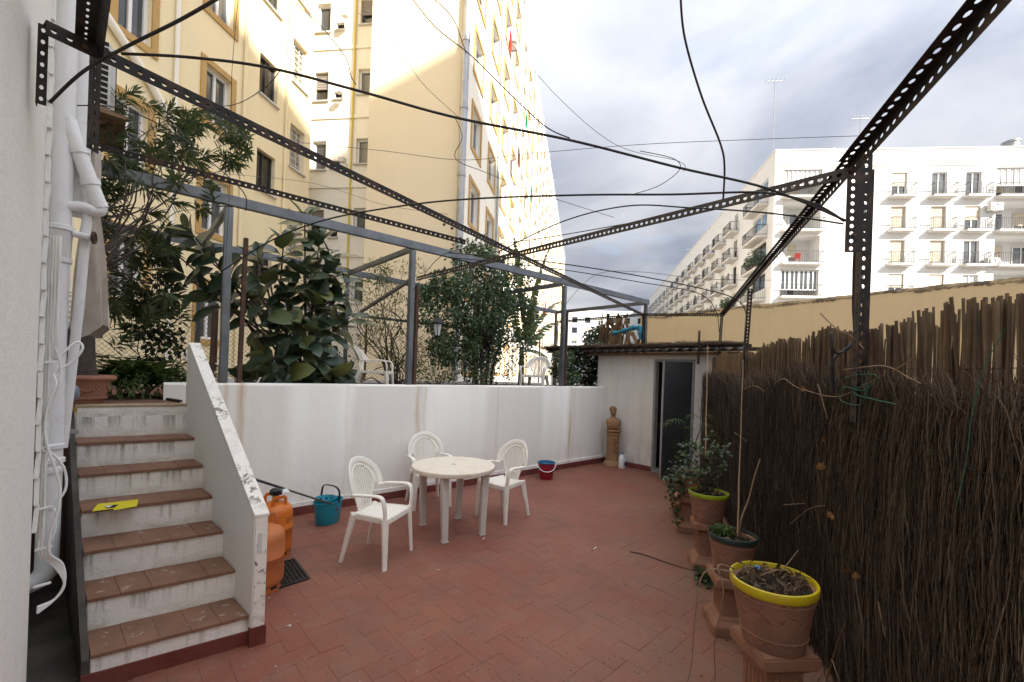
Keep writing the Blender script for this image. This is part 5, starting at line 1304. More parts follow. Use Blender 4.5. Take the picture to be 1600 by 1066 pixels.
# ---- bust on a column, milk jug
P = flz(956, 727); P.z = 0
cl_ = thing('column_pedestal', 'ochre terracotta column pedestal in the far corner under the bust', 'pedestal', P)
m = MB(); m.lathe([(0, 0), (.19, 0), (.19, .025), (.165, .045), (.165, .06), (.145, .085), (.13, .095)], 28); m.build('base', MT['terra_ochre'], cl_, smooth=35, local=True)
m = MB(); m.lathe([(.125, .09), (.122, .12), (.118, .56), (.122, .60)], 28); sh = m.build('shaft', MT['terra_ochre'], cl_, smooth=35, local=True)
m = MB(); m.lathe([(.122, .60), (.135, .615), (.125, .63), (.125, .655), (.15, .672), (.155, .69), (.145, .70), (0, .70)], 28); m.build('capital', MT['terra_ochre'], cl_, smooth=35, local=True)
vc = (-FW + RT * .25).normalized()
for k in range(16):
    a = .3 * math.sin(k * 1.1); d = (vc + V(-vc.y, vc.x, 0) * (a - .1)).normalized(); z = .28 + .018 * k
    m = MB(); m.ball(d * .121 + UP * z, .022 + .008 * math.sin(k * 2.3), 8, 5, (1, 1, .8)); m.build('relief_flower', MT['terra_ochre'], sh, smooth=60, local=True)
bu = thing('bust_statue', 'terracotta female bust with turned head on the column', 'bust', P + UP * .70)
bm_ = bmesh.new()
def ring_body():
    # (z, half width, half depth, x shift, y shift) in the bust's frame, y forward
    prof = [(.0, .105, .075, 0, 0), (.02, .115, .08, 0, 0), (.045, .125, .085, 0, 0), (.06, .13, .085, 0, .0), (.09, .138, .088, 0, .004), (.13, .150, .090, 0, .006), (.17, .155, .088, 0, .002), (.20, .140, .078, 0, -.004), (.225, .095, .062, 0, -.008), (.24, .060, .048, 0, -.010), (.255, .044, .042, .002, -.006),
            (.285, .040, .040, .005, .0), (.300, .044, .046, .008, .006), (.312, .050, .060, .011, .012), (.335, .056, .066, .013, .012), (.365, .060, .070, .014, .008), (.395, .064, .074, .014, .0), (.42, .064, .074, .013, -.004), (.445, .055, .064, .012, -.006), (.462, .036, .042, .011, -.008), (.47, .012, .014, .011, -.008)]
    m = MB(); n = 28; vs_ = []
    for z, a, b, sx, sy in prof:
        for k in range(n):
            g_ = 2 * PI * k / n; x, y = a * math.cos(g_) + sx, b * math.sin(g_) + sy
            if .30 < z < .40:  # face: rotate the head and add nose, brow, chin
                f = max(0, math.cos(g_ - PI / 2 + .5)); y += .0
                nose = math.exp(-((g_ - (PI / 2 - .5)) / .13) ** 2) * math.exp(-((z - .352) / .014) ** 2) * .020
                chin = math.exp(-((g_ - (PI / 2 - .5)) / .3) ** 2) * math.exp(-((z - .315) / .012) ** 2) * .010
                eye = (math.exp(-((g_ - (PI / 2 - .5) - .32) / .14) ** 2) + math.exp(-((g_ - (PI / 2 - .5) + .32) / .14) ** 2)) * math.exp(-((z - .368) / .010) ** 2) * -.008
                mouth = math.exp(-((g_ - (PI / 2 - .5)) / .2) ** 2) * math.exp(-((z - .331) / .006) ** 2) * .005
                k_ = nose + chin + eye + mouth; x += k_ * math.cos(g_); y += k_ * math.sin(g_)
            if .05 < z < .22:  # breasts and shoulders
                y += .022 * (math.exp(-((x - .055) / .035) ** 2) + math.exp(-((x + .055) / .035) ** 2)) * math.exp(-((z - .10) / .03) ** 2) * max(0, math.sin(g_))
            vs_.append((x, y, z))
    fs = [(i * n + k, i * n + (k + 1) % n, (i + 1) * n + (k + 1) % n, (i + 1) * n + k) for i in range(len(prof) - 1) for k in range(n)] + [tuple(range(n))[::-1], tuple(range((len(prof) - 1) * n, len(prof) * n))]
    m.add(vs_, fs); return m
bu.rotation_euler = (0, 0, math.atan2(-FW.y, -FW.x) - PI / 2 + .15)
# finer face: more rings
def dens(m_): return m_
ring_body().build('torso_and_head', MT['terra_ochre'], bu, smooth=70, local=True)
m = MB()
for k in range(5):
    z = .395 + .014 * k; r = .074 - .0016 * k * k * 1.6
    m.tube([(.013 + r * .92 * math.cos(a) , -.006 + r * 1.08 * math.sin(a), z + .012 * math.sin(a + .5)) for a in [2 * PI * i / 20 for i in range(21)]], .009, 6, cap=False)
m.ball((.010, -.075, .40), .030, 10, 7); m.build('hair', MT['terra_ochre'], bu, smooth=60, local=True)
m = MB(); m.sweep([V(-.13, .05, .05), V(-.06, .095, .045), V(.03, .10, .06), V(.10, .075, .085), V(.13, .03, .11)], UP, .022, .012, 8); m.build('drapery', MT['terra_ochre'], bu, smooth=60, local=True)
P = flz(970, 731); P.z = 0; P = P + V(.0, -.02, 0)
jg = thing('milk_jug', 'white translucent plastic jug standing beside the column', 'jug', P)
m = MB(); m.lathe([(0, 0), (.07, 0), (.075, .01), (.075, .17), (.06, .21), (.026, .255), (.022, .262), (.022, .275), (0, .275)], 20, sy=.8); m.build('body', MT['white_pl'], jg, smooth=40, local=True)
m = MB(); m.lathe([(.026, .274), (.026, .295), (0, .295)], 14); m.build('cap', MT['blue_in'], jg, smooth=40, local=True)
m = MB(); m.tube(smoothpath([V(.03, -.03, .25), V(.07, -.04, .25), V(.085, -.045, .20), V(.07, -.04, .15)], 4), .009, 8); m.build('handle', MT['white_pl'], jg, smooth=60, local=True)
m = MB(); m.box((0, -.0605, .09), (.05, .002, .05)); m.build('label', MT['blue_in'], jg, local=True)

# ================================================================== pots on pedestals
def pedestal(P, h, rz, label):
    o = thing('square_pedestal', label, 'pedestal', P, rz, 'terracotta pedestals along the fence'); T = MT['terra']; o.scale = (.86, .86, 1)
    def frus(m, z0, a, z1, b): m.add([(-a, -a, z0), (a, -a, z0), (a, a, z0), (-a, a, z0), (-b, -b, z1), (b, -b, z1), (b, b, z1), (-b, b, z1)], [(3, 2, 1, 0), (4, 5, 6, 7), (0, 1, 5, 4), (1, 2, 6, 5), (2, 3, 7, 6), (3, 0, 4, 7)])
    m = MB(); m.box((0, 0, .035), (.335, .335, .07)); m.build('base', T, o, local=True, bevel=.006)
    m = MB(); frus(m, .0705, .155, .10, .128); frus(m, .1003, .128, .125, .112); m.build('base_moulding', T, o, local=True, bevel=.003)
    m = MB(); m.box((0, 0, (.125 + h - .09) / 2), (.205, .205, h - .09 - .125)); sh = m.build('shaft', T, o, local=True, bevel=.004)
    hh = h - .09 - .125 - .05; zc = (.125 + h - .09) / 2
    for f in range(4):
        R = Matrix.Rotation(f * PI / 2, 3, 'Z')
        for k in range(5):
            x = -.066 + .033 * k; m = MB(); M3 = R; c = R @ V(x, -.1035, zc); m.box(c, (.016, .008, hh), M=R); m.build('flute', T, sh, local=True, bevel=.003)
    m = MB(); frus(m, h - .0895, .110, h - .06, .140); m.build('cap_moulding', T, o, local=True, bevel=.003)
    m = MB(); m.box((0, 0, h - .030), (.31, .31, .0595)); m.build('cap', T, o, local=True, bevel=.008)
    return o
def pot(P, R, h, rim, label, tilt=(0, 0), soil_l=True):
    o = thing('flower_pot', label, 'flower pot', P, 0, 'painted flower pots on pedestals'); k = h / .28
    o.rotation_euler = (tilt[0], tilt[1], random.uniform(0, 6))
    rb_ = R * .70
    m = MB(); m.lathe([(0, 0), (rb_, 0), (rb_ + .004, .008), (rb_ + (R - rb_) * .12, .03 * k), (R * .93, .235 * k), (R * .945, .245 * k), (R * .94, .262 * k), (R * .93, .27 * k), (R * .86, .265 * k), (rb_ * .9, .05), (0, .04)], 48); b = m.build('body', MT['terra_paint'], o, smooth=35, local=True)
    m = MB(); m.lathe([(R * .915, .256 * k), (R * .985, .254 * k), (R, .26 * k), (R * 1.008, .284 * k), (R * .995, .293 * k), (R * .95, .295 * k), (R * .925, .288 * k), (R * .915, .256 * k)], 48, closed=True); m.build('rim', MT[rim], o, smooth=45, local=True)
    for z, rr_ in ((.062, .0), (.232, .0)):
        m = MB(); rad = rb_ + (R * .93 - rb_) * min(1, (z - .0) / .235); rad = rb_ + (R - rb_) * .12 + (R * .93 - rb_ - (R - rb_) * .12) * (z - .03) / .205
        m.lathe([(rad - .002, (z - .005) * k), (rad + .004, z * k), (rad - .002, (z + .005) * k)], 48, closed=True); m.build('relief_band', MT['terra'], b, smooth=60, local=True)
    m = MB(); n = 24; vs_, fs = [(0, 0, .255 * k)], []
    for j in range(1, 6):
        for i in range(n):
            a = 2 * PI * i / n; r = R * .905 * j / 5; vs_.append((r * math.cos(a), r * math.sin(a), .25 * k + .012 * math.sin(i * 1.7 + j) * (1 if j < 5 else .3)))
    for i in range(n): fs.append((0, 1 + i, 1 + (i + 1) % n))
    for j in range(4):
        for i in range(n): fs.append((1 + j * n + i, 1 + (j + 1) * n + i, 1 + (j + 1) * n + (i + 1) % n, 1 + j * n + (i + 1) % n))
    m.add(vs_, fs); m.build('soil', MT['soil'], o, smooth=60, local=True)
    return o
def litter(P, R, z, n, seed, par_):
    r = random.Random(seed); m = MB()
    for i in range(n):
        a, q = r.uniform(0, 6.28), R * math.sqrt(r.random()); c = V(q * math.cos(a), q * math.sin(a), z + r.uniform(0, .03)); d = V(r.gauss(0, 1), r.gauss(0, 1), r.gauss(0, .8)).normalized(); s_ = (d.orthogonal() + V(r.gauss(0, .6), r.gauss(0, .6), r.gauss(0, .6))).normalized(); L = r.uniform(.008, .034); w_ = L * r.uniform(.15, .5); c.z += .012 * r.random()
        m.add([c - d * L, c + s_ * w_ + UP * .005, c + d * L, c - s_ * w_ + UP * .004], [(0, 1, 2), (0, 2, 3)])
    tag(m.build('leaf_litter', MT['litter'], par_, local=True, fix=False), kind='stuff')
frz = math.atan2(FD.y, FD.x)
PP = [V(2.315, .60, 0), V(3.25, 1.115, 0), V(4.13, 1.64, 0), V(4.96, 2.17, 0)]
pedestal(PP[0], .53, frz + .35, 'nearest terracotta pedestal, under the yellow rimmed pot')
pot1 = pot(PP[0] + UP * .531, .182, .285, 'rim_yellow', 'terracotta pot with yellow rim and dead leaves, nearest the viewer', (.03, -.02)); litter(PP[0], .155, .268, 260, 5, pot1)
m = MB(); m.ball((-.09, .05, .295), .018, 8, 6, (1.4, 1, .7)); m.build('blue_wrapper', MT['blue_in'], pot1, local=True, smooth=60)
pedestal(PP[1], .385, frz + .1, 'second terracotta pedestal from the viewer, under the dark rimmed pot')
pot2 = pot(PP[1] + UP * .386, .158, .27, 'rim_dark', 'terracotta pot with dark green rim holding a small green plant'); litter(PP[1], .13, .245, 90, 6, pot2)
pedestal(PP[2], .43, frz + .05, 'third terracotta pedestal from the viewer, under the lime rimmed pot')
pot3 = pot(PP[2] + UP * .431, .175, .26, 'rim_green', 'terracotta pot with lime green rim under the leafy bush'); litter(PP[2], .14, .235, 60, 7, pot3)
pedestal(PP[3], .40, frz - .05, 'farthest terracotta pedestal, towards the shed door')
pot4 = pot(PP[3] + UP * .401, .19, .28, 'rim_dark', 'farthest terracotta pot, hidden under trailing leaves by the shed door')
def twig(pts, r, label, mat='twig', name='dry_twig'):
    m = MB(); n = len(pts); pp = smoothpath(pts, 5); m.tube(pp, [r * (1 - .6 * i / len(pp)) for i in range(len(pp))], 5); return tag(m.build(name, MT[mat], fix=False), label, 'twig')
b0 = PP[0] + UP * .80
twig([b0 + V(.10, .02, 0), b0 + V(.14, -.01, .05), b0 + V(.18, -.05, .13)], .004, 'short dry twig sticking up from the yellow rimmed pot, right one')
twig([b0 + V(-.02, .06, .02), b0 + V(.05, .0, .05), b0 + V(.10, -.06, .04)], .004, 'short dry twig lying across the yellow rimmed pot')
twig([b0 + V(-.06, .16, .03), b0 + V(-.16, .20, .06), b0 + V(-.19, .16, -.05), b0 + V(-.17, .20, -.30), b0 + V(-.10, .22, -.55), b0 + V(-.06, .30, -.76)], .004, 'long dry creeper trailing from the yellow rimmed pot down to the floor')
twig([b0 + V(-.10, .14, .03), b0 + V(-.22, .24, .03), b0 + V(-.26, .26, -.20), b0 + V(-.20, .30, -.50), b0 + V(-.18, .40, -.78)], .0035, 'second dry creeper trailing beside the first below the yellow rimmed pot')
b1 = PP[1] + UP * .64
twig([b1 + V(.06, -.02, 0), b1 + V(.05, -.04, .14), b1 + V(.11, -.06, .26), b1 + V(.15, -.08, .42), b1 + V(.20, -.1, .55)], .008, 'bare forked stem growing from the dark rimmed pot')

# ================================================================== small things on floor and steps
fo = thing('yellow_flyer', 'torn yellow flyer with a black and white picture lying on the stairs', 'flyer', st(.06, 3.05 * RN, .74))
q = [st(.045, 2 * RN + .262, 0), st(.30, 2 * RN + .225, 0), st(.295, 2 * RN + .0, 0), st(.13, 2 * RN - .025, 0), st(.125, 2 * RN + .01, 0), st(.015, 2 * RN + .03, 0)]
dzs = [V(0, 0, .555 + .010 + .004 * i) for i in (0, 1, 2, 0, 1, 1)]
q = [flz(u, v, .562) for u, v in ((152, 788), (215, 784), (213, 797), (176, 802), (176, 800), (144, 803))]
q = [p if True else p for p in q]
fo.location = q[0]; WOFF[fo.name] = Vector(q[0])
q = [flz(u, v, .748) for u, v in ((153, 788), (216, 781), (214, 791.5), (178, 797.5), (176, 795.5), (144, 799.5))]
fo.location = q[0]; WOFF[fo.name] = Vector(q[0])
m = MB(); m.extr(q, UP * .003); m.build('sheet', MT['yellow_paper'], fo)
q2 = [flz(u, v, .7535) for u, v in ((163, 790.5), (185, 788.5), (179, 793), (167, 794))]; m = MB(); m.extr(q2, UP * .0015); m.build('picture', MT['paper_black'], fo)
q2 = [flz(u, v, .757) for u, v in ((163, 790.5), (176, 790), (169, 793.5))]; m = MB(); m.extr(q2, UP * .0015); m.build('picture_highlight', MT['paper_white'], fo)
r_ = random.Random(12)
bits = [((685, 891), .035, 'pale flat crumb of plaster on the tiles right of the lone chair'), ((561, 913), .022, 'small pale chip on the tiles left of the plaster crumb'), ((714, 840), .020, 'white scrap of paper under the table'), ((788, 842), .018, 'pale scrap right of the table legs'), ((420, 935), .022, 'white scrap beside the parapet foot'), ((453, 978), .03, 'grey chip on the tiles near the parapet foot'), ((972, 873), .020, 'grey pebble on the tiles in the middle of the patio'), ((431, 1042), .016, 'small pale pebble at the bottom of the patio')]
for (u, v), s_, lb in bits:
    c = flz(u, v, .001); m = MB(); s_ *= .6; n = 9; pts = [c + V(s_ * r_.uniform(.3, 1.3) * math.cos(2 * PI * i / n), s_ * r_.uniform(.3, 1.0) * math.sin(2 * PI * i / n), 0) for i in range(n)]
    m.extr(pts, UP * .005); tag(m.build('floor_scrap', MT['debris'], bevel=.0015), lb, 'scrap')
for (u0, v0, u1, v1), lb in (((752, 846, 757, 840), 'cigarette end on the tiles below the front table leg'), ((924, 861, 932, 855), 'cigarette end in the middle of the patio')):
    a, b = flz(u0, v0, .005), flz(u1, v1, .005); o = thing('cigarette_end', lb, 'cigarette end', a)
    m = MB(); m.tube([a, a.lerp(b, .4)], .0045, 7); m.build('filter', MT['dry_leaf'], o); m = MB(); m.tube([a.lerp(b, .4), b], .0045, 7); m.build('paper_end', MT['paper_white'], o)
twig([flz(u, v, .006) for u, v in ((985, 862), (1010, 868), (1050, 882), (1090, 893), (1105, 897))], .006, 'long dark twig lying on the tiles before the pots', 'bark')
twig([flz(u, v, .008) for u, v in ((708, 825), (716, 832), (728, 831), (738, 832))], .004, 'curled dry leaf stalk under the table')
m = MB(); rr = random.Random(33)
for i in range(420):
    u, v = rr.uniform(430, 1120), 760 + 300 * rr.random() ** .8; c = flz(u, v, .0015)
    if not inside(c): continue
    L = rr.uniform(.002, .008); a = rr.uniform(0, 6.28); d = V(math.cos(a), math.sin(a), 0) * L; s_ = V(-d.y, d.x, 0) * rr.uniform(.3, .8)
    m.add([c - d, c + s_, c + d, c - s_, c + UP * L * .5], [(0, 1, 4), (1, 2, 4), (2, 3, 4), (3, 0, 4)])
for i in range(520):
    t = rr.uniform(-1.2, 4.2); c = fpt(t, .03 + abs(rr.gauss(0, .28)), .002)
    if not inside(c): continue
    L = rr.uniform(.004, .02); a = rr.uniform(0, 6.28); d = V(math.cos(a), math.sin(a), 0) * L; s_ = V(-d.y, d.x, 0) * rr.uniform(.15, .6)
    m.add([c - d, c + s_, c + d, c - s_, c + UP * L * .3], [(0, 1, 4), (1, 2, 4), (2, 3, 4), (3, 0, 4)])
tag(m.build('floor_debris', MT['litter'], fix=False), 'scattered crumbs and leaf bits over the red tiles', 'debris', kind='stuff')

# ================================================================== pipes, valves, cables and cloth on the house wall
def vx(u, v, y): p = ony(u, v, y); return p
PY = 4.05
pr0 = ony(100, 420, PY); px_ = pr0.x
pp = thing('drain_pipe', 'thick white drain pipe with elbows and branches on the house wall', 'pipe', (px_, PY, 0))
def ptube(pts, r, par_, name='pipe', mat='pvc', k=1, n=14):
    m = MB(); m.tube(smoothpath(pts, k) if k > 1 else pts, r, n); return m.build(name, MT[mat], par_, smooth=50)
def pz(v): return ony(100, v, PY).z
XL = px_
ptube([(XL - .03, PY, .42), (XL - .03, PY, pz(412))], .057, pp, 'lower_pipe'); ptube(smoothpath([(XL - .03, PY, .43), (XL - .035, PY, .36), (XL - .08, PY, .31), (XL - .16, PY, .30)], 4), .058, pp, 'wall_elbow')
ptube(smoothpath([(XL - .03, PY, pz(408)), (XL - .025, PY - .02, pz(385)), (XL - .02, PY - .04, pz(360))], 4), .06, pp, 'bend')
ptube([(XL - .02, PY - .04, pz(365)), (XL - .02, PY - .04, 4.9)], .052, pp, 'upper_pipe')
ptube([(XL + .045, PY + .06, pz(330)), (XL + .045, PY + .06, 5.3)], .06, pp, 'rear_pipe')
for v in (700, 722, 736, 412, 364):
    z = pz(v); m = MB(); xx, yy = (XL - .03, PY) if v > 380 else (XL - .02, PY - .04); m.lathe([(.056, 0), (.068, .004), (.068, .03), (.056, .036)], 16, (xx, yy, z)); m.build('pipe_collar', MT['pvc'], pp, smooth=40)
z1_, z2_ = pz(200), pz(322)
br_ = [V(XL + .0, PY - .05, pz(190)), V(XL + .02, PY - .06, z1_ - .05), V(XL + .14, PY - .06, z2_ + .08), V(XL + .165, PY - .06, z2_ + .02)]
ptube(br_, .042, pp, 'branch_pipe')
ptube(smoothpath([V(XL + .165, PY - .06, z2_ + .03), V(XL + .15, PY - .06, z2_ - .01), V(XL + .08, PY - .055, z2_ + .005), V(XL + .0, PY - .05, z2_ - .015)], 4), .034, pp, 'branch_return')
ptube([V(XL + .105, PY - .03, pz(300)), V(XL + .075, PY - .01, pz(480)), V(XL + .02, PY + .02, pz(700))], .026, pp, 'thin_pipe')
for t in (.25, .75):
    c = br_[1].lerp(br_[2], t); d = (br_[2] - br_[1]).normalized(); m = MB(); m.tube([c - d * .02, c + d * .02], .050, 14); m.build('pipe_collar', MT['pvc'], pp, smooth=40)
# stop valve with wheel
vl = thing('stop_valve', 'rusty wheel valve on a white spur pipe beside the drain pipe', 'valve', ony(138, 372, PY - .05))
p0, p1 = ony(115, 365, PY - .05), ony(142, 372, PY - .07)
ptube([p0, p1], .022, vl, 'spur'); m = MB(); c = ony(147, 372, PY - .08); d = (p1 - p0).normalized(); e1 = UP; e2 = d.cross(e1)
m.tube([c + e1 * (.035 * math.cos(a)) + e2 * (.035 * math.sin(a)) for a in [2 * PI * i / 14 for i in range(15)]], .008, 6, cap=False); m.build('hand_wheel', MT['galv_rust'], vl, smooth=60)
for a in (0, PI / 2):
    m = MB(); m.tube([c - e1 * (.035 * math.cos(a)) - e2 * (.035 * math.sin(a)), c + e1 * (.035 * math.cos(a)) + e2 * (.035 * math.sin(a))], .005, 5); m.build('spoke', MT['galv_rust'], vl)
# small water taps above the steps
wm = thing('water_tap', 'grey water meter with brass tap beside the top of the steps', 'tap', ony(108, 690, 4.45))
c = ony(105, 618, 4.45); m = MB(); m.tube([c + UP * .09, c + UP * -.09], .030, 12); m.ball(c + UP * .02 + V(.03, 0, 0), .045, 12, 8, (.8, 1, 1.3)); m.build('meter', MT['bluegrey'], wm, smooth=50)
m = MB(); c2 = ony(107, 638, 4.45); m.tube([c2, c2 + RT * .05], .011, 8); m.tube([c2 + RT * .05 + UP * .012, c2 + RT * .05 - UP * .03], .010, 8); m.build('tap_spout', MT['brass'], wm, smooth=50)
m = MB(); m.tube([ony(107, 640, 4.45), ony(104, 685, 4.45)], .016, 10); m.build('riser_pipe', MT['pvc'], wm, smooth=50); m = MB(); m.box(ony(108, 675, 4.45), (.10, .05, .03)); m.build('bracket', MT['doorframe'], wm, bevel=.004)
# white cable bundle with loops
r_ = random.Random(5)
cy_ = 3.12; cx_ = HX + .02
for k, lb in enumerate(('white cable at the front of the bundle on the house corner', 'white cable in the middle of the bundle on the house corner', 'white cable at the back of the bundle on the house corner', 'white cable with a big loop on the house corner')):
    pts = []
    for i in range(16):
        z = 2.35 - i * .105; pts.append(V(cx_ + .012 * k + (.03 * math.sin(i * .9 + k) if 5 < i < 15 else 0) * (k > 1), cy_ - .01 * k + .006 * math.sin(i * 2 + k), z))
    if k == 3: pts[6:7] = [V(cx_ + .03, cy_, 1.74), V(cx_ + .10, cy_ + .02, 1.83), V(cx_ + .125, cy_ + .02, 1.80), V(cx_ + .09, cy_ + .02, 1.73), V(cx_ + .03, cy_, 1.67)]
    if k == 2: pts[11:13] = [V(cx_ + .03, cy_, 1.27), V(cx_ + .075, cy_ + .02, 1.18), V(cx_ + .08, cy_ + .02, 1.07), V(cx_ + .03, cy_, .99)]
    pts += [V(cx_ + .05 + .01 * k, cy_ + .01, .70), V(cx_ + .09, cy_ + .01, .60), V(cx_ + .06, cy_ + .01, .53), V(cx_ + .0, cy_ - .02, .52 - .01 * k)]
    m = MB(); m.tube(smoothpath(pts, 4), .006, 7); tag(m.build('white_cable', MT['cable_white'], smooth=60, fix=False), lb, 'cable')
for k, z in enumerate((1.72, 1.30, 1.0, .80, .62)):
    m = MB(); m.bar((cx_ - .016, cy_ - .018, z), (cx_ + .045, cy_ - .012, z + .006), .014, .012); tag(m.build('cable_clip', MT['cable_white'], bevel=.003), 'white plastic clip on the cable bundle, number %s from the top' % ['one', 'two', 'three', 'four', 'five'][k], 'clip', 'white clips holding the cable bundle')
# canvas hanging behind the pipes, and a rolled bag above
def hang(name, label, cat, mat, top, bot, wdir, w0, w1, thick=.05, seed=0, folds=3):
    m = MB(); NU, NV = 18, 14; vs_, fs = [], []; top, bot = Vector(top), Vector(bot); wdir = Vector(wdir).normalized(); nd = wdir.cross(UP)
    for j in range(NV + 1):
        t = j / NV; c = top.lerp(bot, t); w_ = w0 + (w1 - w0) * math.sin(t * PI / 2)
        for i in range(NU):
            a = 2 * PI * i / NU; rr_ = 1 + .16 * math.sin(a * folds + t * 2 + seed)
            vs_.append(c + wdir * (w_ / 2 * math.cos(a) * rr_) + nd * (thick * math.sin(a) * rr_) + UP * (.05 * math.sin(a * 2 + seed) * t * t))
    for j in range(NV):
        for i in range(NU): fs.append((j * NU + i, j * NU + (i + 1) % NU, (j + 1) * NU + (i + 1) % NU, (j + 1) * NU + i))
    fs += [tuple(range(NU))[::-1], tuple(range(NV * NU, NV * NU + NU))]
    m.add(vs_, fs); return tag(m.build(name, mat, smooth=60), label, cat)
hang('canvas_sheet', 'beige canvas sheet hanging behind the drain pipe', 'cloth', MT['cloth'], ony(143, 320, 4.32), ony(140, 518, 4.34), RT, .09, .25, .035, 1, 6)
hang('canvas_strip', 'short fold of pale canvas tucked below the hanging black post', 'cloth', MT['cloth'], ony(153, 236, 4.2), ony(138, 335, 4.25), RT, .03, .11, .025, 2, 5)
# air conditioner on a wooden shelf
ac = thing('air_conditioner', 'white air conditioner unit on a wooden shelf at the upper left', 'air conditioner', (-.20, 5.75, 3.95))
AX0, AX1, AY0, AY1, AZ0, AZ1 = -.38, -.02, 5.45, 6.25, 4.02, 4.64
m = MB(); m.mm((AX0, AY0, AZ0), (AX1, AY1, AZ1)); m.build('casing', MT['ac'], ac, bevel=.03)
for i in range(11):
    z = AZ0 + .05 + .053 * i; m = MB(); m.mm((AX0 + .14, AY0 - .006, z), (AX1 - .05, AY0 - .0005, z + .034)); m.build('vent_slot', MT['dark_void'], ac)
    m = MB(); m.mm((AX1 + .0005, AY0 + .1, z), (AX1 + .006, AY1 - .1, z + .034)); m.build('vent_slot', MT['dark_void'], ac)
m = MB(); m.mm((-.44, 5.40, 3.97), (.06, 6.3, 4.005)); m.build('shelf', MT['wood'], ac)
for y in (5.5, 6.2):
    m = MB(); m.bar((-.42, y, 3.62), (-.05, y, 3.965), .03, .03); m.build('bracket', MT['galv_rust'], ac)
# wall lantern on the grey post
lp = ony(683, 530, 6.0); la = thing('garden_lantern', 'black hexagonal garden lantern hanging by the second grey post', 'lantern', lp)
m = MB(); m.lathe([(0, 0), (.025, .0), (.045, .03), (.055, .05), (.055, .06)], 6, lp); m.build('base', MT['lantern'], la)
m = MB(); m.lathe([(.048, .06), (.078, .24)], 6, lp); m.build('glass', MT['lampglass'], la)
for k in range(6):
    a = 2 * PI * k / 6; m = MB(); m.bar(lp + V(.050 * math.cos(a), .050 * math.sin(a), .06), lp + V(.081 * math.cos(a), .081 * math.sin(a), .245), .008, .008); m.build('bar', MT['lantern'], la)
m = MB(); m.lathe([(.10, .245), (.11, .25), (.105, .275), (.06, .33), (.03, .345), (.03, .37), (.012, .39), (.012, .43), (0, .44)], 6, lp); m.build('roof', MT['lantern'], la)
m = MB(); m.tube(smoothpath([lp + UP * .43, lp + V(-.02, -.0, .47), V(3.20, 5.42, lp.z + .46), V(3.10, 5.35, lp.z + .40)], 5), .008, 6); m.build('arm', MT['lantern'], la)
# ================================================================== plants
def leaf_mesh(name, L, W, mat, curl=.15, fold=.12, tip=1.0, n=6, seed=0):
    m = MB(); vs_, fs = [], []; r = random.Random(seed)
    for i in range(n + 1):
        t = i / n; w_ = W * math.sin(PI * min(.999, t ** .9)) ** .58 * (1 - .08 * t) if 0 < i < n else .004
        z = -curl * L * t * t; y = L * t
        vs_ += [(-w_ / 2, y, z + fold * w_ + .006 * math.sin(5 * t + seed)), (0, y, z - .002), (w_ / 2, y, z + fold * w_ - .005 * math.sin(6 * t + seed))]
    for i in range(n):
        a = 3 * i; fs += [(a, a + 1, a + 4, a + 3), (a + 1, a + 2, a + 5, a + 4)]
    m.add(vs_, fs); return m.mesh(name, mat, smooth=60, fix=False)
def orient(d, n):
    d = Vector(d).normalized(); n = Vector(n); s_ = d.cross(n); s_ = s_.normalized() if s_.length > 1e-4 else d.orthogonal().normalized(); n = s_.cross(d)
    return Matrix((s_, d, n)).transposed()
# ---- rubber plant: every large leaf is a piece of its own
rp = thing('rubber_plant', 'big rubber plant with broad dark glossy leaves behind the white wall', 'plant', (1.72, 5.98, TZ))
LM = [leaf_mesh('leaf', .30, .19, MT['leaf_rubber'], .14 + .06 * k, .10, seed=k) for k in range(4)] + [leaf_mesh('leaf', .23, .12, MT['leaf_rubber'], .1, .2, seed=9)]
rr = random.Random(21)
tips = [((.62, 5.95, 3.20), 11), ((.42, 5.9, 2.98), 7), ((.98, 5.9, 2.72), 15), ((.80, 5.85, 2.52), 8), ((1.82, 6.0, 3.72), 13), ((2.02, 6.0, 3.45), 10), ((1.58, 6.0, 3.30), 12), ((1.30, 6.0, 3.08), 10),
        ((2.15, 6.05, 3.05), 13), ((1.80, 5.9, 3.0), 13), ((2.32, 6.05, 2.72), 12), ((2.02, 5.9, 2.62), 14), ((1.62, 5.9, 2.62), 11), ((1.95, 5.85, 2.25), 11), ((1.55, 5.9, 2.25), 10), ((2.25, 6.0, 2.30), 8),
        ((1.75, 5.85, 1.95), 12), ((1.40, 5.85, 1.85), 10), ((2.08, 5.85, 1.85), 11), ((2.35, 5.9, 1.65), 9), ((1.25, 5.9, 1.60), 8), ((1.75, 5.85, 1.62), 9), ((2.05, 6.1, 2.85), 12), ((1.45, 6.05, 2.85), 10), ((2.2, 6.1, 3.3), 9), ((1.7, 6.1, 2.4), 10), ((1.15, 5.95, 2.35), 6), ((.75, 5.9, 2.95), 9), ((.55, 5.85, 2.7), 7), ((1.95, 5.8, 2.05), 10), ((1.45, 5.8, 1.65), 8), ((2.2, 5.85, 1.62), 8), ((2.45, 5.95, 2.45), 7), ((1.3, 5.9, 2.6), 8), ((2.45, 6.05, 2.95), 6)]
stems = MB()
base = V(1.72, 5.98, TZ)
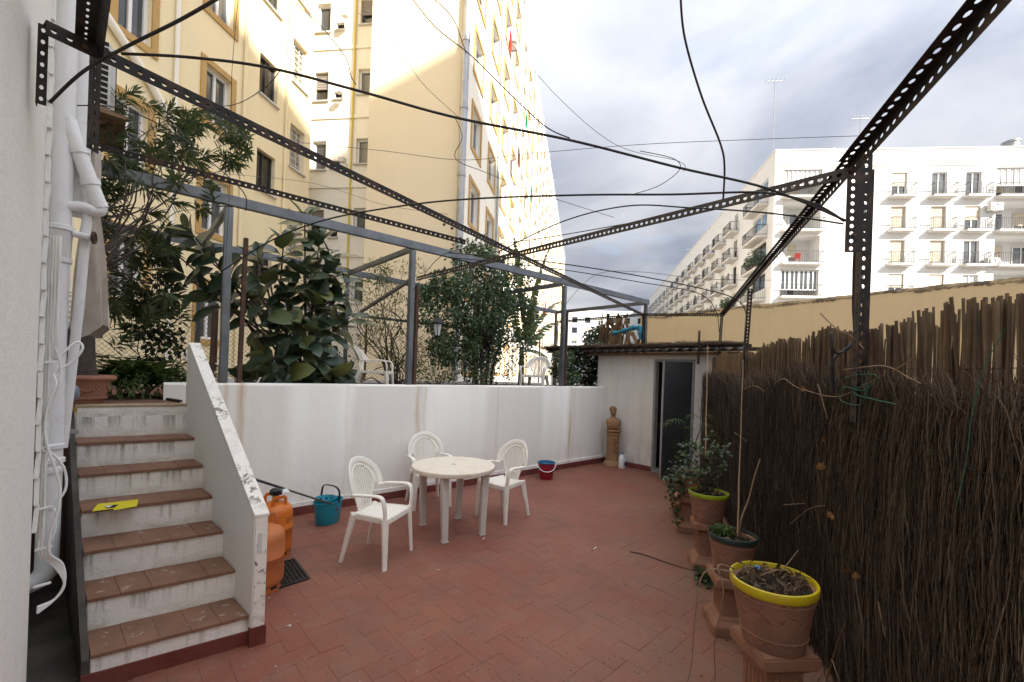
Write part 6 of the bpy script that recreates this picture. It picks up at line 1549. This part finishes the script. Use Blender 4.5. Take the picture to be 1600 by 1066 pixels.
for (tx, ty, tz), n in tips:
    T = V(tx, ty, tz); b = base + V(rr.uniform(-.25, .25), rr.uniform(-.05, .1), 0); mid = b.lerp(T, .5) + V((tx - b.x) * -.18, .05, .10)
    sp = smoothpath([b, mid, T], 5); stems.tube(sp, [.020 - .014 * i / len(sp) for i in range(len(sp))], 6)
    ax = (T - mid).normalized()
    for i in range(n):
        t = i / n; P = T - ax * (.30 * t); a = i * 2.4 + rr.uniform(-.4, .4); sp_ = .45 + .9 * t + rr.uniform(-.2, .25)
        e1 = ax.orthogonal().normalized(); e2 = ax.cross(e1); out = e1 * math.cos(a) + e2 * math.sin(a)
        d = ax * math.cos(sp_) + out * math.sin(sp_) - UP * (.15 + .35 * t); nrm = ax * math.sin(sp_) - out * math.cos(sp_) + UP * .3 - FW * .9
        me = LM[4] if i < 2 else LM[rr.randrange(4)]; s_ = rr.uniform(.70, 1.32)
        M = Matrix.Translation(P + d.normalized() * .03 - base) @ (orient(d, nrm) * s_).to_4x4()
        inst('leaf', me, rp, M)
stems.build('stem', MT['bark'], rp, smooth=50)

def branchy(tree, base, tips_, r0, par_, mat='bark', wig=.08, seed=1, name='branch', n=5):
    r = random.Random(seed); m = MB()
    for T in tips_:
        T = Vector(T); b = Vector(base) + V(r.gauss(0, .02), r.gauss(0, .02), 0); mid = [b.lerp(T, k / n) + V(r.gauss(0, wig), r.gauss(0, wig), r.gauss(0, wig * .6)) * (1 if 0 < k < n else 0) for k in range(n + 1)]
        sp = smoothpath(mid, 3); m.tube(sp, [max(.003, r0 * (1 - .85 * i / len(sp))) for i in range(len(sp))], 5)
    return m.build(name, MT[mat], par_, smooth=60, fix=False)
def narrow(m, pts_dirs, L, W, seed, per=14, spread=.7):
    """whorls of narrow leaves round the ends of shoots"""
    r = random.Random(seed)
    for P, ax in pts_dirs:
        P, ax = Vector(P), Vector(ax).normalized(); e1 = ax.orthogonal().normalized(); e2 = ax.cross(e1)
        for i in range(per):
            a = i * 2.4 + r.random(); t = i / per; out = e1 * math.cos(a) + e2 * math.sin(a); g_ = spread * (.5 + .9 * t) + r.gauss(0, .12)
            d = (ax * math.cos(g_) + out * math.sin(g_) - UP * .12).normalized(); s_ = d.cross(ax + out * .01).normalized(); l = L * r.uniform(.7, 1.2); b = P - ax * (.16 * t)
            md = b + d * (l * .5) - UP * .0; tp = b + d * l - UP * (l * .18); w_ = W * r.uniform(.8, 1.2)
            o = len(m.v); m.v += [tuple(b), tuple(md + s_ * w_ / 2), tuple(tp), tuple(md - s_ * w_ / 2)]; m.f += [(o, o + 1, o + 2), (o, o + 2, o + 3)]
# ---- oleander in the terracotta pot at the top of the steps
op = V(-.185, 5.10, TZ)
ot = thing('terracotta_planter', 'round pinkish terracotta planter with swag relief at the top of the steps', 'planter', op)
m = MB(); m.lathe([(0, 0), (.155, 0), (.16, .01), (.165, .035), (.185, .05), (.188, .06), (.18, .068), (.195, .15), (.205, .195), (.215, .205), (.238, .21), (.245, .225), (.238, .245), (.215, .25), (.205, .24), (.2, .20), (0, .2)], 40); tp = m.build('body', MT['terra_pink'], ot, smooth=40, local=True)
for k in range(5):
    for j in range(9):
        a = k * 2 * PI / 5 - .42 + .105 * j; z = .165 - .045 * math.sin(PI * j / 8); rad = .181 + (z - .068) * .17
        m = MB(); m.ball((rad * math.cos(a), rad * math.sin(a), z), .013 + .004 * math.sin(PI * j / 8), 7, 5); m.build('swag_relief', MT['terra_pink'], tp, smooth=60, local=True)
m = MB(); m.lathe([(.2, .215), (.1, .225), (0, .23)], 20); m.build('soil', MT['soil'], ot, smooth=60, local=True)
ol = thing('oleander_tree', 'oleander with a stout dark trunk and long narrow leaves at the upper left', 'tree', op + UP * .22)
m = MB(); tr = [op + V(0, 0, .21), op + V(.0, .0, .32), op + V(.01, .02, .55), op + V(.03, .06, .85), op + V(.05, .14, 1.15), op + V(.08, .25, 1.5)]
sp = smoothpath(tr, 4); m.tube(sp, [.140 - .122 * (i / len(sp)) ** .9 for i in range(len(sp))], 14); m.build('trunk', MT['bark'], ol, smooth=60)
rr = random.Random(8)
shoots = []; tl = []
areas = [((225, 190), (85, 60), 26), ((330, 225), (60, 45), 18), ((200, 320), (60, 70), 20), ((280, 300), (50, 60), 8), ((225, 430), (60, 60), 22), ((180, 250), (35, 50), 10), ((250, 480), (40, 40), 10), ((370, 235), (22, 25), 6), ((300, 190), (45, 20), 7), ((195, 500), (25, 45), 9)]
for (u, v), (su, sv), n in areas:
    for i in range(n):
        a, q = rr.uniform(0, 6.28), math.sqrt(rr.random()); y = rr.uniform(5.35, 6.5)
        P = ony(u + su * q * math.cos(a), v + sv * q * math.sin(a), y); ax = V(rr.gauss(.3, .5), rr.gauss(0, .5), rr.gauss(.35, .5)).normalized(); shoots.append((P, ax))
        if i % 3 == 0: tl.append(P)
m = MB(); narrow(m, shoots, .14, .024, 4, 30, .95); m.build('crown', MT['leaf_oleander'], ol, fix=False)
branchy(ol, tr[-2], tl[::2], .011, ol, wig=.07, seed=3)
# dark creeper under the oleander
cr_ = thing('dark_creeper', 'dark ivy like creeper hanging between the oleander and the parapet', 'creeper', (.35, 6.1, TZ))
m = MB(); clumps = []
for u, v, s_, n in ((258, 440, .16, 120), (250, 480, .16, 130), (262, 520, .15, 120), (240, 530, .15, 90), (245, 400, .15, 80), (228, 460, .14, 70), (275, 545, .10, 50), (215, 510, .14, 60), (268, 480, .10, 45), (240, 560, .12, 60)):
    clumps.append((tuple(ony(u, v, 6.1)), (s_, .15, s_), n))
leafcloud(m, clumps, .060, .75, .5, .2, 11); m.build('foliage', MT['leaf_dark'], cr_, fix=False)
branchy(cr_, (.3, 6.15, TZ), [ony(u, v, 6.1) for u, v in ((258, 420), (270, 470), (290, 560), (330, 470), (230, 430), (300, 505))], .008, cr_, wig=.06, seed=5)
# fern clump
fn = thing('fern_clump', 'bright green fern clump beside the terracotta planter', 'fern', (.28, 5.95, TZ))
m = MB(); rr = random.Random(17)
for k in range(170):
    b = V(.22 + rr.gauss(0, .17), 5.95 + rr.gauss(0, .16), TZ + .05); a = rr.uniform(0, 6.28); L = rr.uniform(.3, .62); rise = rr.uniform(.5, 1.05)
    pts = []
    for i in range(9):
        t = i / 8; pts.append(b + V(math.cos(a), math.sin(a), 0) * (L * t) + UP * (L * rise * 1.5 * t - L * 1.1 * t * t + .08))
    for i in range(1, 9):
        d = (pts[i] - pts[i - 1]).normalized(); sd = d.cross(UP).normalized()
        for s_ in (-1, 1):
            l = .075 * math.sin(PI * min(.97, i / 8 + .1)) + .015; q = pts[i] + sd * (s_ * l) + d * .03 - UP * .012
            o = len(m.v); m.v += [tuple(pts[i - 1].lerp(pts[i], .2)), tuple(q), tuple(pts[i])]; m.f.append((o, o + 1, o + 2))
m.build('fronds', MT['leaf_fern'], fn, fix=False)
# ---- thin olive coloured shrub
os_ = thing('thin_shrub', 'thin airy olive green shrub between the rubber plant and second grey post', 'shrub', (3.6, 7.0, TZ))
m = MB(); rr = random.Random(5); cl_l = []; tl = []
for i in range(46):
    u, v = rr.gauss(600, 30), rr.uniform(415, 570); u = min(max(u, 535), 655); P = ony(u, v, rr.uniform(6.6, 7.4)); cl_l.append((tuple(P), (.20, .2, .17), 80))
    if i % 2: tl.append(P)
leafcloud(m, cl_l, .065, .26, .1, .1, 12); m.build('foliage', MT['leaf_olive'], os_, fix=False)
branchy(os_, (3.75, 7.0, TZ), tl, .016, os_, wig=.10, seed=6)
# ---- dense ficus
fi = thing('ficus_tree', 'dense small leaved ficus tree behind the white wall, right of the lantern', 'tree', (5.7, 6.95, TZ))
m = MB(); rr = random.Random(6); cl_l = []; tl = []
for u, v, su, sv, n in ((745, 430, 62, 40, 30), (725, 480, 68, 45, 34), (775, 500, 62, 55, 34), (730, 530, 55, 40, 22), (790, 440, 45, 40, 16), (690, 470, 30, 40, 10), (760, 555, 55, 30, 14), (745, 398, 30, 20, 8), (700, 540, 25, 30, 7), (665, 455, 12, 15, 3)):
    for i in range(n):
        a, q = rr.uniform(0, 6.28), math.sqrt(rr.random()); P = ony(u + su * q * math.cos(a), v + sv * q * math.sin(a), rr.uniform(6.3, 7.5)); cl_l.append((tuple(P), (.22, .2, .20), 74))
        if rr.random() < .25: tl.append(P)
leafcloud(m, cl_l, .082, .52, .35, .25, 13); m.build('crown', MT['leaf_ficus'], fi, fix=False)
b_ = V(5.75, 6.95, TZ)
for k in range(4):
    m = MB(); p = [b_ + V(.12 * (k - 1.5), 0, 0), b_ + V(.16 * (k - 1.5), .02, .5), b_ + V(.28 * (k - 1.5), 0, 1.1), b_ + V(.42 * (k - 1.5), .05, 1.9)]; sp = smoothpath(p, 4); m.tube(sp, [.035 - .02 * i / len(sp) for i in range(len(sp))], 7); m.build('trunk', MT['bark'], fi, smooth=60)
branchy(fi, b_ + UP * .9, tl, .014, fi, wig=.10, seed=7)
# ---- banana plant with torn leaves
ba = thing('banana_plant', 'banana plant with torn paddle leaves behind the ficus', 'plant', (8.2, 8.2, TZ))
rr = random.Random(9)
def banana_leaf(b, tip, W, par_, mat='leaf_banana', torn=.35):
    b, tip = Vector(b), Vector(tip); n = 22; m = MB(); mid = []
    for i in range(n + 1):
        t = i / n; mid.append(b.lerp(tip, t) + UP * (.30 * math.sin(PI * t) * (tip - b).length * .4))
    ax = (tip - b).normalized(); sd = ax.cross(UP); sd = sd.normalized() if sd.length > .1 else V(1, 0, 0)
    for s_ in (-1, 1):
        for i in range(2, n):
            t = i / n; w_ = W * math.sin(PI * min(.98, t * .95 + .05)) ** .6; gap = .08 if rr.random() > torn else .4
            e = sd * (s_ * w_) - UP * (w_ * (.25 + .25 * rr.random())) + ax * (.05)
            o = len(m.v); p0, p1 = mid[i], mid[i + 1]; m.v += [tuple(p0), tuple(p0 + e), tuple(p0.lerp(p1, 1 - gap) + e), tuple(p1)]; m.f.append((o, o + 1, o + 2, o + 3))
    m.build('leaf', MT[mat], par_, fix=False); m = MB(); m.tube(mid, [.014 - .01 * i / n for i in range(n + 1)], 5); m.build('leaf_stalk', MT['leaf_fern'], par_, fix=False)
bb = ony(815, 560, 8.0)
for (u, v), W in (((862, 380), .16), ((803, 372), .14), ((838, 470), .17), ((870, 505), .17), ((790, 440), .16), ((856, 560), .16), ((846, 425), .15), ((880, 470), .12)):
    banana_leaf(bb + V(rr.gauss(0, .08), rr.gauss(0, .08), .2), ony(u, v, rr.uniform(7.5, 8.6)), W, ba)
m = MB(); m.tube([(bb.x, bb.y, TZ), (bb.x, bb.y, bb.z + .3)], [.09, .06], 10); m.build('stem', MT['leaf_olive'], ba, smooth=60)
# dead banana by the shed roof
db = thing('dead_banana', 'dead brown banana stems hanging in shreds beside the shed roof', 'plant', (9.1, 5.75, TZ))
rr = random.Random(14)
m = MB(); m.tube([(9.0, 5.85, TZ), (9.02, 5.85, 2.4), (8.95, 5.8, 3.2)], [.13, .11, .06], 10); m.build('stem', MT['dry_banana'], db, smooth=60)
m = MB()
for k in range(46):
    p = V(8.95 + rr.gauss(0, .16), 5.8 + rr.gauss(0, .16), rr.uniform(2.5, 3.35)); L = rr.uniform(.35, .9); w_ = rr.uniform(.02, .06); s_ = V(rr.gauss(0, 1), rr.gauss(0, 1), 0).normalized(); o_ = V(rr.gauss(0, .16), rr.gauss(0, .16), 0)
    for i in range(4):
        a, b = p + o_ * (i / 4) - UP * (L * i / 4), p + o_ * ((i + 1) / 4) - UP * (L * (i + 1) / 4); m.add([a - s_ * w_, a + s_ * w_, b + s_ * w_ * .9, b - s_ * w_ * .9], [(0, 1, 2, 3)])
tag(m.build('dead_leaves', MT['dry_banana'], db, fix=False), kind='stuff')
# low bushes behind the wall
def bush(label, name, cl_list, size, asp, mat, base, seed, cat='bush', droop=.3):
    o = thing(name, label, cat, base); m = MB(); leafcloud(m, cl_list, size, asp, droop, .2, seed); m.build('foliage', MT[mat], o, fix=False)
    branchy(o, base, [Vector(c[0]) + V(0, 0, c[1][2] * .5) for c in cl_list], .010, o, wig=.05, seed=seed, name='stem'); return o
def cl_px(lst, y0, y1, sz, n, seed):
    r = random.Random(seed); out_ = []
    for u, v in lst: out_.append((tuple(ony(u, v, r.uniform(y0, y1))), (sz, sz, sz * .8), n))
    return out_
bush('leafy dark bush under the shed roof edge, spilling over the wall end', 'low_bush', cl_px([(880, 560), (900, 575), (925, 570), (940, 560), (915, 590), (890, 590), (938, 585), (950, 570), (930, 545), (905, 555), (875, 580), (925, 598)], 5.5, 6.3, .24, 300, 3), .075, .6, 'leaf_ficus', (6.9, 5.75, TZ), 31)
bush('dark rounded bush behind the shed roof beside the blue cloth', 'round_bush', cl_px([(935, 520), (948, 515), (955, 528), (940, 535), (925, 530), (950, 540)], 6.4, 7.2, .24, 240, 4), .09, .55, 'leaf_dark', (9.2, 6.9, TZ), 32)
bush('low green plants along the wall top below the lantern', 'low_bush', cl_px([(650, 575), (668, 580), (685, 565), (700, 585), (718, 575), (735, 585), (750, 590), (660, 592), (690, 592)], 5.9, 6.4, .16, 70, 5), .055, .5, 'leaf_fern', (4.1, 6.1, TZ), 33)
bush('low dark undergrowth at the foot of the ficus', 'undergrowth', cl_px([(770, 575), (790, 585), (745, 570), (765, 592), (720, 560), (700, 560), (740, 592), (795, 570)], 6.0, 6.7, .19, 80, 6), .055, .5, 'leaf_dark', (5.6, 6.2, TZ), 34)
bush('low green plants at the foot of the rubber plant, left of the white terrace chair', 'low_bush', cl_px([(505, 560), (520, 575), (535, 565), (525, 590), (548, 585), (500, 590)], 6.4, 6.9, .15, 60, 7), .05, .5, 'leaf_fern', (2.6, 6.6, TZ), 35)
bush('small leaved shrub tip showing above the second grey beam', 'climbing_shrub', cl_px([(742, 385), (755, 375), (770, 400), (735, 395), (765, 385)], 7.4, 7.9, .16, 34, 8), .06, .5, 'leaf_ficus', (5.9, 7.6, TZ), 36)
bush('small dark agave stump below the lantern', 'potted_stump', cl_px([(668, 540), (670, 560)], 7.0, 7.2, .12, 26, 9), .10, .2, 'leaf_dark', (4.75, 7.1, TZ), 37)
# ---- plants in the pots along the fence
def at_pt(u, v, P): # point on the ray nearest the pot's depth
    return at(u, v, depth(P))
P3 = PP[2]; o = thing('leafy_pot_bush', 'bushy green plant growing out of the lime rimmed pot', 'plant', P3 + UP * .66)
m = MB(); cl_l = []; rr = random.Random(2)
for u, v, s_, n in ((1095, 700, .10, 60), (1075, 715, .10, 60), (1115, 710, .10, 60), (1080, 740, .11, 80), (1105, 735, .11, 80), (1062, 725, .08, 40), (1125, 700, .08, 40), (1112, 683, .06, 26), (1070, 700, .07, 30), (1120, 730, .08, 40), (1100, 755, .08, 40), (1085, 690, .05, 16)):
    cl_l.append((tuple(at(u, v, depth(P3) + rr.uniform(-.1, .15))), (s_ * 1.15, s_ * 1.15, s_ * .8), int(n * .8)))
leafcloud(m, cl_l, .042, .75, .0, .15, 41, up=1.2); m.build('foliage', MT['leaf_pot'], o, fix=False)
branchy(o, P3 + UP * .68, [Vector(c[0]) for c in cl_l], .006, o, wig=.03, seed=42, name='stem')
P4 = PP[3]; o = thing('trailing_pot_plant', 'trailing green plant hanging from the farthest pot towards the floor', 'plant', P4 + UP * .66)
m = MB(); cl_l = []
for u, v, s_, n in ((1050, 745, .10, 60), (1060, 760, .09, 50), (1052, 775, .08, 40), (1056, 795, .07, 34), (1058, 810, .06, 26), (1045, 755, .07, 34), (1065, 740, .10, 50)):
    cl_l.append((tuple(at(u, v, depth(P4) - .12 + rr.uniform(-.08, .08))), (s_, s_, s_), n))
leafcloud(m, cl_l, .045, .7, .3, .15, 43, up=1.0); m.build('foliage', MT['leaf_pot'], o, fix=False)
branchy(o, P4 + UP * .66, [Vector(c[0]) for c in cl_l], .005, o, wig=.03, seed=44, name='stem')
o = thing('fan_palm', 'small potted fan palm in front of the shed door', 'palm', V(5.35, 2.45, .0))
pb = V(5.35, 2.45, 0); m = MB(); m.lathe([(0, 0), (.11, 0), (.15, .26), (.16, .28), (.14, .28), (0, .25)], 18, pb); m.build('pot', MT['terra'], o, smooth=40)
rr = random.Random(4)
for (u, v) in ((1058, 655), (1080, 648), (1098, 662), (1044, 662), (1104, 648), (1072, 668)):
    tipp = at(u, v, depth(pb) + rr.uniform(-.15, .15)); m = MB(); m.tube(smoothpath([pb + UP * .25, (pb + UP * .25).lerp(tipp, .55) + UP * .12, tipp], 4), .004, 5); lf = m.build('frond_stalk', MT['leaf_fern'], o)
    m = MB(); ax = (tipp - pb); ax.z = 0; ax = (ax.normalized() + RT * rr.uniform(-.5, .5) - FW * .2).normalized(); sd = ax.cross(UP).normalized()
    for i in range(13):
        a = (i / 12 - .5) * 3.4; d = (ax * math.cos(a) + sd * math.sin(a) + UP * .25).normalized(); L = .20 * (1 - .12 * abs(a)); sp_ = d.cross(UP).normalized() * .0035
        q = [tipp + d * (L * k / 4) - UP * (.11 * (k / 4) ** 2) for k in range(5)]
        vs_ = []
        for k in range(5): w_ = math.sin(PI * (.12 + .86 * k / 4)); vs_ += [q[k] + sp_ * w_, q[k] - sp_ * w_]
        m.add(vs_, [(2 * k, 2 * k + 1, 2 * k + 3, 2 * k + 2) for k in range(4)])
    m.build('frond', MT['leaf_fern'], lf, fix=False)
P2_ = PP[1]; o = thing('small_pot_plant', 'small yellowish green plant in the dark rimmed pot', 'plant', P2_ + UP * .62)
m = MB(); leafcloud(m, [((P2_.x - .05, P2_.y + .05, .68), (.08, .08, .04), 150), ((P2_.x - .08, P2_.y + .02, .67), (.05, .05, .03), 60), ((P2_.x - .02, P2_.y + .08, .68), (.05, .05, .03), 60)], .030, .7, 0, .1, 51, up=1.0); m.build('foliage', MT['leaf_fern'], o, fix=False)
fc = flz(1105, 910, .0); o = thing('floor_weed', 'dark ivy sprig on the floor beside the second pedestal', 'weed', fc)
m = MB(); leafcloud(m, [((fc.x, fc.y, .04), (.13, .10, .03), 70)], .06, .8, 0, .1, 52, up=1.5); m.build('foliage', MT['leaf_dark'], o, fix=False)
# dry creepers, leaves and string on the fence
def fray(u, v, off=.06):
    d = ray(u, v); n = FN; P0 = FA + FN * off; t = (P0 - EYE).dot(n) / d.dot(n); return EYE + d * t
tw = [([(1210, 600), (1225, 592), (1245, 605), (1300, 620), (1340, 608), (1380, 585)], 'pale looping creeper stem high on the heather fence, left loop'),
      ([(1278, 600), (1285, 625), (1293, 655)], 'short pale creeper stem hanging on the heather fence'),
      ([(1320, 578), (1380, 572), (1420, 590), (1440, 600)], 'thin dry stem crossing the front fence post'),
      ([(1395, 580), (1420, 565), (1432, 555)], 'short dry branch beside the front fence post'),
      ([(1155, 612), (1178, 603), (1195, 612)], 'dry stem arching near the far end of the heather'),
      ([(1148, 676), (1168, 691)], 'pale straw on the heather above the bush'),
      ([(1236, 818), (1265, 795), (1290, 790)], 'dry stem low on the heather above the yellow rimmed pot'),
      ([(1225, 789), (1257, 787)], 'short horizontal straw above the yellow rimmed pot'),
      ([(1290, 1066), (1310, 1000), (1320, 975)], 'dry stem at the foot of the heather right of the yellow rimmed pot'),
      ([(1300, 1030), (1312, 1066)], 'pale straw at the bottom edge of the heather'),
      ([(1372, 940), (1383, 995)], 'thin pale stem low in the heather'),
      ([(1282, 490), (1305, 512), (1330, 525), (1350, 545)], 'bare twig poking up over the reeds')]
for pts, lb in tw:
    twig([fray(u, v, .075) + V(0, 0, 0) for u, v in pts], .0045, lb)
rr = random.Random(77); 
mm0 = MB(); lob = [(0, .0), (.012, .012), (.034, .006), (.026, .022), (.04, .036), (.022, .038), (.012, .066), (0, .05), (-.014, .062), (-.02, .036), (-.038, .034), (-.026, .02), (-.03, .004), (-.012, .012)]
mm0.add([(0, .028, .006)] + [(x, y, .006 * math.sin(40 * x + 60 * y) - 6 * x * x) for x, y in lob], [(0, 1 + i, 1 + (i + 1) % 14) for i in range(14)]); mm0.tube([(0, 0, 0), (.004, -.03, .006)], .0012, 4); m0 = mm0.mesh('dry_leaf', MT['dry_leaf'], fix=False)
for k, (u, v) in enumerate(((1254, 612), (1285, 690), (1300, 812), (1338, 905), (1330, 895), (1282, 735))):
    P = fray(u, v, .08); o_ = bpy.data.objects.new('dry_leaf', m0); col.objects.link(o_); o_.location = P; o_.rotation_euler = (rr.uniform(.5, 2), rr.uniform(-.6, .6), rr.uniform(0, 6)); o_.scale = (.6 + .12 * (k % 3),) * 3
    tag(o_, ['orange dry leaf caught high on the heather fence', 'orange dry leaf caught mid way up the heather fence', 'large curled dry leaf above the yellow rimmed pot', 'dry leaf on the heather right of the yellow rimmed pot, lower of two', 'dry leaf on the heather right of the yellow rimmed pot, upper of two', 'small dry leaf above the big curled one on the heather'][k], 'leaf')
gstr = simple('green_string', (.02, .16, .09), None, rough=.7, bump=0); MT['gstring'] = gstr
m = MB(); m.tube(smoothpath([fray(u, v, .08) for u, v in ((1320, 590), (1345, 585), (1370, 588), (1350, 610), (1318, 605), (1313, 625), (1345, 632), (1355, 600), (1335, 615), (1400, 632))], 6), .0022, 4); tag(m.build('green_string', gstr, fix=False), 'tangled green string on the fence by the front post', 'string')
m = MB(); m.tube(smoothpath([fray(u, v, .08) for u, v in ((1570, 515), (1540, 570), (1520, 640), (1510, 720), (1495, 790))], 6), .0018, 4); tag(m.build('green_string', gstr, fix=False), 'long green string hanging down the heather near the right edge', 'string')
# ---- white garden chairs on the terrace
def tchair(P, rz, label, zs):
    c = copy_tree(c1); c['label'] = label; c.location = P; c.rotation_euler = (0, 0, rz); c['group'] = 'white chairs on the terrace'; c.scale = (.95, .95, zs)
    return c
tchair((6.35, 6.05, TZ), face(-.9, -.45), 'white chair on the terrace seen above the wall, right of the ficus', .84)
tchair((2.92, 6.12, TZ), face(.8, -.6), 'low white chair on the terrace behind the wall, beside the rubber plant', .80)
tchair((1.02, 7.1, TZ), face(.9, -.6), 'low white chair at the back of the terrace, glimpsed right of the parapet', .6)
# blue cloth on the far frame
m = MB(); pts = smoothpath([onx(958, 521, 7.55), onx(975, 517, 7.5), onx(992, 512, 7.45), onx(1001, 515, 7.4), onx(1002, 530, 7.4)], 6)
m.tube(pts, [.035 + .015 * math.sin(i * 1.3) + .02 * i / len(pts) for i in range(len(pts))], 9); tag(m.build('blue_cloth', MT['cloth_blue'], smooth=60), 'twisted turquoise cloth tied to the far frame above the shed roof', 'cloth')
# hose on the landing
m = MB(); m.tube(smoothpath([flz(u, v, TZ + .015) for u, v in ((185, 616), (215, 617), (245, 621), (283, 627))], 5), .013, 8); tag(m.build('garden_hose', MT['rope'], smooth=60), 'dark garden hose lying across the landing', 'hose')
# cable down the far corner of the wall
m = MB(); q0 = WB + wn * .012; m.tube(smoothpath([q0 + V(-.35, .02, 1.55), q0 + V(-.15, 0, 1.56), q0 + V(-.06, 0, 1.45), q0 + V(-.05, .0, .9), q0 + V(-.05, 0, .15)], 5), .008, 6); tag(m.build('wall_cable', MT['cable_white'], smooth=60), 'grey cable running down the corner where wall and shed meet', 'cable')
